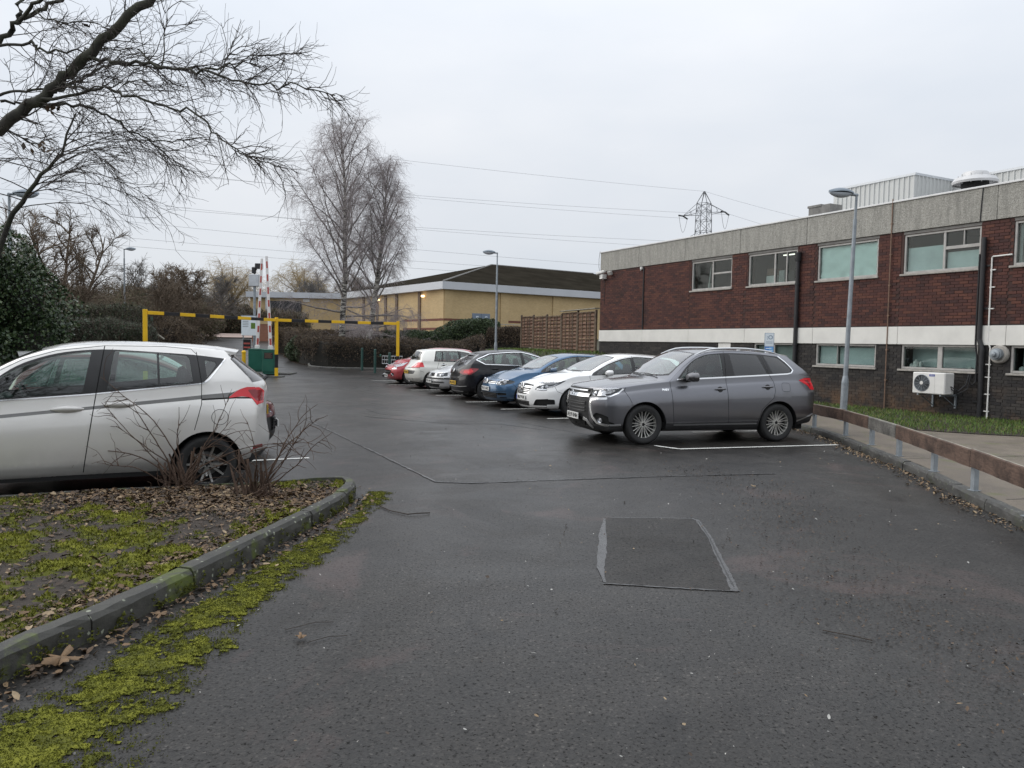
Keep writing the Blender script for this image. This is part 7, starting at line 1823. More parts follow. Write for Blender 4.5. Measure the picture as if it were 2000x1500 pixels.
# cut-back shrubs standing in the bed
def cut_shrub(x,y,seed,lab,canes):
    rg=np.random.default_rng(seed); root=empty('bare_shrub',(x,y,.14)); tag(root,lab,'shrub'); st=[];tw=[]
    for k in range(15):       # pruned stumps
        a=rg.uniform(0,6.28); L=rg.uniform(.12,.50); p=np.array([rg.normal(0,.07),rg.normal(0,.06),-.02]); sp,sr=branch(rg,p,np.array([math.cos(a)*.35,math.sin(a)*.3,1.0]),L,.014,.009,5,.08,0); st.append((sp,sr,0))
        if rg.random()<.6:
            p2,d2=along(sp,rg.uniform(.5,.95)); s2,r2=branch(rg,p2,side_dir(rg,d2,.6),rg.uniform(.06,.2),.006,.003,4,.15,0); tw.append((s2,r2,0))
    for (dx,dz,L,gr,dy) in canes:
        p=np.array([rg.normal(0,.05),rg.normal(0,.05),0]); sp,sr=branch(rg,p,np.array([dx,dy,dz]),L*1.28,.0085,.0024,16,.10,gr); st.append((sp,sr,0))
        for q_ in range(int(3+L*5)):
            p2,d2=along(sp,rg.uniform(.35,.98)); s2,r2=branch(rg,p2,side_dir(rg,d2,rg.uniform(.5,.9)),rg.uniform(.08,.42),.0038,.0015,7,.20,.04); tw.append((s2,r2,0))
    for k in range(14):       # low bleached side twigs
        a=rg.uniform(0,6.28); sp,sr=branch(rg,np.array([rg.normal(0,.1),rg.normal(0,.08),.0]),np.array([math.cos(a),math.sin(a)*.7,.35]),rg.uniform(.2,.55),.006,.0025,7,.18,-.03); tw.append((sp,sr,0))
    tubes('stems',st,[MATS['shrub_stem']],6,None,root); tag(tubes('twigs',tw,[MATS['shrub_stem']],4,None,root),kind='stuff')
bark('shrub_stem',(0.036,0.022,0.016),(0.115,0.072,0.048),14)
cut_shrub(-3.42,7.92,3,'pruned bare shrub with long arching canes in front of the silver car wheel',[(-.55,.75,.95,.012,-.1),(-.7,.7,.75,.06,0),(-.25,1,.95,.0,0),(.35,1,.9,-.005,.05),(.55,.8,1.05,.05,-.1),(.8,.7,1.1,.03,.1),(.2,1,.8,.09,0),(-.3,.95,1.0,.11,-.1),(.6,.9,.7,.0,0),(-.8,.35,.6,.0,0),(-.45,.9,1.15,.02,.1),(.1,1,.7,.02,0)])
cut_shrub(-2.55,7.62,8,'smaller pruned shrub with red canes near the tip of the bed',[(.45,.95,.85,.005,0),(.55,.9,1.0,.075,.1),(.65,.75,.8,.0,0),(.3,1,.6,.0,0),(.75,.55,.75,-.02,.1),(-.3,1,.5,.03,0),(.5,.8,.55,.02,-.1)])
# ------------------------------------------------------------------ the cars
def dlo_parts(clear='glass_clear',rear=None):
    rear=rear or clear
    return {
     'gap':dict(name='panel_gap',mat='gap',off=-.004,rim=False),
     'pillar':dict(name='pillar_trim',mat='car_black',off=.001,rim=False,split=True),
     'win_front':dict(name='window',mat=clear,off=-.003,rim=False,split=True,glass=True),
     'win_rear':dict(name='window',mat=rear,off=-.003,rim=False,split=True,glass=True),
     'win_quarter':dict(name='window',mat=rear,off=-.003,rim=False,split=True,glass=True),
     'screen':dict(name='windscreen',mat='glass_screen',off=.001,rim=False,glass=True),
     'screen_band':dict(name='windscreen_surround',mat='car_black',off=.001,rim=False),
     'tailgate_glass':dict(name='rear_window',mat=rear,off=.002,rim=False,glass=True),
     'chrome':dict(name='chrome_trim',mat='chrome',off=.007),
     'satin':dict(name='silver_trim',mat='satin',off=.010),
     'black':dict(name='bumper_insert',mat='car_black',off=-.012),
     'plastic':dict(name='plastic_trim',mat='car_plastic',off=.004),
     'grille':dict(name='grille',mat='car_black',off=-.02),
     'intake':dict(name='air_intake',mat='gap',off=-.03,wall='car_black'),
     'bonnet':dict(name='bonnet',mat=None,off=0.0),
     'roof':dict(name='roof',mat=None,off=0.0),
     'door_f':dict(name='door',mat=None,off=0.0,split=True),
     'door_r':dict(name='door',mat=None,off=0.0,split=True),
     'tailgate':dict(name='tailgate',mat=None,off=0.0),
     'bumper_f':dict(name='bumper',mat=None,off=0.0),
     'bumper_r':dict(name='bumper',mat=None,off=0.0),
     'lamp':dict(name='headlight',mat='lamp_housing',off=-.02,split=True,wall='lamp_reflector'),
     'lamp_hi':dict(name='headlight',mat='lamp_reflector',off=-.008,split=True),
     'tail':dict(name='tail_light',mat='lamp_red',off=.006,split=True),
     'tail2':dict(name='tail_light_lens',mat='lamp_dark_red',off=.008,split=True),
     'fog_r':dict(name='reflector',mat='lamp_dark_red',off=.003,split=True),
     'stripe':dict(name='side_stripe',mat='stripe_grey',off=.002,rim=False,split=True),
    }
def finish_parts(P,paint_name,**over):
    for k,d in P.items():
        if d.get('mat') is None: d['mat']=paint_name
    for k,v in over.items(): P.setdefault(k,{}).update(v)
    return P
def both(k1,p1,k2,p2,tagn,**kw):
    """an outline that wraps round a corner: one piece on the flank, one on the end"""
    return [dict(k=k1,p=p1,tag=tagn,**kw),dict(k=k2,p=p2,tag=tagn,**kw)]
def line(k,p,w,tagn,**kw): return dict(k=k,p=p,w=w,tag=tagn,closed=False,**kw)
def front_strip(B,yy,n,prof):
    ys=[-yy+2*yy*k/n for k in range(n+1)]
    P=B.at_many('f',[(max(abs(y),.001),z) for y in ys for z,o in prof]); V=[]; i=0
    for y in ys:
        for z,o in prof: V.append((P[i][0]-o,y,z)); i+=1
    return V
def roof_rails(root,B,sp,mat):
    for sy in (-1,1):
        pts=[];rad=[]
        for k in range(13):
            f=k/12; x=sp['rail'][0]+(sp['rail'][1]-sp['rail'][0])*f
            D=np.array([[((x-float(B.xa(1.97)))/(float(B.xb(1.97))-float(B.xa(1.97))))*B.LA,2.06*B.SV]]); P=B.ev(D)[0]
            lift=sp.get('rail_lift',.035)*min(1,6*f,6*(1-f))
            pts.append((P[0],sy*P[1],P[2]+lift)); rad.append(.018*(.45+.55*min(1,5*f+.02,5*(1-f)+.02)))
        q=MB(); q.tube(pts,rad,10); 
        for f in (.12,.5,.88):
            p=pts[int(f*12)]; q.box((p[0]-.03,p[1]-.012,p[2]-.05),(p[0]+.03,p[1]+.012,p[2]))
        o=q.build('roof_rail',MATS[mat],root); auto_smooth(o.data,50)

# ---- grey SUV ------------------------------------------------------------
paint('paint_grey',(0.175,0.178,0.195),0.95,0.30)
def suv_extra(root,B,sp):
    roof_rails(root,B,sp,'satin')
    # roof spoiler
    q=MB(); V=[];n=10
    for k in range(n+1):
        y=-.56+1.12*k/n; z=1.605-.035*(y/.56)**2; x=3.90-.03*(y/.56)**2
        V+=[(x,y,z+.012),(x+.22-.05*(y/.56)**2,y,z-.012),(x+.215-.05*(y/.56)**2,y,z-.035),(x,y,z-.06)]
    F=[]
    for k in range(n):
        for j in range(4): F.append((4*k+j,4*k+(j+1)%4,4*k+4+(j+1)%4,4*k+4+j))
    F+=[(0,3,2,1),(4*n,4*n+1,4*n+2,4*n+3)]
    q.add(V,F); o=q.build('spoiler',MATS[sp['paint']],root); auto_smooth(o.data,40)
    # three-diamond badge on the grille bar
    P,n_=B.at('f',(0,.845),.02); q=MB()
    for a in (90,210,330):
        c,s_=math.cos(R(a)),math.sin(R(a)); d=[(0,0),(.5,.29),(1,0),(.5,-.29)]
        q.prism([(.052*(x*c-y*s_),.052*(x*s_+y*c)) for x,y in d],0,.012)
    M=Matrix.Translation((P[0]-.01,0,P[2]))@Matrix.Rotation(-math.pi/2,4,'Z')@Matrix.Rotation(math.pi/2,4,'X')
    o=q.build('badge',MATS['chrome'],root); o.matrix_local=M
    # bars across the upper grille
    for z0,z1,yy in ((.80,.86,.50),(.905,.925,.44)):
        q=MB(); n=16; V=front_strip(B,yy,n,((z0,-.015),(z0,.016),(z1,.012),(z1,-.015)))
        F=[(4*k+j,4*k+(j+1)%4,4*k+4+(j+1)%4,4*k+4+j) for k in range(n) for j in range(4)]
        q.add(V,F); auto_smooth(q.build('grille_bar',MATS['chrome' if z0<.85 else 'satin'],root).data,40)
    for z0 in (.55,.60,.665,.70):
        q=MB(); n=12; V=front_strip(B,.40,n,((z0,-.02),(z0,.0),(z0+.018,-.004),(z0+.018,-.02)))
        F=[(4*k+j,4*k+(j+1)%4,4*k+4+(j+1)%4,4*k+4+j) for k in range(n) for j in range(4)]
        q.add(V,F); q.build('grille_slat',MATS['car_black'],root)
    # lens over each headlight with two projectors behind
    for sy in (-1,1):
        for (y,z,r) in ((.58,.875,.042),(.70,.885,.038)):
            P,nn=B.at('f',(y,z),-.012); q=MB(); q.lathe([(r,.012),(r*.9,.0),(r*.5,.006),(.001,.012)],16)
            o=q.build('lamp_projector',MATS['lamp_reflector'],root); o.matrix_local=Matrix.Translation((P[0],sy*P[1],P[2]))@Vector((nn[0],sy*nn[1],nn[2])).to_track_quat('Z','Y').to_matrix().to_4x4()
        P,nn=B.at('f',(.70,.415),-.01); q=MB(); q.lathe([(.045,.02),(.038,.0),(.001,.008)],16)
        o=q.build('fog_light',MATS['lamp_reflector'],root); o.matrix_local=Matrix.Translation((P[0],sy*P[1],P[2]))@Vector((nn[0],sy*nn[1],nn[2])).to_track_quat('Z','Y').to_matrix().to_4x4()
    # papers and stickers behind the windscreen
    q=MB()
    for (x,y,z,w,l) in ((1.42,-.35,1.155,.16,.05),(1.45,-.02,1.165,.14,.06)):
        q.box((x-.03,y-w/2,z),(x+.03,y+w/2,z+.004))
    q.build('parking_slip',MATS['paper'],root)
    # shark-fin aerial
    q=MB(); q.add([(3.55,-.03,1.62),(3.55,.03,1.62),(3.73,.03,1.60),(3.73,-.03,1.60),(3.70,0,1.68),(3.66,0,1.685)],[(0,1,5),(1,2,4,5),(2,3,4),(3,0,5,4)])
    q.build('aerial',MATS[sp['paint']],root)
    for sy in (-1,1):
        P,nn=B.at('s',(1.36,.945),.004)
        t=text_mesh('emblem','PHEV',.055,MATS['chrome'],.002,1.0,.002); o=obj('emblem',t,root)
        z=Vector((nn[0],sy*abs(nn[1]),nn[2])); x=Vector((1 if sy<0 else -1,0,0)); x=(x-z*x.dot(z)).normalized(); y=z.cross(x)
        M=Matrix((x,y,z)).transposed().to_4x4(); M.translation=(P[0],sy*abs(P[1]),P[2]); o.matrix_local=M
SUV=dict(L=4.695,h=0.05,paint='paint_grey',R=.348,arch=.405,wheels=(.97,3.64),tw=.225,
 w=[(0,.62),(.15,.72),(.3,.815),(.45,.865),(.7,.897),(1.0,.905),(2.5,.902),(3.64,.908),(4.0,.89),(4.3,.85),(4.5,.79),(4.7,.70)],
 zs=[(0,.90),(.3,.945),(.6,.99),(1.0,1.045),(1.5,1.09),(2.0,1.125),(2.6,1.16),(3.4,1.205),(4.0,1.225),(4.4,1.19),(4.6,1.17)],
 ins=[(0,.05),(.3,.055),(1.0,.055),(2,.06),(3.4,.06),(4.1,.065),(4.4,.07)],
 p4y=[(0,.52),(.2,.58),(.6,.64),(1.0,.68),(1.45,.755),(1.7,.725),(1.95,.685),(2.3,.66),(2.6,.65),(3.4,.635),(3.95,.60),(4.2,.56)],
 p4z=[(0,.94),(.2,.975),(.6,1.04),(1.0,1.08),(1.40,1.125),(1.48,1.16),(1.7,1.335),(1.9,1.475),(2.05,1.55),(2.25,1.605),(2.6,1.64),(3.0,1.645),(3.4,1.62),(3.8,1.58),(3.97,1.555),(4.2,1.5)],
 zc=[(0,.955),(.1,.975),(.3,1.025),(.6,1.075),(1.0,1.125),(1.22,1.145),(1.28,1.165),(1.5,1.315),(1.75,1.475),(1.95,1.58),(2.1,1.63),(2.4,1.67),(2.8,1.685),(3.3,1.668),(3.8,1.61),(3.97,1.585),(4.2,1.53)],
 zb=[(0,.22),(.5,.225),(1.5,.235),(3.2,.245),(4.0,.285),(4.6,.36)],
 off=[(0,-.10),(.03,-.05),(.10,-.028),(.125,-.028),(.15,-.004),(.3,0),(.6,0),(.84,-.001),(.865,-.004),(.88,-.020),(.90,-.016),(1,-.012)],
 vlines=[.10,.125,.15,.84,.865,.88,.90],
 xa=[(0,.36),(.4,.31),(.8,.29),(1,.29),(2,.21)], xb=[(0,4.40),(.3,4.45),(.6,4.46),(1,4.39),(1.5,4.20),(2,3.99)],
 front=[(0,.13,.235),(.12,.05,.30),(.3,.01,.43),(.5,0,.56),(.75,.0,.74),(.9,.025,.86),(1,.045,.92),(1.5,.065,.945),(2,.09,.965)],
 rear=[(0,4.54,.33),(.25,4.66,.46),(.45,4.685,.60),(.7,4.64,.86),(.9,4.60,1.08),(1,4.57,1.17),(1.5,4.36,1.37),(2,4.07,1.575)],
 cabin=(1.2,4.2),zs_cabin=1.15,dash=1.50,seats=(2.05,2.95),seat_z=.52,
 mirror=(1.80,1.165,.86),mirror_s=1.12,handles=[(2.43,.955),(3.40,.995)],wipers=[(1.36,-.55,1.32,.05),(1.31,.0,1.38,.60)],
 wheel=dict(style='multi',n=10,rim=.245,mat='alloy',spin=.3),rail=(2.05,3.86),
 plates=[dict(k='f',z=.455,t='AE19 RNN',off=.022)],extra=suv_extra)
_f=[]
_f+=[dict(k='t',p=[(.02,0),(.10,.40),(.24,.555),(.6,.64),(1.0,.69),(1.28,.73),(1.27,.35),(1.25,0),(1.0,-.05),(.3,-.05)],tag='bonnet')]
_f=[]
DLO=[(1.60,1.128,.02),(2.55,1.172,.01),(3.45,1.218,.01),(3.92,1.243,.10),(4.00,1.31,.06),(3.86,1.45,.05),(3.74,1.548,.06),(3.3,1.588,.2),(2.6,1.602,.2),(2.2,1.563,.2),(1.98,1.475,.1),(1.80,1.34,.1)]
fdoor=[(1.456,1.095,.05),(1.475,.9,.05),(1.524,.345,.02),(2.61,.345,.02),(2.563,1.177,.02),(2.60,1.628,.02),(2.3,1.608,.2),(2.05,1.535,.15),(1.75,1.34,.1),(1.50,1.13,.05)]
rdoor=[(2.563,1.177,.02),(2.61,.345,.02),(3.2,.345,.03),(3.289,.598,.2),(3.52,.80,.1),(3.558,.937,.1),(3.536,1.10,.05),(3.452,1.222,.02),(3.37,1.59,.05),(3.0,1.63,.2),(2.60,1.628,.02)]
SUV['feats']=[
 dict(k='t',p=[(1.27,0),(1.31,.30),(1.40,.56),(1.50,.695),(1.78,.655),(2.08,.585),(2.055,.3),(2.04,-.02)],tag='screen_band'),
 dict(k='t',p=[(1.31,0),(1.35,.30),(1.44,.55),(1.535,.66),(1.78,.625),(2.055,.555),(2.02,.3),(2.01,-.02)],tag='screen'),
 dict(k='t',p=[(.0,-.02),(.0,.55),(.21,.56),(.6,.62),(1.0,.665),(1.27,.70),(1.25,.45),(1.235,-.02)],tag='bonnet'),
 line('t',[(.2,.56),(.6,.62),(1.0,.665),(1.27,.70)],.009,'gap'),
 dict(k='s',p=rpoly(fdoor),tag='door_f'),dict(k='s',p=rpoly(rdoor),tag='door_r'),
 dict(k='s',p=rpoly(DLO),tag='pillar'),
 dict(k='s',p=rpoly([(1.80,1.150,.02),(2.516,1.183,.02),(2.516,1.578,.02),(2.2,1.545,.1),(2.0,1.462,.1),(1.86,1.36,.05)]),tag='win_front'),
 dict(k='s',p=rpoly([(1.66,1.146,.02),(1.775,1.150,.01),(1.83,1.335,.01)]),tag='win_front'),
 dict(k='s',p=rpoly([(2.746,1.195,.02),(3.425,1.228,.02),(3.29,1.57,.03),(2.70,1.588,.02)]),tag='win_rear'),
 dict(k='s',p=rpoly([(3.536,1.240,.02),(3.90,1.257,.08),(3.965,1.318,.05),(3.83,1.445,.05),(3.72,1.532,.05),(3.42,1.565,.03)]),tag='win_quarter'),
 line('s',[(1.60,1.124),(2.55,1.169),(3.45,1.215),(3.85,1.236),(3.94,1.252),(3.99,1.30),(3.95,1.36),(3.87,1.45),(3.75,1.55)],.022,'chrome'),
 line('s',[(1.456,1.095),(1.475,.9),(1.524,.345)],.009,'gap'),
 line('s',[(2.60,1.628),(2.563,1.177),(2.61,.345)],.009,'gap'),
 line('s',[(3.37,1.59),(3.452,1.222),(3.536,1.10),(3.558,.937),(3.52,.80),(3.289,.598),(3.2,.345)],.009,'gap'),
 line('s',[(1.456,1.095),(1.50,1.13),(1.75,1.34),(2.05,1.535),(2.3,1.608),(2.6,1.628),(3.0,1.63),(3.37,1.592)],.006,'gap'),
 line('s',[(.62,.985),(.60,.93),(.68,.80),(.72,.72)],.008,'gap'),
 line('s',[(1.525,.338),(3.19,.342)],.02,'satin'),
 dict(k='s',p=[(1.36,.20),(3.26,.20),(3.26,.325),(1.36,.318)],tag='plastic'),
 dict(k='s',p=rpoly([(4.02,.30),(4.50,.30),(4.50,.50),(4.06,.36)],.01),tag='plastic'),
 dict(k='r',p=[(0,.30),(.95,.30),(.95,.50),(.6,.47),(0,.5)],tag='plastic'),
 line('s',[(4.06,.375),(4.25,.43),(4.47,.515)],.022,'satin'),
 line('s',rpoly([(3.70,1.075,.05),(3.88,1.07,.05),(3.88,.915,.05),(3.70,.92,.05)])+[(3.70,1.03)],.006,'gap',side=-1),
 # tail light
 dict(k='s',p=rpoly([(4.10,1.118,.01),(4.24,1.162,.03),(4.6,1.158,.0),(4.6,.95,.0),(4.36,.945,.02),(4.30,1.02,.03)]),tag='tail'),
 dict(k='r',p=rpoly([(.42,1.10),(.6,1.155),(.95,1.162),(.95,.945),(.70,.96),(.62,1.06)],.02),tag='tail'),
 dict(k='s',p=rpoly([(4.24,1.115,.01),(4.33,1.122,.02),(4.36,1.08,.01),(4.36,.985,.01),(4.325,1.05,.02)]),tag='tail2'),
 dict(k='r',p=rpoly([(0,1.16),(.52,1.18),(.50,1.5),(0,1.53)],.03),tag='tailgate_glass'),
 # nose
 dict(k='f',p=[(-.01,.27),(.48,.27),(.50,.44),(.50,.72),(.52,.95),(-.01,.955)],tag='grille'),
 dict(k='f',p=rpoly([(.0,.30),(.36,.30),(.42,.415),(.0,.415)],.02),tag='intake'),
 dict(k='f',p=[(0,.245),(.6,.245),(.95,.25),(.95,.335),(.55,.30),(0,.295)],tag='plastic'),
 dict(k='s',p=[(.0,.20),(.58,.20),(.58,.345),(.30,.335),(.0,.335)],tag='plastic'),
]
SUV['feats']+=both('s',rpoly([(.0,.962,.0),(.40,.975,.02),(.585,.972,.01),(.50,.905,.03),(.36,.85,.04),(.0,.825,0)]),
   'f',rpoly([(.46,.805),(.52,.945),(.7,.957),(.95,.962),(.95,.825),(.70,.815)],.02),'lamp')
SUV['feats']+=both('s',rpoly([(.0,.945,.0),(.40,.958,.02),(.46,.93,.03),(.36,.875,.04),(.0,.85,0)]),
   'f',rpoly([(.62,.835),(.64,.93),(.75,.94),(.95,.945),(.95,.85),(.72,.84)],.02),'lamp_hi')
SUV['feats']+=[
 dict(k='f',p=rpoly([(.58,.34),(.57,.48),(.64,.545),(.74,.52),(.95,.42),(.95,.33)],.02),tag='intake'),
 dict(k='s',p=rpoly([(.0,.33),(.0,.50),(.40,.38),(.47,.335)],.02),tag='intake'),
 line('f',[(.86,.80),(.68,.785),(.55,.765),(.525,.70),(.545,.56),(.575,.46),(.64,.37),(.76,.335),(.95,.335)],.036,'chrome'),
 line('s',[(.20,.80),(.36,.832),(.50,.892),(.583,.962)],.022,'chrome'),
 line('s',[(.2,.337),(.40,.34),(.53,.351)],.03,'satin'),
 line('f',[(.36,.425),(.44,.40),(.50,.32),(.53,.27)],.045,'satin'),
 line('f',[(.0,.445),(.35,.44)],.02,'black'),
]
SUV['parts']=finish_parts(dlo_parts('glass_clear','glass_dark'),'paint_grey')

# ---- silver MPV ----------------------------------------------------------
paint('paint_silver',(0.745,0.73,0.70),0.3,0.33,0.12)
def mpv_extra(root,B,sp):
    q=MB(); V=[];n=10
    for k in range(n+1):
        y=-.55+1.10*k/n; e=(y/.55)**2; z=1.600-.03*e; x=3.46-.02*e
        V+=[(x,y,z+.012),(x+.27-.05*e,y,z-.028),(x+.265-.05*e,y,z-.05),(x,y,z-.08)]
    F=[(4*k+j,4*k+(j+1)%4,4*k+4+(j+1)%4,4*k+4+j) for k in range(n) for j in range(4)]+[(0,3,2,1),(4*n,4*n+1,4*n+2,4*n+3)]
    q.add(V,F); auto_smooth(q.build('spoiler',MATS[sp['paint']],root).data,40)
    # wiper stub and chrome strip on the tailgate
    q=MB(); q.tube([(4.02,0,1.21),(4.06,.02,1.235),(4.03,.3,1.26)],[.03,.022,.01],8); q.build('rear_wiper',MATS['car_black'],root)
MPV=dict(L=4.077,h=0.05,paint='paint_silver',R=.315,arch=.372,wheels=(.84,3.33),tw=.205,
 w=[(0,.55),(.12,.66),(.3,.775),(.5,.835),(.8,.87),(1.2,.875),(2.2,.872),(3.33,.882),(3.6,.865),(3.8,.82),(3.95,.755),(4.08,.66)],
 zs=[(0,.86),(.3,.90),(.7,.955),(1.2,1.01),(1.6,1.055),(2.25,1.105),(3.28,1.205),(3.6,1.225),(3.8,1.19),(4.0,1.16)],
 ins=[(0,.05),(1.0,.05),(2,.055),(3.3,.06),(3.6,.07),(4,.07)],
 p4y=[(0,.48),(.3,.56),(.7,.64),(1.0,.70),(1.3,.70),(1.7,.665),(2.1,.64),(2.8,.615),(3.3,.60),(3.6,.575)],
 p4z=[(0,.90),(.3,.955),(.7,1.03),(.95,1.075),(1.1,1.15),(1.35,1.335),(1.6,1.47),(1.9,1.565),(2.3,1.61),(2.8,1.615),(3.2,1.595),(3.5,1.565),(3.7,1.53)],
 zc=[(0,.92),(.15,.955),(.4,1.0),(.7,1.055),(.82,1.085),(1.1,1.25),(1.4,1.42),(1.7,1.555),(1.9,1.61),(2.2,1.645),(2.6,1.65),(3.1,1.635),(3.5,1.605),(3.7,1.57)],
 zb=[(0,.20),(.5,.21),(1.2,.225),(3.0,.24),(3.6,.28),(4,.34)],
 off=[(0,-.115),(.04,-.07),(.09,-.045),(.13,-.035),(.17,-.012),(.23,-.016),(.32,-.004),(.5,0),(.70,.0),(.79,-.002),(.82,-.012),(.9,-.012),(1,-.014)],
 vlines=[.13,.17,.23,.79,.82,.90],bulge=.025,
 xa=[(0,.34),(.4,.28),(.8,.27),(1,.27),(2,.22)],xb=[(0,3.78),(.3,3.83),(.6,3.86),(.85,3.87),(1,3.83),(1.5,3.69),(2,3.52)],
 front=[(0,.10,.2),(.2,.02,.35),(.5,0,.55),(.8,.03,.76),(1,.07,.87),(1.5,.10,.90),(2,.13,.925)],
 rear=[(0,3.97,.33),(.2,4.06,.44),(.33,4.075,.55),(.45,4.05,.66),(.55,4.035,.80),(.8,4.04,1.0),(.92,4.06,1.12),(1,4.03,1.19),(1.5,3.80,1.40),(2,3.58,1.585)],
 cabin=(.85,3.75),zs_cabin=1.06,dash=1.12,seats=(1.78,2.62),seat_z=.50,
 mirror=(1.15,1.06,.85),handles=[(2.00,.945),(2.48,.985)],handle_style='oval',wipers=[(.95,-.5,.9,.05)],
 wheel=dict(style='double',n=5,rim=.225,mat='alloy_mid',spin=.1),plates=[dict(k='r',z=.86,t='FH63 KXW',yellow=True)],extra=mpv_extra)
mf=[(1.02,.98,.05),(1.12,.30,.03),(2.135,.285,.02),(2.26,1.11,.02),(2.335,1.60,.02),(1.9,1.545,.2),(1.6,1.45,.15),(1.3,1.28,.1),(1.06,1.09,.05)]
mr_=[(2.26,1.11,.02),(2.135,.285,.02),(2.86,.285,.03),(2.98,.52,.2),(3.20,.70,.15),(3.275,.985,.05),(3.278,1.205,.02),(3.232,1.545,.06),(2.9,1.60,.2),(2.335,1.60,.02)]
MPV['feats']=[
 dict(k='t',p=[(.86,0),(.92,.35),(1.04,.62),(1.35,.64),(1.78,.56),(1.76,.3),(1.75,-.02)],tag='screen_band'),
 dict(k='t',p=[(.90,0),(.96,.35),(1.08,.60),(1.35,.61),(1.75,.53),(1.73,.3),(1.72,-.02)],tag='screen'),
 dict(k='t',p=[(.0,-.02),(.0,.5),(.3,.54),(.7,.61),(.92,.65),(.86,.4),(.83,-.02)],tag='bonnet'),
 dict(k='s',p=rpoly(mf),tag='door_f'),dict(k='s',p=rpoly(mr_),tag='door_r'),
 dict(k='s',p=rpoly([(1.10,1.03,.02),(2.2,1.102,.01),(3.25,1.205,.05),(3.30,1.213,.06),(3.53,1.472,.02),(3.2,1.515,.2),(2.31,1.568,.3),(1.9,1.525,.2),(1.55,1.40,.15)]),tag='pillar'),
 dict(k='s',p=rpoly([(1.25,1.05,.03),(2.135,1.112,.02),(2.215,1.545,.03),(1.9,1.50,.2),(1.6,1.39,.15),(1.35,1.24,.1)]),tag='win_front'),
 dict(k='s',p=rpoly([(2.36,1.135,.02),(2.845,1.180,.01),(2.835,1.535,.01),(2.43,1.552,.03)]),tag='win_rear'),
 dict(k='s',p=rpoly([(2.865,1.182,.01),(3.19,1.215,.03),(3.155,1.50,.05),(2.855,1.533,.01)]),tag='win_rear'),
 dict(k='s',p=rpoly([(3.335,1.262,.02),(3.43,1.40,.02),(3.425,1.435,.02),(3.315,1.462,.02)]),tag='win_quarter'),
 line('s',[(1.08,1.02),(2.2,1.096),(3.25,1.199),(3.30,1.207),(3.36,1.25),(3.535,1.475)],.012,'chrome'),
 dict(k='s',p=[(.5,.76),(1.40,.868),(2.25,.943),(3.28,1.034),(3.28,1.075),(2.25,.975),(1.40,.90),(.5,.80)],tag='stripe'),  # reflection band put into the colour of the doors
 dict(k='s',p=rpoly([(3.28,1.034,0),(3.60,1.045,.01),(3.70,1.11,.01),(3.28,1.078,0)],.0),tag='stripe'),
 line('s',[(3.28,1.028),(3.62,1.042),(3.80,1.035)],.018,'gap'),
 line('s',[(1.06,1.09),(1.02,.98),(1.12,.30)],.009,'gap'),
 line('s',[(2.335,1.60),(2.26,1.11),(2.135,.285)],.010,'gap'),
 line('s',[(3.232,1.545),(3.278,1.205),(3.275,.985),(3.20,.70)],.008,'gap'),
 line('s',[(1.06,1.09),(1.3,1.28),(1.6,1.45),(1.9,1.545),(2.335,1.60),(2.9,1.60),(3.18,1.575),(3.232,1.52)],.007,'gap'),
 line('t',[(1.3,.655),(1.7,.61),(2.1,.585),(2.8,.57),(3.3,.56),(3.5,.55)],.010,'gap'),
 line('s',circle(3.46,.835,.085,24)+[(3.545,.835)],.006,'gap',side=-1),
 dict(k='s',p=rpoly([(3.55,1.042,.01),(3.66,1.13,.05),(3.75,1.158,.02),(4.05,1.15,0),(4.05,.95,0),(3.86,.955,.01),(3.80,1.04,.04),(3.70,1.055,.02)]),tag='tail'),
 dict(k='r',p=rpoly([(.56,1.10),(.66,1.15),(.95,1.15),(.95,.955),(.62,.97)],.02),tag='tail'),
 dict(k='s',p=rpoly([(3.76,1.125,.02),(3.86,1.13,.02),(4.05,1.12,0),(4.05,1.0,0),(3.85,1.0,.02)]),tag='tail2'),
 dict(k='r',p=rpoly([(.62,1.12),(.95,1.12),(.95,1.0),(.64,1.0)],.02),tag='tail2'),
 dict(k='s',p=rpoly([(3.58,1.475,.02),(3.66,1.50,.02),(4.0,1.50,0),(4.0,1.2,0),(3.89,1.205,.02),(3.78,1.26,.03)]),tag='tailgate_glass'),
 dict(k='r',p=rpoly([(0,1.22),(.5,1.22),(.95,1.20),(.95,1.50),(.45,1.53),(0,1.55)],.01),tag='tailgate_glass'),
 dict(k='r',p=rpoly([(0,.78),(.33,.78),(.36,.95),(0,.95)],.02),tag='grille'),
 dict(k='s',p=rpoly([(3.66,.20),(4.05,.20),(4.05,.39),(3.84,.37),(3.68,.335)],.01),tag='plastic'),
 dict(k='r',p=[(0,.30),(.95,.30),(.95,.40),(.6,.42),(0,.45)],tag='plastic'),
 dict(k='s',p=rpoly([(3.78,.435,.01),(4.05,.455,0),(4.05,.50,0),(3.86,.49,.02)]),tag='fog_r'),
 dict(k='r',p=rpoly([(.62,.46),(.95,.455),(.95,.50),(.64,.495)],.01),tag='fog_r'),
]
MPV['parts']=finish_parts(dlo_parts('glass_clear'),'paint_silver',tailgate_glass=dict(mat='glass_dark'),tail2=dict(mat='lamp_dark_red'),win_quarter=dict(mat='glass_clear'))


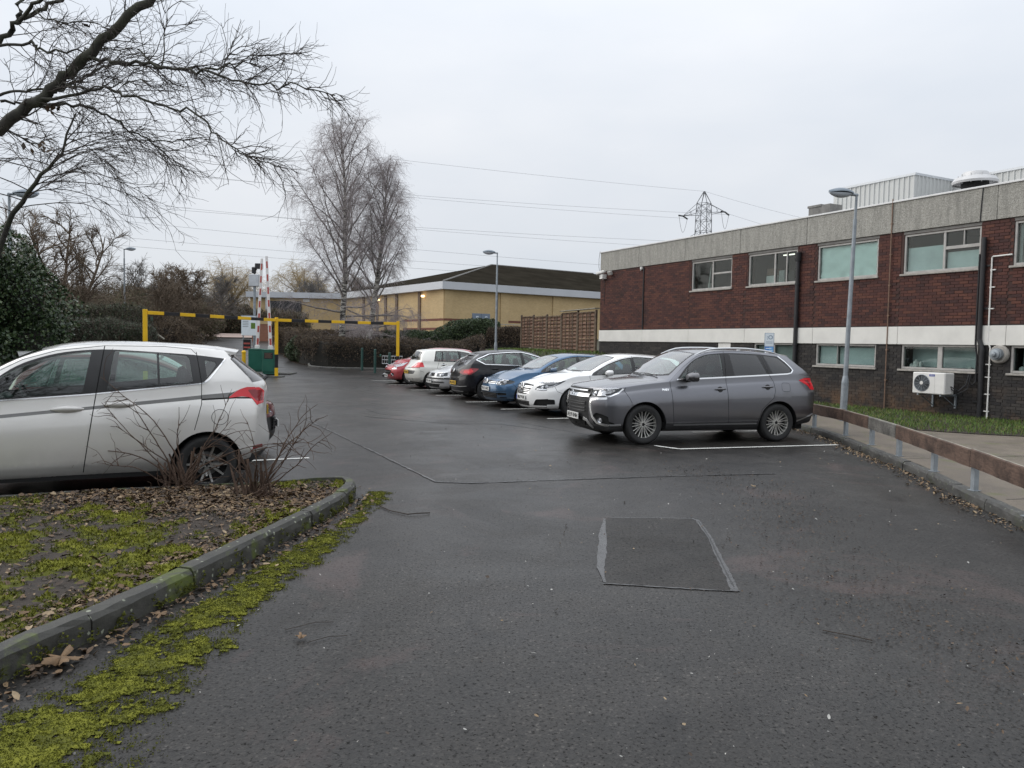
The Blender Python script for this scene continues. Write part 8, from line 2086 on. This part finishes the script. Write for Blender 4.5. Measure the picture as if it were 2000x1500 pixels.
# ---- family of smaller cars -----------------------------------------------
def hatch(L,H,xf,xr,hw,Rw,paint_name,noz,cowl,roof0,roof1,belt,tailb,cabin_top=.60,nose_r=.28,tail_r=.30,rearC=None,frontC=None,**kw):
    """noz: bonnet front (x,z); cowl (x,z); roof0 (x,z) head of the screen; roof1 (x,z) rear roof edge; belt: shoulder height at the front and
    rear doors; tailb (x,z): foot of the rear window"""
    xpk=roof0[0]+(roof1[0]-roof0[0])*.3
    W=[(0,hw*.60),(.12,hw*.73),(nose_r,hw*.86),(.48,hw*.945),(.8,hw*.99),(1.2,hw),(xr,hw),(L-.55,hw*.985),(L-.32,hw*.93),(L-.15,hw*.85),(L,hw*.72)]
    sp=dict(L=L,h=.06,paint=paint_name,R=Rw,arch=Rw+.055,wheels=(xf,xr),tw=.205,w=W,
     zs=[(0,noz[1]-.07),(nose_r,noz[1]-.02),(cowl[0]-.25,cowl[1]-.07),(cowl[0]+.35,belt[0]),(xr-.3,belt[1]),(L-.45,belt[1]+.01),(L-.1,tailb[1]-.04)],
     ins=[(0,.05),(1,.05),(xr,.06),(L,.075)],
     p4y=[(0,hw*.52),(.3,hw*.64),(.8,hw*.74),(cowl[0]+.12,hw*.80),(roof0[0]-.25,hw*.74),(roof0[0]+.2,hw*cabin_top*1.12),(roof1[0]-.4,hw*cabin_top*1.08),(roof1[0]+.1,hw*cabin_top*1.02)],
     p4z=[(0,noz[1]-.03),(.3,noz[1]+.02),(cowl[0]-.1,cowl[1]-.045),(cowl[0]+.12,cowl[1]+.02),(cowl[0]*.45+roof0[0]*.55+.08,(cowl[1]*.45+roof0[1]*.55)),(roof0[0]+.12,roof0[1]-.05),(xpk,H-.04),(roof1[0]-.35,roof1[1]+.0),(roof1[0],roof1[1]-.045),(roof1[0]+.2,roof1[1]-.10)],
     zc=[(0,noz[1]-.03),(noz[0],noz[1]),(noz[0]+.25,noz[1]+.07),(cowl[0]-.35,cowl[1]-.035),(cowl[0]-.06,cowl[1]),(cowl[0],cowl[1]+.02),((cowl[0]+roof0[0])/2,(cowl[1]+roof0[1])/2+.03),(roof0[0]-.06,roof0[1]-.02),(roof0[0]+.1,roof0[1]+.015),(xpk,H),(roof1[0]-.4,(H+roof1[1])/2+.012),(roof1[0],roof1[1]),(roof1[0]+.2,roof1[1]-.06)],
     zb=[(0,.18),(.5,.19),(1.2,.20),(xr-.4,.21),(L-.4,.25),(L,.3)],
     off=[(0,-.11),(.05,-.06),(.12,-.02),(.25,-.004),(.5,0),(.74,0),(.80,-.010),(1,-.010)],vlines=[.74,.80],bulge=.022,
     xa=[(0,.32),(.4,nose_r),(1,nose_r-.01),(2,nose_r-.07)],xb=[(0,L-tail_r),(.4,L-tail_r+.06),(.8,L-tail_r+.05),(1,L-tail_r-.02),(1.5,(L-tail_r+roof1[0])/2),(2,roof1[0]-.06)],
     front=frontC or [(0,.10,.18),(.2,.02,.29),(.5,0,.46),(.8,.02,noz[1]-.12),(1,.05,noz[1]-.06),(1.5,noz[0]-.03,noz[1]-.025),(2,noz[0],noz[1])],
     rear=rearC or [(0,L-.12,.30),(.2,L-.02,.42),(.4,L,.55),(.6,L-.05,.72),(.85,L-.10,.92),(1,tailb[0],tailb[1]),(1.5,(tailb[0]+roof1[0])/2+.03,(tailb[1]+roof1[1])/2),(2,roof1[0]+.03,roof1[1]-.01)],
     cabin=(cowl[0]-.02,L-.5),zs_cabin=belt[0],dash=cowl[0]+.2,seats=(cowl[0]+.85,cowl[0]+1.62),seat_z=.34,
     mirror=(cowl[0]+.36,belt[0]+.05,hw*.93),mirror_s=.95,wheel=dict(style='fat',n=5,rim=Rw*.68,mat='alloy'),
     wipers=[(cowl[0]+.05,-.5,cowl[0]+.02,.0)])
    B=Body(sp); zs,p4=B.zs,B.p4z
    # outlines of the glass along the shoulder and under the roof edge
    def band(x0,x1,dz0=.012,dz1=.045,n=5):
        lo=[(x,float(zs(x))+dz0) for x in np.linspace(x0[0],x1[0],n)]; hi=[(x,float(p4(x))-dz1) for x in np.linspace(x1[1],x0[1],n)]
        return lo+hi
    xA0=cowl[0]+.20; xA1=roof0[0]+.05; xB=kw.get('xB',cowl[0]+1.28); xC=kw.get('xC',xr-.22); xq=kw.get('xq',(xr+.28,roof1[0]-.25))
    zq=kw.get('zq',None)
    F=[]
    s0=cowl[0];y0=hw*.73;y1=hw*cabin_top*.98
    F.append(dict(k='t',p=[(s0,0),(s0+.03,.3),(s0+.10,.52),(s0+.17,y0),(roof0[0]-.1,y1+.03),(roof0[0]+.02,y1-.03),(roof0[0]-.01,.3),(roof0[0]-.02,-.02)],tag='screen_band'))
    F.append(dict(k='t',p=[(s0+.035,0),(s0+.06,.3),(s0+.13,.5),(s0+.19,y0-.03),(roof0[0]-.1,y1),(roof0[0]-.02,y1-.05),(roof0[0]-.05,.3),(roof0[0]-.055,-.02)],tag='screen'))
    F.append(dict(k='t',p=[(0,-.02),(0,.55),(.3,hw*.67),(.8,hw*.74),(s0-.03,hw*.78),(s0-.05,.4),(s0-.06,-.02)],tag='bonnet'))
    F.append(line('t',[(.25,hw*.62),(.5,hw*.70),(.8,hw*.745),(s0-.02,hw*.785)],.009,'gap'))
    # doors
    xd0=cowl[0]+.06; zt=lambda x:float(p4(x))-.012
    fd=[(xd0,float(zs(xd0))),(xd0+.04,.30),(xB+.02,.30),(xB,float(zs(xB)))]+[(x,zt(x)) for x in np.linspace(xB+.04,xA0,6)]
    five=kw.get('five',True)
    rd=[(xB,float(zs(xB))),(xB+.02,.30),(xr-.48,.30),(xr-.38,.52),(xr-.12,.72),(xC+.14,float(zs(xC+.14)))]+[(x,zt(x)) for x in np.linspace(xC+.02,xB+.04,4)]
    F.append(dict(k='s',p=fd,tag='door_f'))
    if five: F.append(dict(k='s',p=rd,tag='door_r'))
    dl=band((xA0-.05,xA0+.35),(xq[0],xq[1]),-.004,.03,9)
    # clamp the front corner under the windscreen pillar
    dl=[(x,z) for x,z in dl]; dlp=[(xA0-.10,float(zs(xA0-.1))-.002)]+[(x,float(zs(x))-.004) for x in np.linspace(xA0,xq[0],8)]+([zq] if zq else [])+[(x,float(p4(x))-.034) for x in np.linspace(xq[1],xA0-.02,12)]
    F.append(dict(k='s',p=rpoly(dlp,.03),tag='pillar'))
    wf=[(xA0+.06,float(zs(xA0+.06))+.012),(xB-.06,float(zs(xB))+.012)]+[(x,float(p4(x))-.055) for x in np.linspace(xB-.03,xA0+.12,7)]
    wr=[(xB+.05,float(zs(xB))+.012),(xC,float(zs(xC))+.012)]+[(x,float(p4(x))-.055) for x in np.linspace(xC-.07,xB+.07,4)]
    wq=[(xC+.06,float(zs(xC))+.014),(xq[0]-.04,float(zs(xq[0]))+.014)]+([(zq[0]-.03,zq[1])] if zq else [])+[(x,float(p4(x))-.058) for x in np.linspace(xq[1]-.04,xC-.01,4)]
    for q,t in ((wf,'win_front'),(wr,'win_rear'),(wq,'win_quarter')): F.append(dict(k='s',p=rpoly(q,.025),tag=t))
    if kw.get('chrome_line'):
        F.append(line('s',[(x,float(zs(x))-.01) for x in np.linspace(xA0-.05,xq[0],8)]+([(zq[0]+.02,zq[1])] if zq else [])+[(x,float(p4(x))-.028) for x in np.linspace(xq[1],xA0+.3,8)],.024,'chrome'))
    F.append(line('s',fd[:4],.010,'gap')); 
    F.append(line('s',[(xB,float(zs(xB))),(xB+.04,zt(xB+.04))],.010,'gap'))
    if five: F.append(line('s',rd[2:7],.010,'gap'))
    F.append(line('s',[(x,zt(x)) for x in np.linspace(xA0,xC,8)],.006,'gap'))
    F.append(line('s',[(nose_r+.16,noz[1]-.06),(nose_r+.20,.6),(xf-.30,.55)],.008,'gap'))
    F.append(line('s',[(xr+.36,.62),(L-.30,.66),(L-.2,.66)],.008,'gap'))
    rg=kw.get('rg',(.50,.44)); zt1=roof1[1]-.07; zt0=tailb[1]+.035
    F.append(dict(k='r',p=rpoly([(0,zt0),(rg[0],zt0),(rg[1],zt1),(0,zt1+.02)],.03),tag='tailgate_glass'))
    sp['feats']=F+kw.get('feats',[])
    sp['parts']=finish_parts(dlo_parts('glass_clear'),paint_name,**kw.get('parts',{}))
    zh=float(zs(xB-.2))-.12
    sp['handles']=[(xB-.16,zh)]+([(xC-.02,zh+.025)] if five else [])
    for k in ('plates','extra','wheel','handle_mat','mirror_mat','mirror'): 
        if k in kw: sp[k]=kw[k]
    return sp
def round_badge(root,B,k,z,r,mat='chrome',n=20,ring=True):
    P,nn=B.at(k,(0.001,z),.012); q=MB(); 
    if ring: q.lathe([(r,0),(r,.012),(r*.82,.014),(r*.82,.006)],n)
    q.lathe([(r*.82,.007),(.001,.008)],n,1)
    for a in ((-.5,.6),(.5,.6),(0,-.7)):
        q.tube([(0,-.1*r,.012),(a[0]*r,a[1]*r,.012)],r*.10,5)
    M=Matrix.Translation((P[0],0,P[2]))@Matrix.Rotation(-math.pi/2 if k=='f' else math.pi/2,4,'Z')@Matrix.Rotation(math.pi/2-(.25 if k=='f' else .3),4,'X')
    o=q.build('badge',[MATS[mat],MATS['car_black']],root); o.matrix_local=M
def bars(root,B,yy,zs_,h,mat,name='grille_slat',out=.004,back=-.02,k='f'):
    for z0 in zs_:
        q=MB(); n=12; V=front_strip(B,yy,n,((z0,back),(z0,out),(z0+h,out-.002),(z0+h,back)))
        F=[(4*k_+j,4*k_+(j+1)%4,4*k_+4+(j+1)%4,4*k_+4+j) for k_ in range(n) for j in range(4)]
        q.add(V,F); q.build(name,MATS[mat],root)
def lamp_bowls(root,B,spots):
    for (y,z,r) in spots:
        P,nn=B.at('f',(y,z),-.008)
        for sy in (-1,1):
            q=MB(); q.lathe([(r,.014),(r*.8,-.004),(r*.45,-.01),(r*.4,.006),(.001,.010)],16)
            o=q.build('lamp_projector',MATS['lamp_reflector'],root); o.matrix_local=Matrix.Translation((P[0],sy*P[1],P[2]))@Vector((nn[0],sy*nn[1],nn[2])).to_track_quat('Z','Y').to_matrix().to_4x4()
paint('paint_blue',(0.030,0.105,0.215),0.55,0.34); paint('paint_white',(0.84,0.84,0.83),0.0,0.35,0.04); paint('paint_black',(0.005,0.005,0.008),0.0,0.40,.012,.55,.2)
paint('paint_cream',(0.70,0.69,0.64),0.25,0.36,.06); paint('paint_red',(0.42,0.022,0.035),0.25,0.34); paint('paint_pale',(0.62,0.63,0.64),0.5,0.34); paint('paint_wine',(0.13,0.012,0.016),0.3,0.35)

def golf_x(root,B,sp):
    round_badge(root,B,'f',.675,.075); bars(root,B,.52,(.635,.672),.012,'chrome',out=.0); bars(root,B,.50,(.285,.325,.365),.012,'car_black',out=-.004)
    lamp_bowls(root,B,((.57,.665,.045),(.72,.70,.048)))
GOLF=hatch(4.255,1.452,.85,3.47,.90,.316,'paint_blue',(.17,.745),(1.12,1.0),(1.90,1.395),(3.72,1.385),(.955,1.01),(4.08,1.02),plates=[dict(k='f',z=.49,t='PO17 GNC',off=.012)],extra=golf_x,
  feats=[dict(k='f',p=[(-.01,.625),(.45,.632),(.48,.70),(-.01,.715)],tag='grille'),
   dict(k='f',p=rpoly([(0,.255),(.52,.255),(.55,.40),(0,.41)],.02),tag='intake'),
   dict(k='f',p=rpoly([(.55,.33),(.95,.36),(.95,.40),(.55,.40)],.01),tag='intake'),dict(k='f',p=rpoly([(.60,.255),(.95,.28),(.95,.30),(.60,.285)],.01),tag='intake'),
   line('f',[(0,.42),(.5,.43),(.95,.47)],.012,'gap'),line('f',[(0,.61),(.45,.60),(.62,.59)],.008,'gap')]
   +both('f',rpoly([(.47,.63),(.49,.695),(.66,.735),(.95,.75),(.95,.615),(.56,.60)],.03),'s',rpoly([(0,.755),(.38,.745,.05),(.53,.70,.04),(.42,.64,.05),(0,.605)]),'lamp')
   +[dict(k='f',p=rpoly([(.60,.615),(.63,.62),(.63,.65),(.60,.65)],.005),tag='lamp_hi')],mirror=(1.55,1.0,.84))

def ins_x(root,B,sp):
    round_badge(root,B,'f',.69,.085); bars(root,B,.36,(.535,.575,.615),.013,'chrome',out=.004); bars(root,B,.43,(.665,),.045,'chrome',out=.012); bars(root,B,.34,(.27,.31),.012,'car_black',out=-.006)
    lamp_bowls(root,B,((.66,.70,.045),(.75,.715,.04)))
INSI=hatch(4.84,1.498,.98,3.72,.928,.335,'paint_white',(.16,.765),(1.33,1.03),(2.22,1.45),(4.0,1.40),(.985,1.05),(4.55,1.08),plates=[dict(k='f',z=.425,t='BK67 VUK',off=.014,band=True)],extra=ins_x,nose_r=.34,
  feats=[dict(k='f',p=rpoly([(-.01,.505),(.26,.51),(.36,.60),(.45,.735),(-.01,.755)],.02),tag='grille'),
   dict(k='f',p=rpoly([(0,.235),(.34,.235),(.37,.345),(0,.345)],.02),tag='intake'),
   dict(k='f',p=rpoly([(.47,.255),(.56,.40),(.95,.44),(.95,.265)],.03),tag='intake'),dict(k='s',p=rpoly([(0,.43),(.48,.41),(.50,.30),(0,.265)],.02),tag='intake'),
   line('f',[(0,.20),(.4,.20),(.95,.235)],.03,'chrome')]
   +both('f',rpoly([(.50,.625),(.55,.70),(.66,.765),(.95,.80),(.95,.66),(.70,.605)],.03),'s',rpoly([(0,.80),(.45,.82,.03),(.78,.855,.01),(.60,.76,.05),(.40,.68,.06),(0,.655)]),'lamp')
   +both('f',rpoly([(.53,.635),(.70,.625),(.95,.675),(.95,.70),(.72,.655),(.55,.665)],.01),'s',rpoly([(0,.70),(.40,.715),(.6,.79),(.42,.695),(0,.675)],.01),'lamp_hi'),mirror=(1.85,1.03,.86))

def astra_x(root,B,sp):
    round_badge(root,B,'r',.86,.06)
    q=MB(); V=[];n=12
    for k in range(n+1):
        y=-.58+1.16*k/n; e=(y/.58)**2; z=1.405-.045*e; x=3.60-.03*e
        V+=[(x,y,z+.015),(x+.30-.10*e,y,z-.06-.05*e),(x+.29-.10*e,y,z-.085-.05*e),(x,y,z-.09)]
    F=[(4*k+j,4*k+(j+1)%4,4*k+4+(j+1)%4,4*k+4+j) for k in range(n) for j in range(4)]+[(0,3,2,1),(4*n,4*n+1,4*n+2,4*n+3)]
    q.add(V,F); auto_smooth(q.build('spoiler',MATS[sp['paint']],root).data,40)
    q=MB(); q.tube([(4.23,0,.995),(4.27,.02,1.02),(4.10,.16,1.13)],[.028,.02,.008],8); q.build('rear_wiper',MATS['car_black'],root)
ASTRA=hatch(4.419,1.51,.95,3.635,.907,.325,'paint_black',(.15,.80),(1.18,1.04),(2.02,1.45),(3.68,1.42),(.995,1.075),(4.22,1.01),chrome_line=True,zq=(3.93,1.20),xq=(3.70,3.50),rg=(.55,.47),
  plates=[dict(k='r',z=.50,t='WL10 BXO',yellow=True,off=.014)],extra=astra_x,rearC=[(0,4.32,.22),(.15,4.39,.32),(.3,4.415,.44),(.45,4.42,.58),(.62,4.39,.70),(.8,4.38,.85),(.92,4.33,.97),(1,4.25,1.02),(1.5,3.99,1.23),(2,3.72,1.405)],
  feats=both('r',rpoly([(.40,.81),(.50,.90),(.95,.96),(.95,.76),(.60,.755)],.03),'s',rpoly([(5,.96),(4.16,.965,.02),(3.90,.94,.02),(4.02,.84,.05),(4.16,.76,.03),(5,.755)]),'tail2')
   +both('r',rpoly([(.58,.80),(.60,.88),(.95,.925),(.95,.79)],.02),'s',rpoly([(5,.93),(4.12,.935,.02),(4.06,.86,.03),(4.18,.79,.02),(5,.785)]),'tail')
   +[line('r',[(0,.645),(.40,.655),(.60,.72),(.95,.75)],.010,'gap'),line('r',[(0,.395),(.50,.40),(.72,.42)],.016,'satin'),line('r',[(0,.25),(.5,.25)],.014,'satin'),line('s',circle(3.78,.84,.085,24),.006,'gap')],
  parts=dict(tailgate_glass=dict(mat='glass_dark_screen')),wheel=dict(style='double',n=5,rim=.225,mat='alloy'))

MEG=hatch(4.209,1.457,.80,3.425,.888,.315,'paint_cream',(.18,.77),(1.10,1.0),(1.92,1.405),(3.72,1.41),(.965,1.0),(3.86,1.01),rg=(.60,.50),xq=(3.40,3.28),tail_r=.34,xC=3.06,
  rearC=[(0,4.10,.28),(.2,4.17,.38),(.4,4.20,.52),(.6,4.20,.66),(.75,4.17,.74),(.82,4.08,.80),(.92,3.98,.94),(1,3.91,1.0),(1.5,3.86,1.20),(2,3.745,1.40)],
  feats=both('r',rpoly([(.34,.77),(.52,.92),(.60,.965),(.95,.97),(.95,.785)],.02),'s',rpoly([(5,.975),(3.80,.965,.02),(3.76,.80,.02),(5,.785)]),'tail')
   +both('r',rpoly([(.42,.80),(.54,.91),(.62,.92),(.60,.80)],.02),'s',rpoly([(5,.80),(5,.801),(4.0,.80)],0),'tail_hi')
   +[dict(k='r',p=rpoly([(0,.53),(.58,.54),(.66,.67),(0,.67)],.03),tag='black'),line('r',[(0,.765),(.35,.755),(.95,.77)],.018,'gap'),
     dict(k='r',p=[(0,.2),(.95,.2),(.95,.42),(.6,.40),(0,.38)],tag='plastic'),dict(k='s',p=rpoly([(3.84,.2),(5,.2),(5,.43),(3.86,.44)],.02),tag='plastic')],
  parts=dict(tail_hi=dict(name='tail_light_lens',mat='lamp_pale',off=.009,split=True),tailgate_glass=dict(mat='glass_clear'),plastic=dict(mat='alloy'),black=dict(mat='alloy_dark',off=-.004)),
  plates=[dict(k='r',z=.60,t='AV55 NDL',yellow=True,off=.012)],wheel=dict(style='fat',n=5,rim=.215,mat='alloy'),handle_mat='chrome')

def red_x(root,B,sp):
    round_badge(root,B,'f',.66,.055); bars(root,B,.46,(.475,),.03,'car_plastic',out=.02); lamp_bowls(root,B,((.60,.68,.045),(.68,.74,.04)))
    for z in (.36,.41): lamp_bowls(root,B,((.52+(.41-z),z,.03),))
RED=hatch(4.03,1.472,.82,3.36,.86,.305,'paint_red',(.22,.74),(1.0,1.02),(1.75,1.42),(3.48,1.40),(.97,1.03),(3.85,1.02),extra=red_x,
  plates=[dict(k='f',z=.335,t='GJ07 HNC',off=.014)],
  feats=[dict(k='f',p=rpoly([(-.01,.37),(.40,.37),(.50,.55),(-.01,.57)],.03),tag='intake'),dict(k='f',p=rpoly([(.44,.33),(.62,.34),(.60,.45),(.50,.46)],.02),tag='intake')]
   +both('f',rpoly([(.46,.60),(.60,.70),(.95,.78),(.95,.63),(.66,.60)],.03),'s',rpoly([(0,.78),(.5,.84,.02),(.72,.90,.01),(.5,.74,.05),(0,.63)]),'lamp_hi'))

def pale_x(root,B,sp):
    bars(root,B,.16,(.60,.635),.010,'chrome',out=.0); lamp_bowls(root,B,((.60,.645,.055),(.74,.655,.04)))
PALE=hatch(4.15,1.42,.82,3.33,.85,.30,'paint_pale',(.13,.72),(1.15,.97),(1.86,1.37),(3.65,1.34),(.93,.98),(3.98,1.0),extra=pale_x,
  plates=[dict(k='f',z=.42,t='FY03 OWP',off=.014)],
  feats=[dict(k='f',p=rpoly([(.05,.585),(.38,.585),(.36,.69),(.05,.69)],.015),tag='intake'),
   dict(k='f',p=rpoly([(0,.23),(.55,.23),(.62,.34),(0,.34)],.02),tag='intake'),line('f',[(0,.52),(.5,.515),(.95,.52)],.055,'plastic'),line('f',[(0,.40),(.5,.395),(.95,.40)],.05,'stripe_f'),line('s',[(0,.52),(.5,.52)],.055,'plastic')]
   +both('f',rpoly([(.47,.575),(.47,.70),(.95,.72),(.95,.585)],.02),'s',rpoly([(0,.72),(.42,.715,.03),(.40,.60,.03),(0,.585)]),'lamp'),
  parts=dict(stripe_f=dict(name='bumper_strip',mat='car_plastic',off=.008)))

def dark_x(root,B,sp):
    q=MB(); V=[];n=8
    for k in range(n+1):
        y=-.50+1.0*k/n; e=(y/.50)**2; z=1.475-.03*e; x=3.02
        V+=[(x,y,z+.01),(x+.30-.06*e,y,z+.005),(x+.295-.06*e,y,z-.03),(x,y,z-.07)]
    F=[(4*k+j,4*k+(j+1)%4,4*k+4+(j+1)%4,4*k+4+j) for k in range(n) for j in range(4)]+[(0,3,2,1),(4*n,4*n+1,4*n+2,4*n+3)]
    q.add(V,F); auto_smooth(q.build('spoiler',MATS['paint_pale'],root).data,40)
    bars(root,B,.42,(.36,.40,.44,.48,.52),.015,'car_black',out=.006); lamp_bowls(root,B,((.60,.70,.05),))
DARK=hatch(3.62,1.50,.70,3.02,.82,.29,'paint_wine',(.15,.80),(.90,1.03),(1.60,1.45),(3.12,1.45),(.98,1.03),(3.46,1.05),extra=dark_x,
  feats=[dict(k='f',p=rpoly([(-.01,.34),(.50,.34),(.56,.56),(-.01,.58)],.03),tag='intake'),dict(k='f',p=[(0,.18),(.95,.18),(.95,.50),(.6,.56),(0,.60)],tag='plastic',**{'not':['intake']})]
   +both('f',rpoly([(.46,.63),(.52,.76),(.95,.80),(.95,.64)],.03),'s',rpoly([(0,.80),(.40,.83,.02),(.55,.86,.01),(.42,.70,.05),(0,.64)]),'lamp')
   +both('r',rpoly([(.56,.80),(.60,1.0),(.95,1.0),(.95,.80)],.02),'s',rpoly([(5,1.0),(3.42,.99,.02),(3.38,.80,.02),(5,.79)]),'tail'),
  plates=[dict(k='f',z=.44,t='KP56 LTA',off=.02)])

# ---- the parked cars, placed ------------------------------------------------
G_R='cars parked in the right-hand row of bays'
G_L='cars parked in the left-hand row of bays'
def nose_at(x,y,deg): return (x,y,0),R(deg)
def tail_at(x,y,deg,L): return (x+L*math.cos(R(deg)),y+L*math.sin(R(deg)),0),R(deg+180)
def bay(dd,q,deg=23.0): c,s_=math.cos(R(23)),math.sin(R(23)); return dd*c-q*s_,dd*s_+q*c
d_=(math.cos(R(16.87)),math.sin(R(16.87))); n_=(d_[1],-d_[0])
# nearest car: its near front tyre stands at (2.29, 13.14)
suv_o=(2.29-d_[0]*.97-n_[0]*.88,13.14-d_[1]*.97-n_[1]*.88,0)
make_car(SUV,'metallic grey SUV with silver roof rails and many-spoked wheels',suv_o,R(16.87),G_R)
d_=(math.cos(R(25)),math.sin(R(25))); n_=(d_[1],-d_[0])
mpv_o=(-3.324-d_[0]*3.33-n_[0]*.865,8.359-d_[1]*3.33-n_[1]*.865,0)
make_car(MPV,'silver five-door car with a painted grey side stripe behind the mossy bed',mpv_o,R(25),G_L)
o_=(mpv_o[0]-n_[0]*2.35+d_[0]*4.48,mpv_o[1]-n_[1]*2.35+d_[1]*4.48,0)
make_car(DARK,'small dark red car with a pale roof spoiler, backed in beyond the silver car',o_,R(205),G_L)
for spec,q,rear,lab,dg in ((INSI,16.9,False,'white saloon with chrome bar grille beside the grey SUV',22),(GOLF,19.3,False,'blue hatchback with round badge in its grille',23),
   (ASTRA,22.05,True,'black hatchback with yellow rear plate, parked nose in',23),(PALE,24.55,False,'pale silver car half hidden behind the black hatchback',23),
   (MEG,27.45,True,'cream hatchback with steep angular rear window, parked nose in',23),(RED,30.55,False,'red hatchback at the far end beside the barrier post',23)):
    x,y=bay(7.42,q)
    if rear: loc,hd=tail_at(x,y,dg,spec['L'])
    else: loc,hd=nose_at(x,y,dg)
    make_car(spec,lab,loc,hd,G_R)
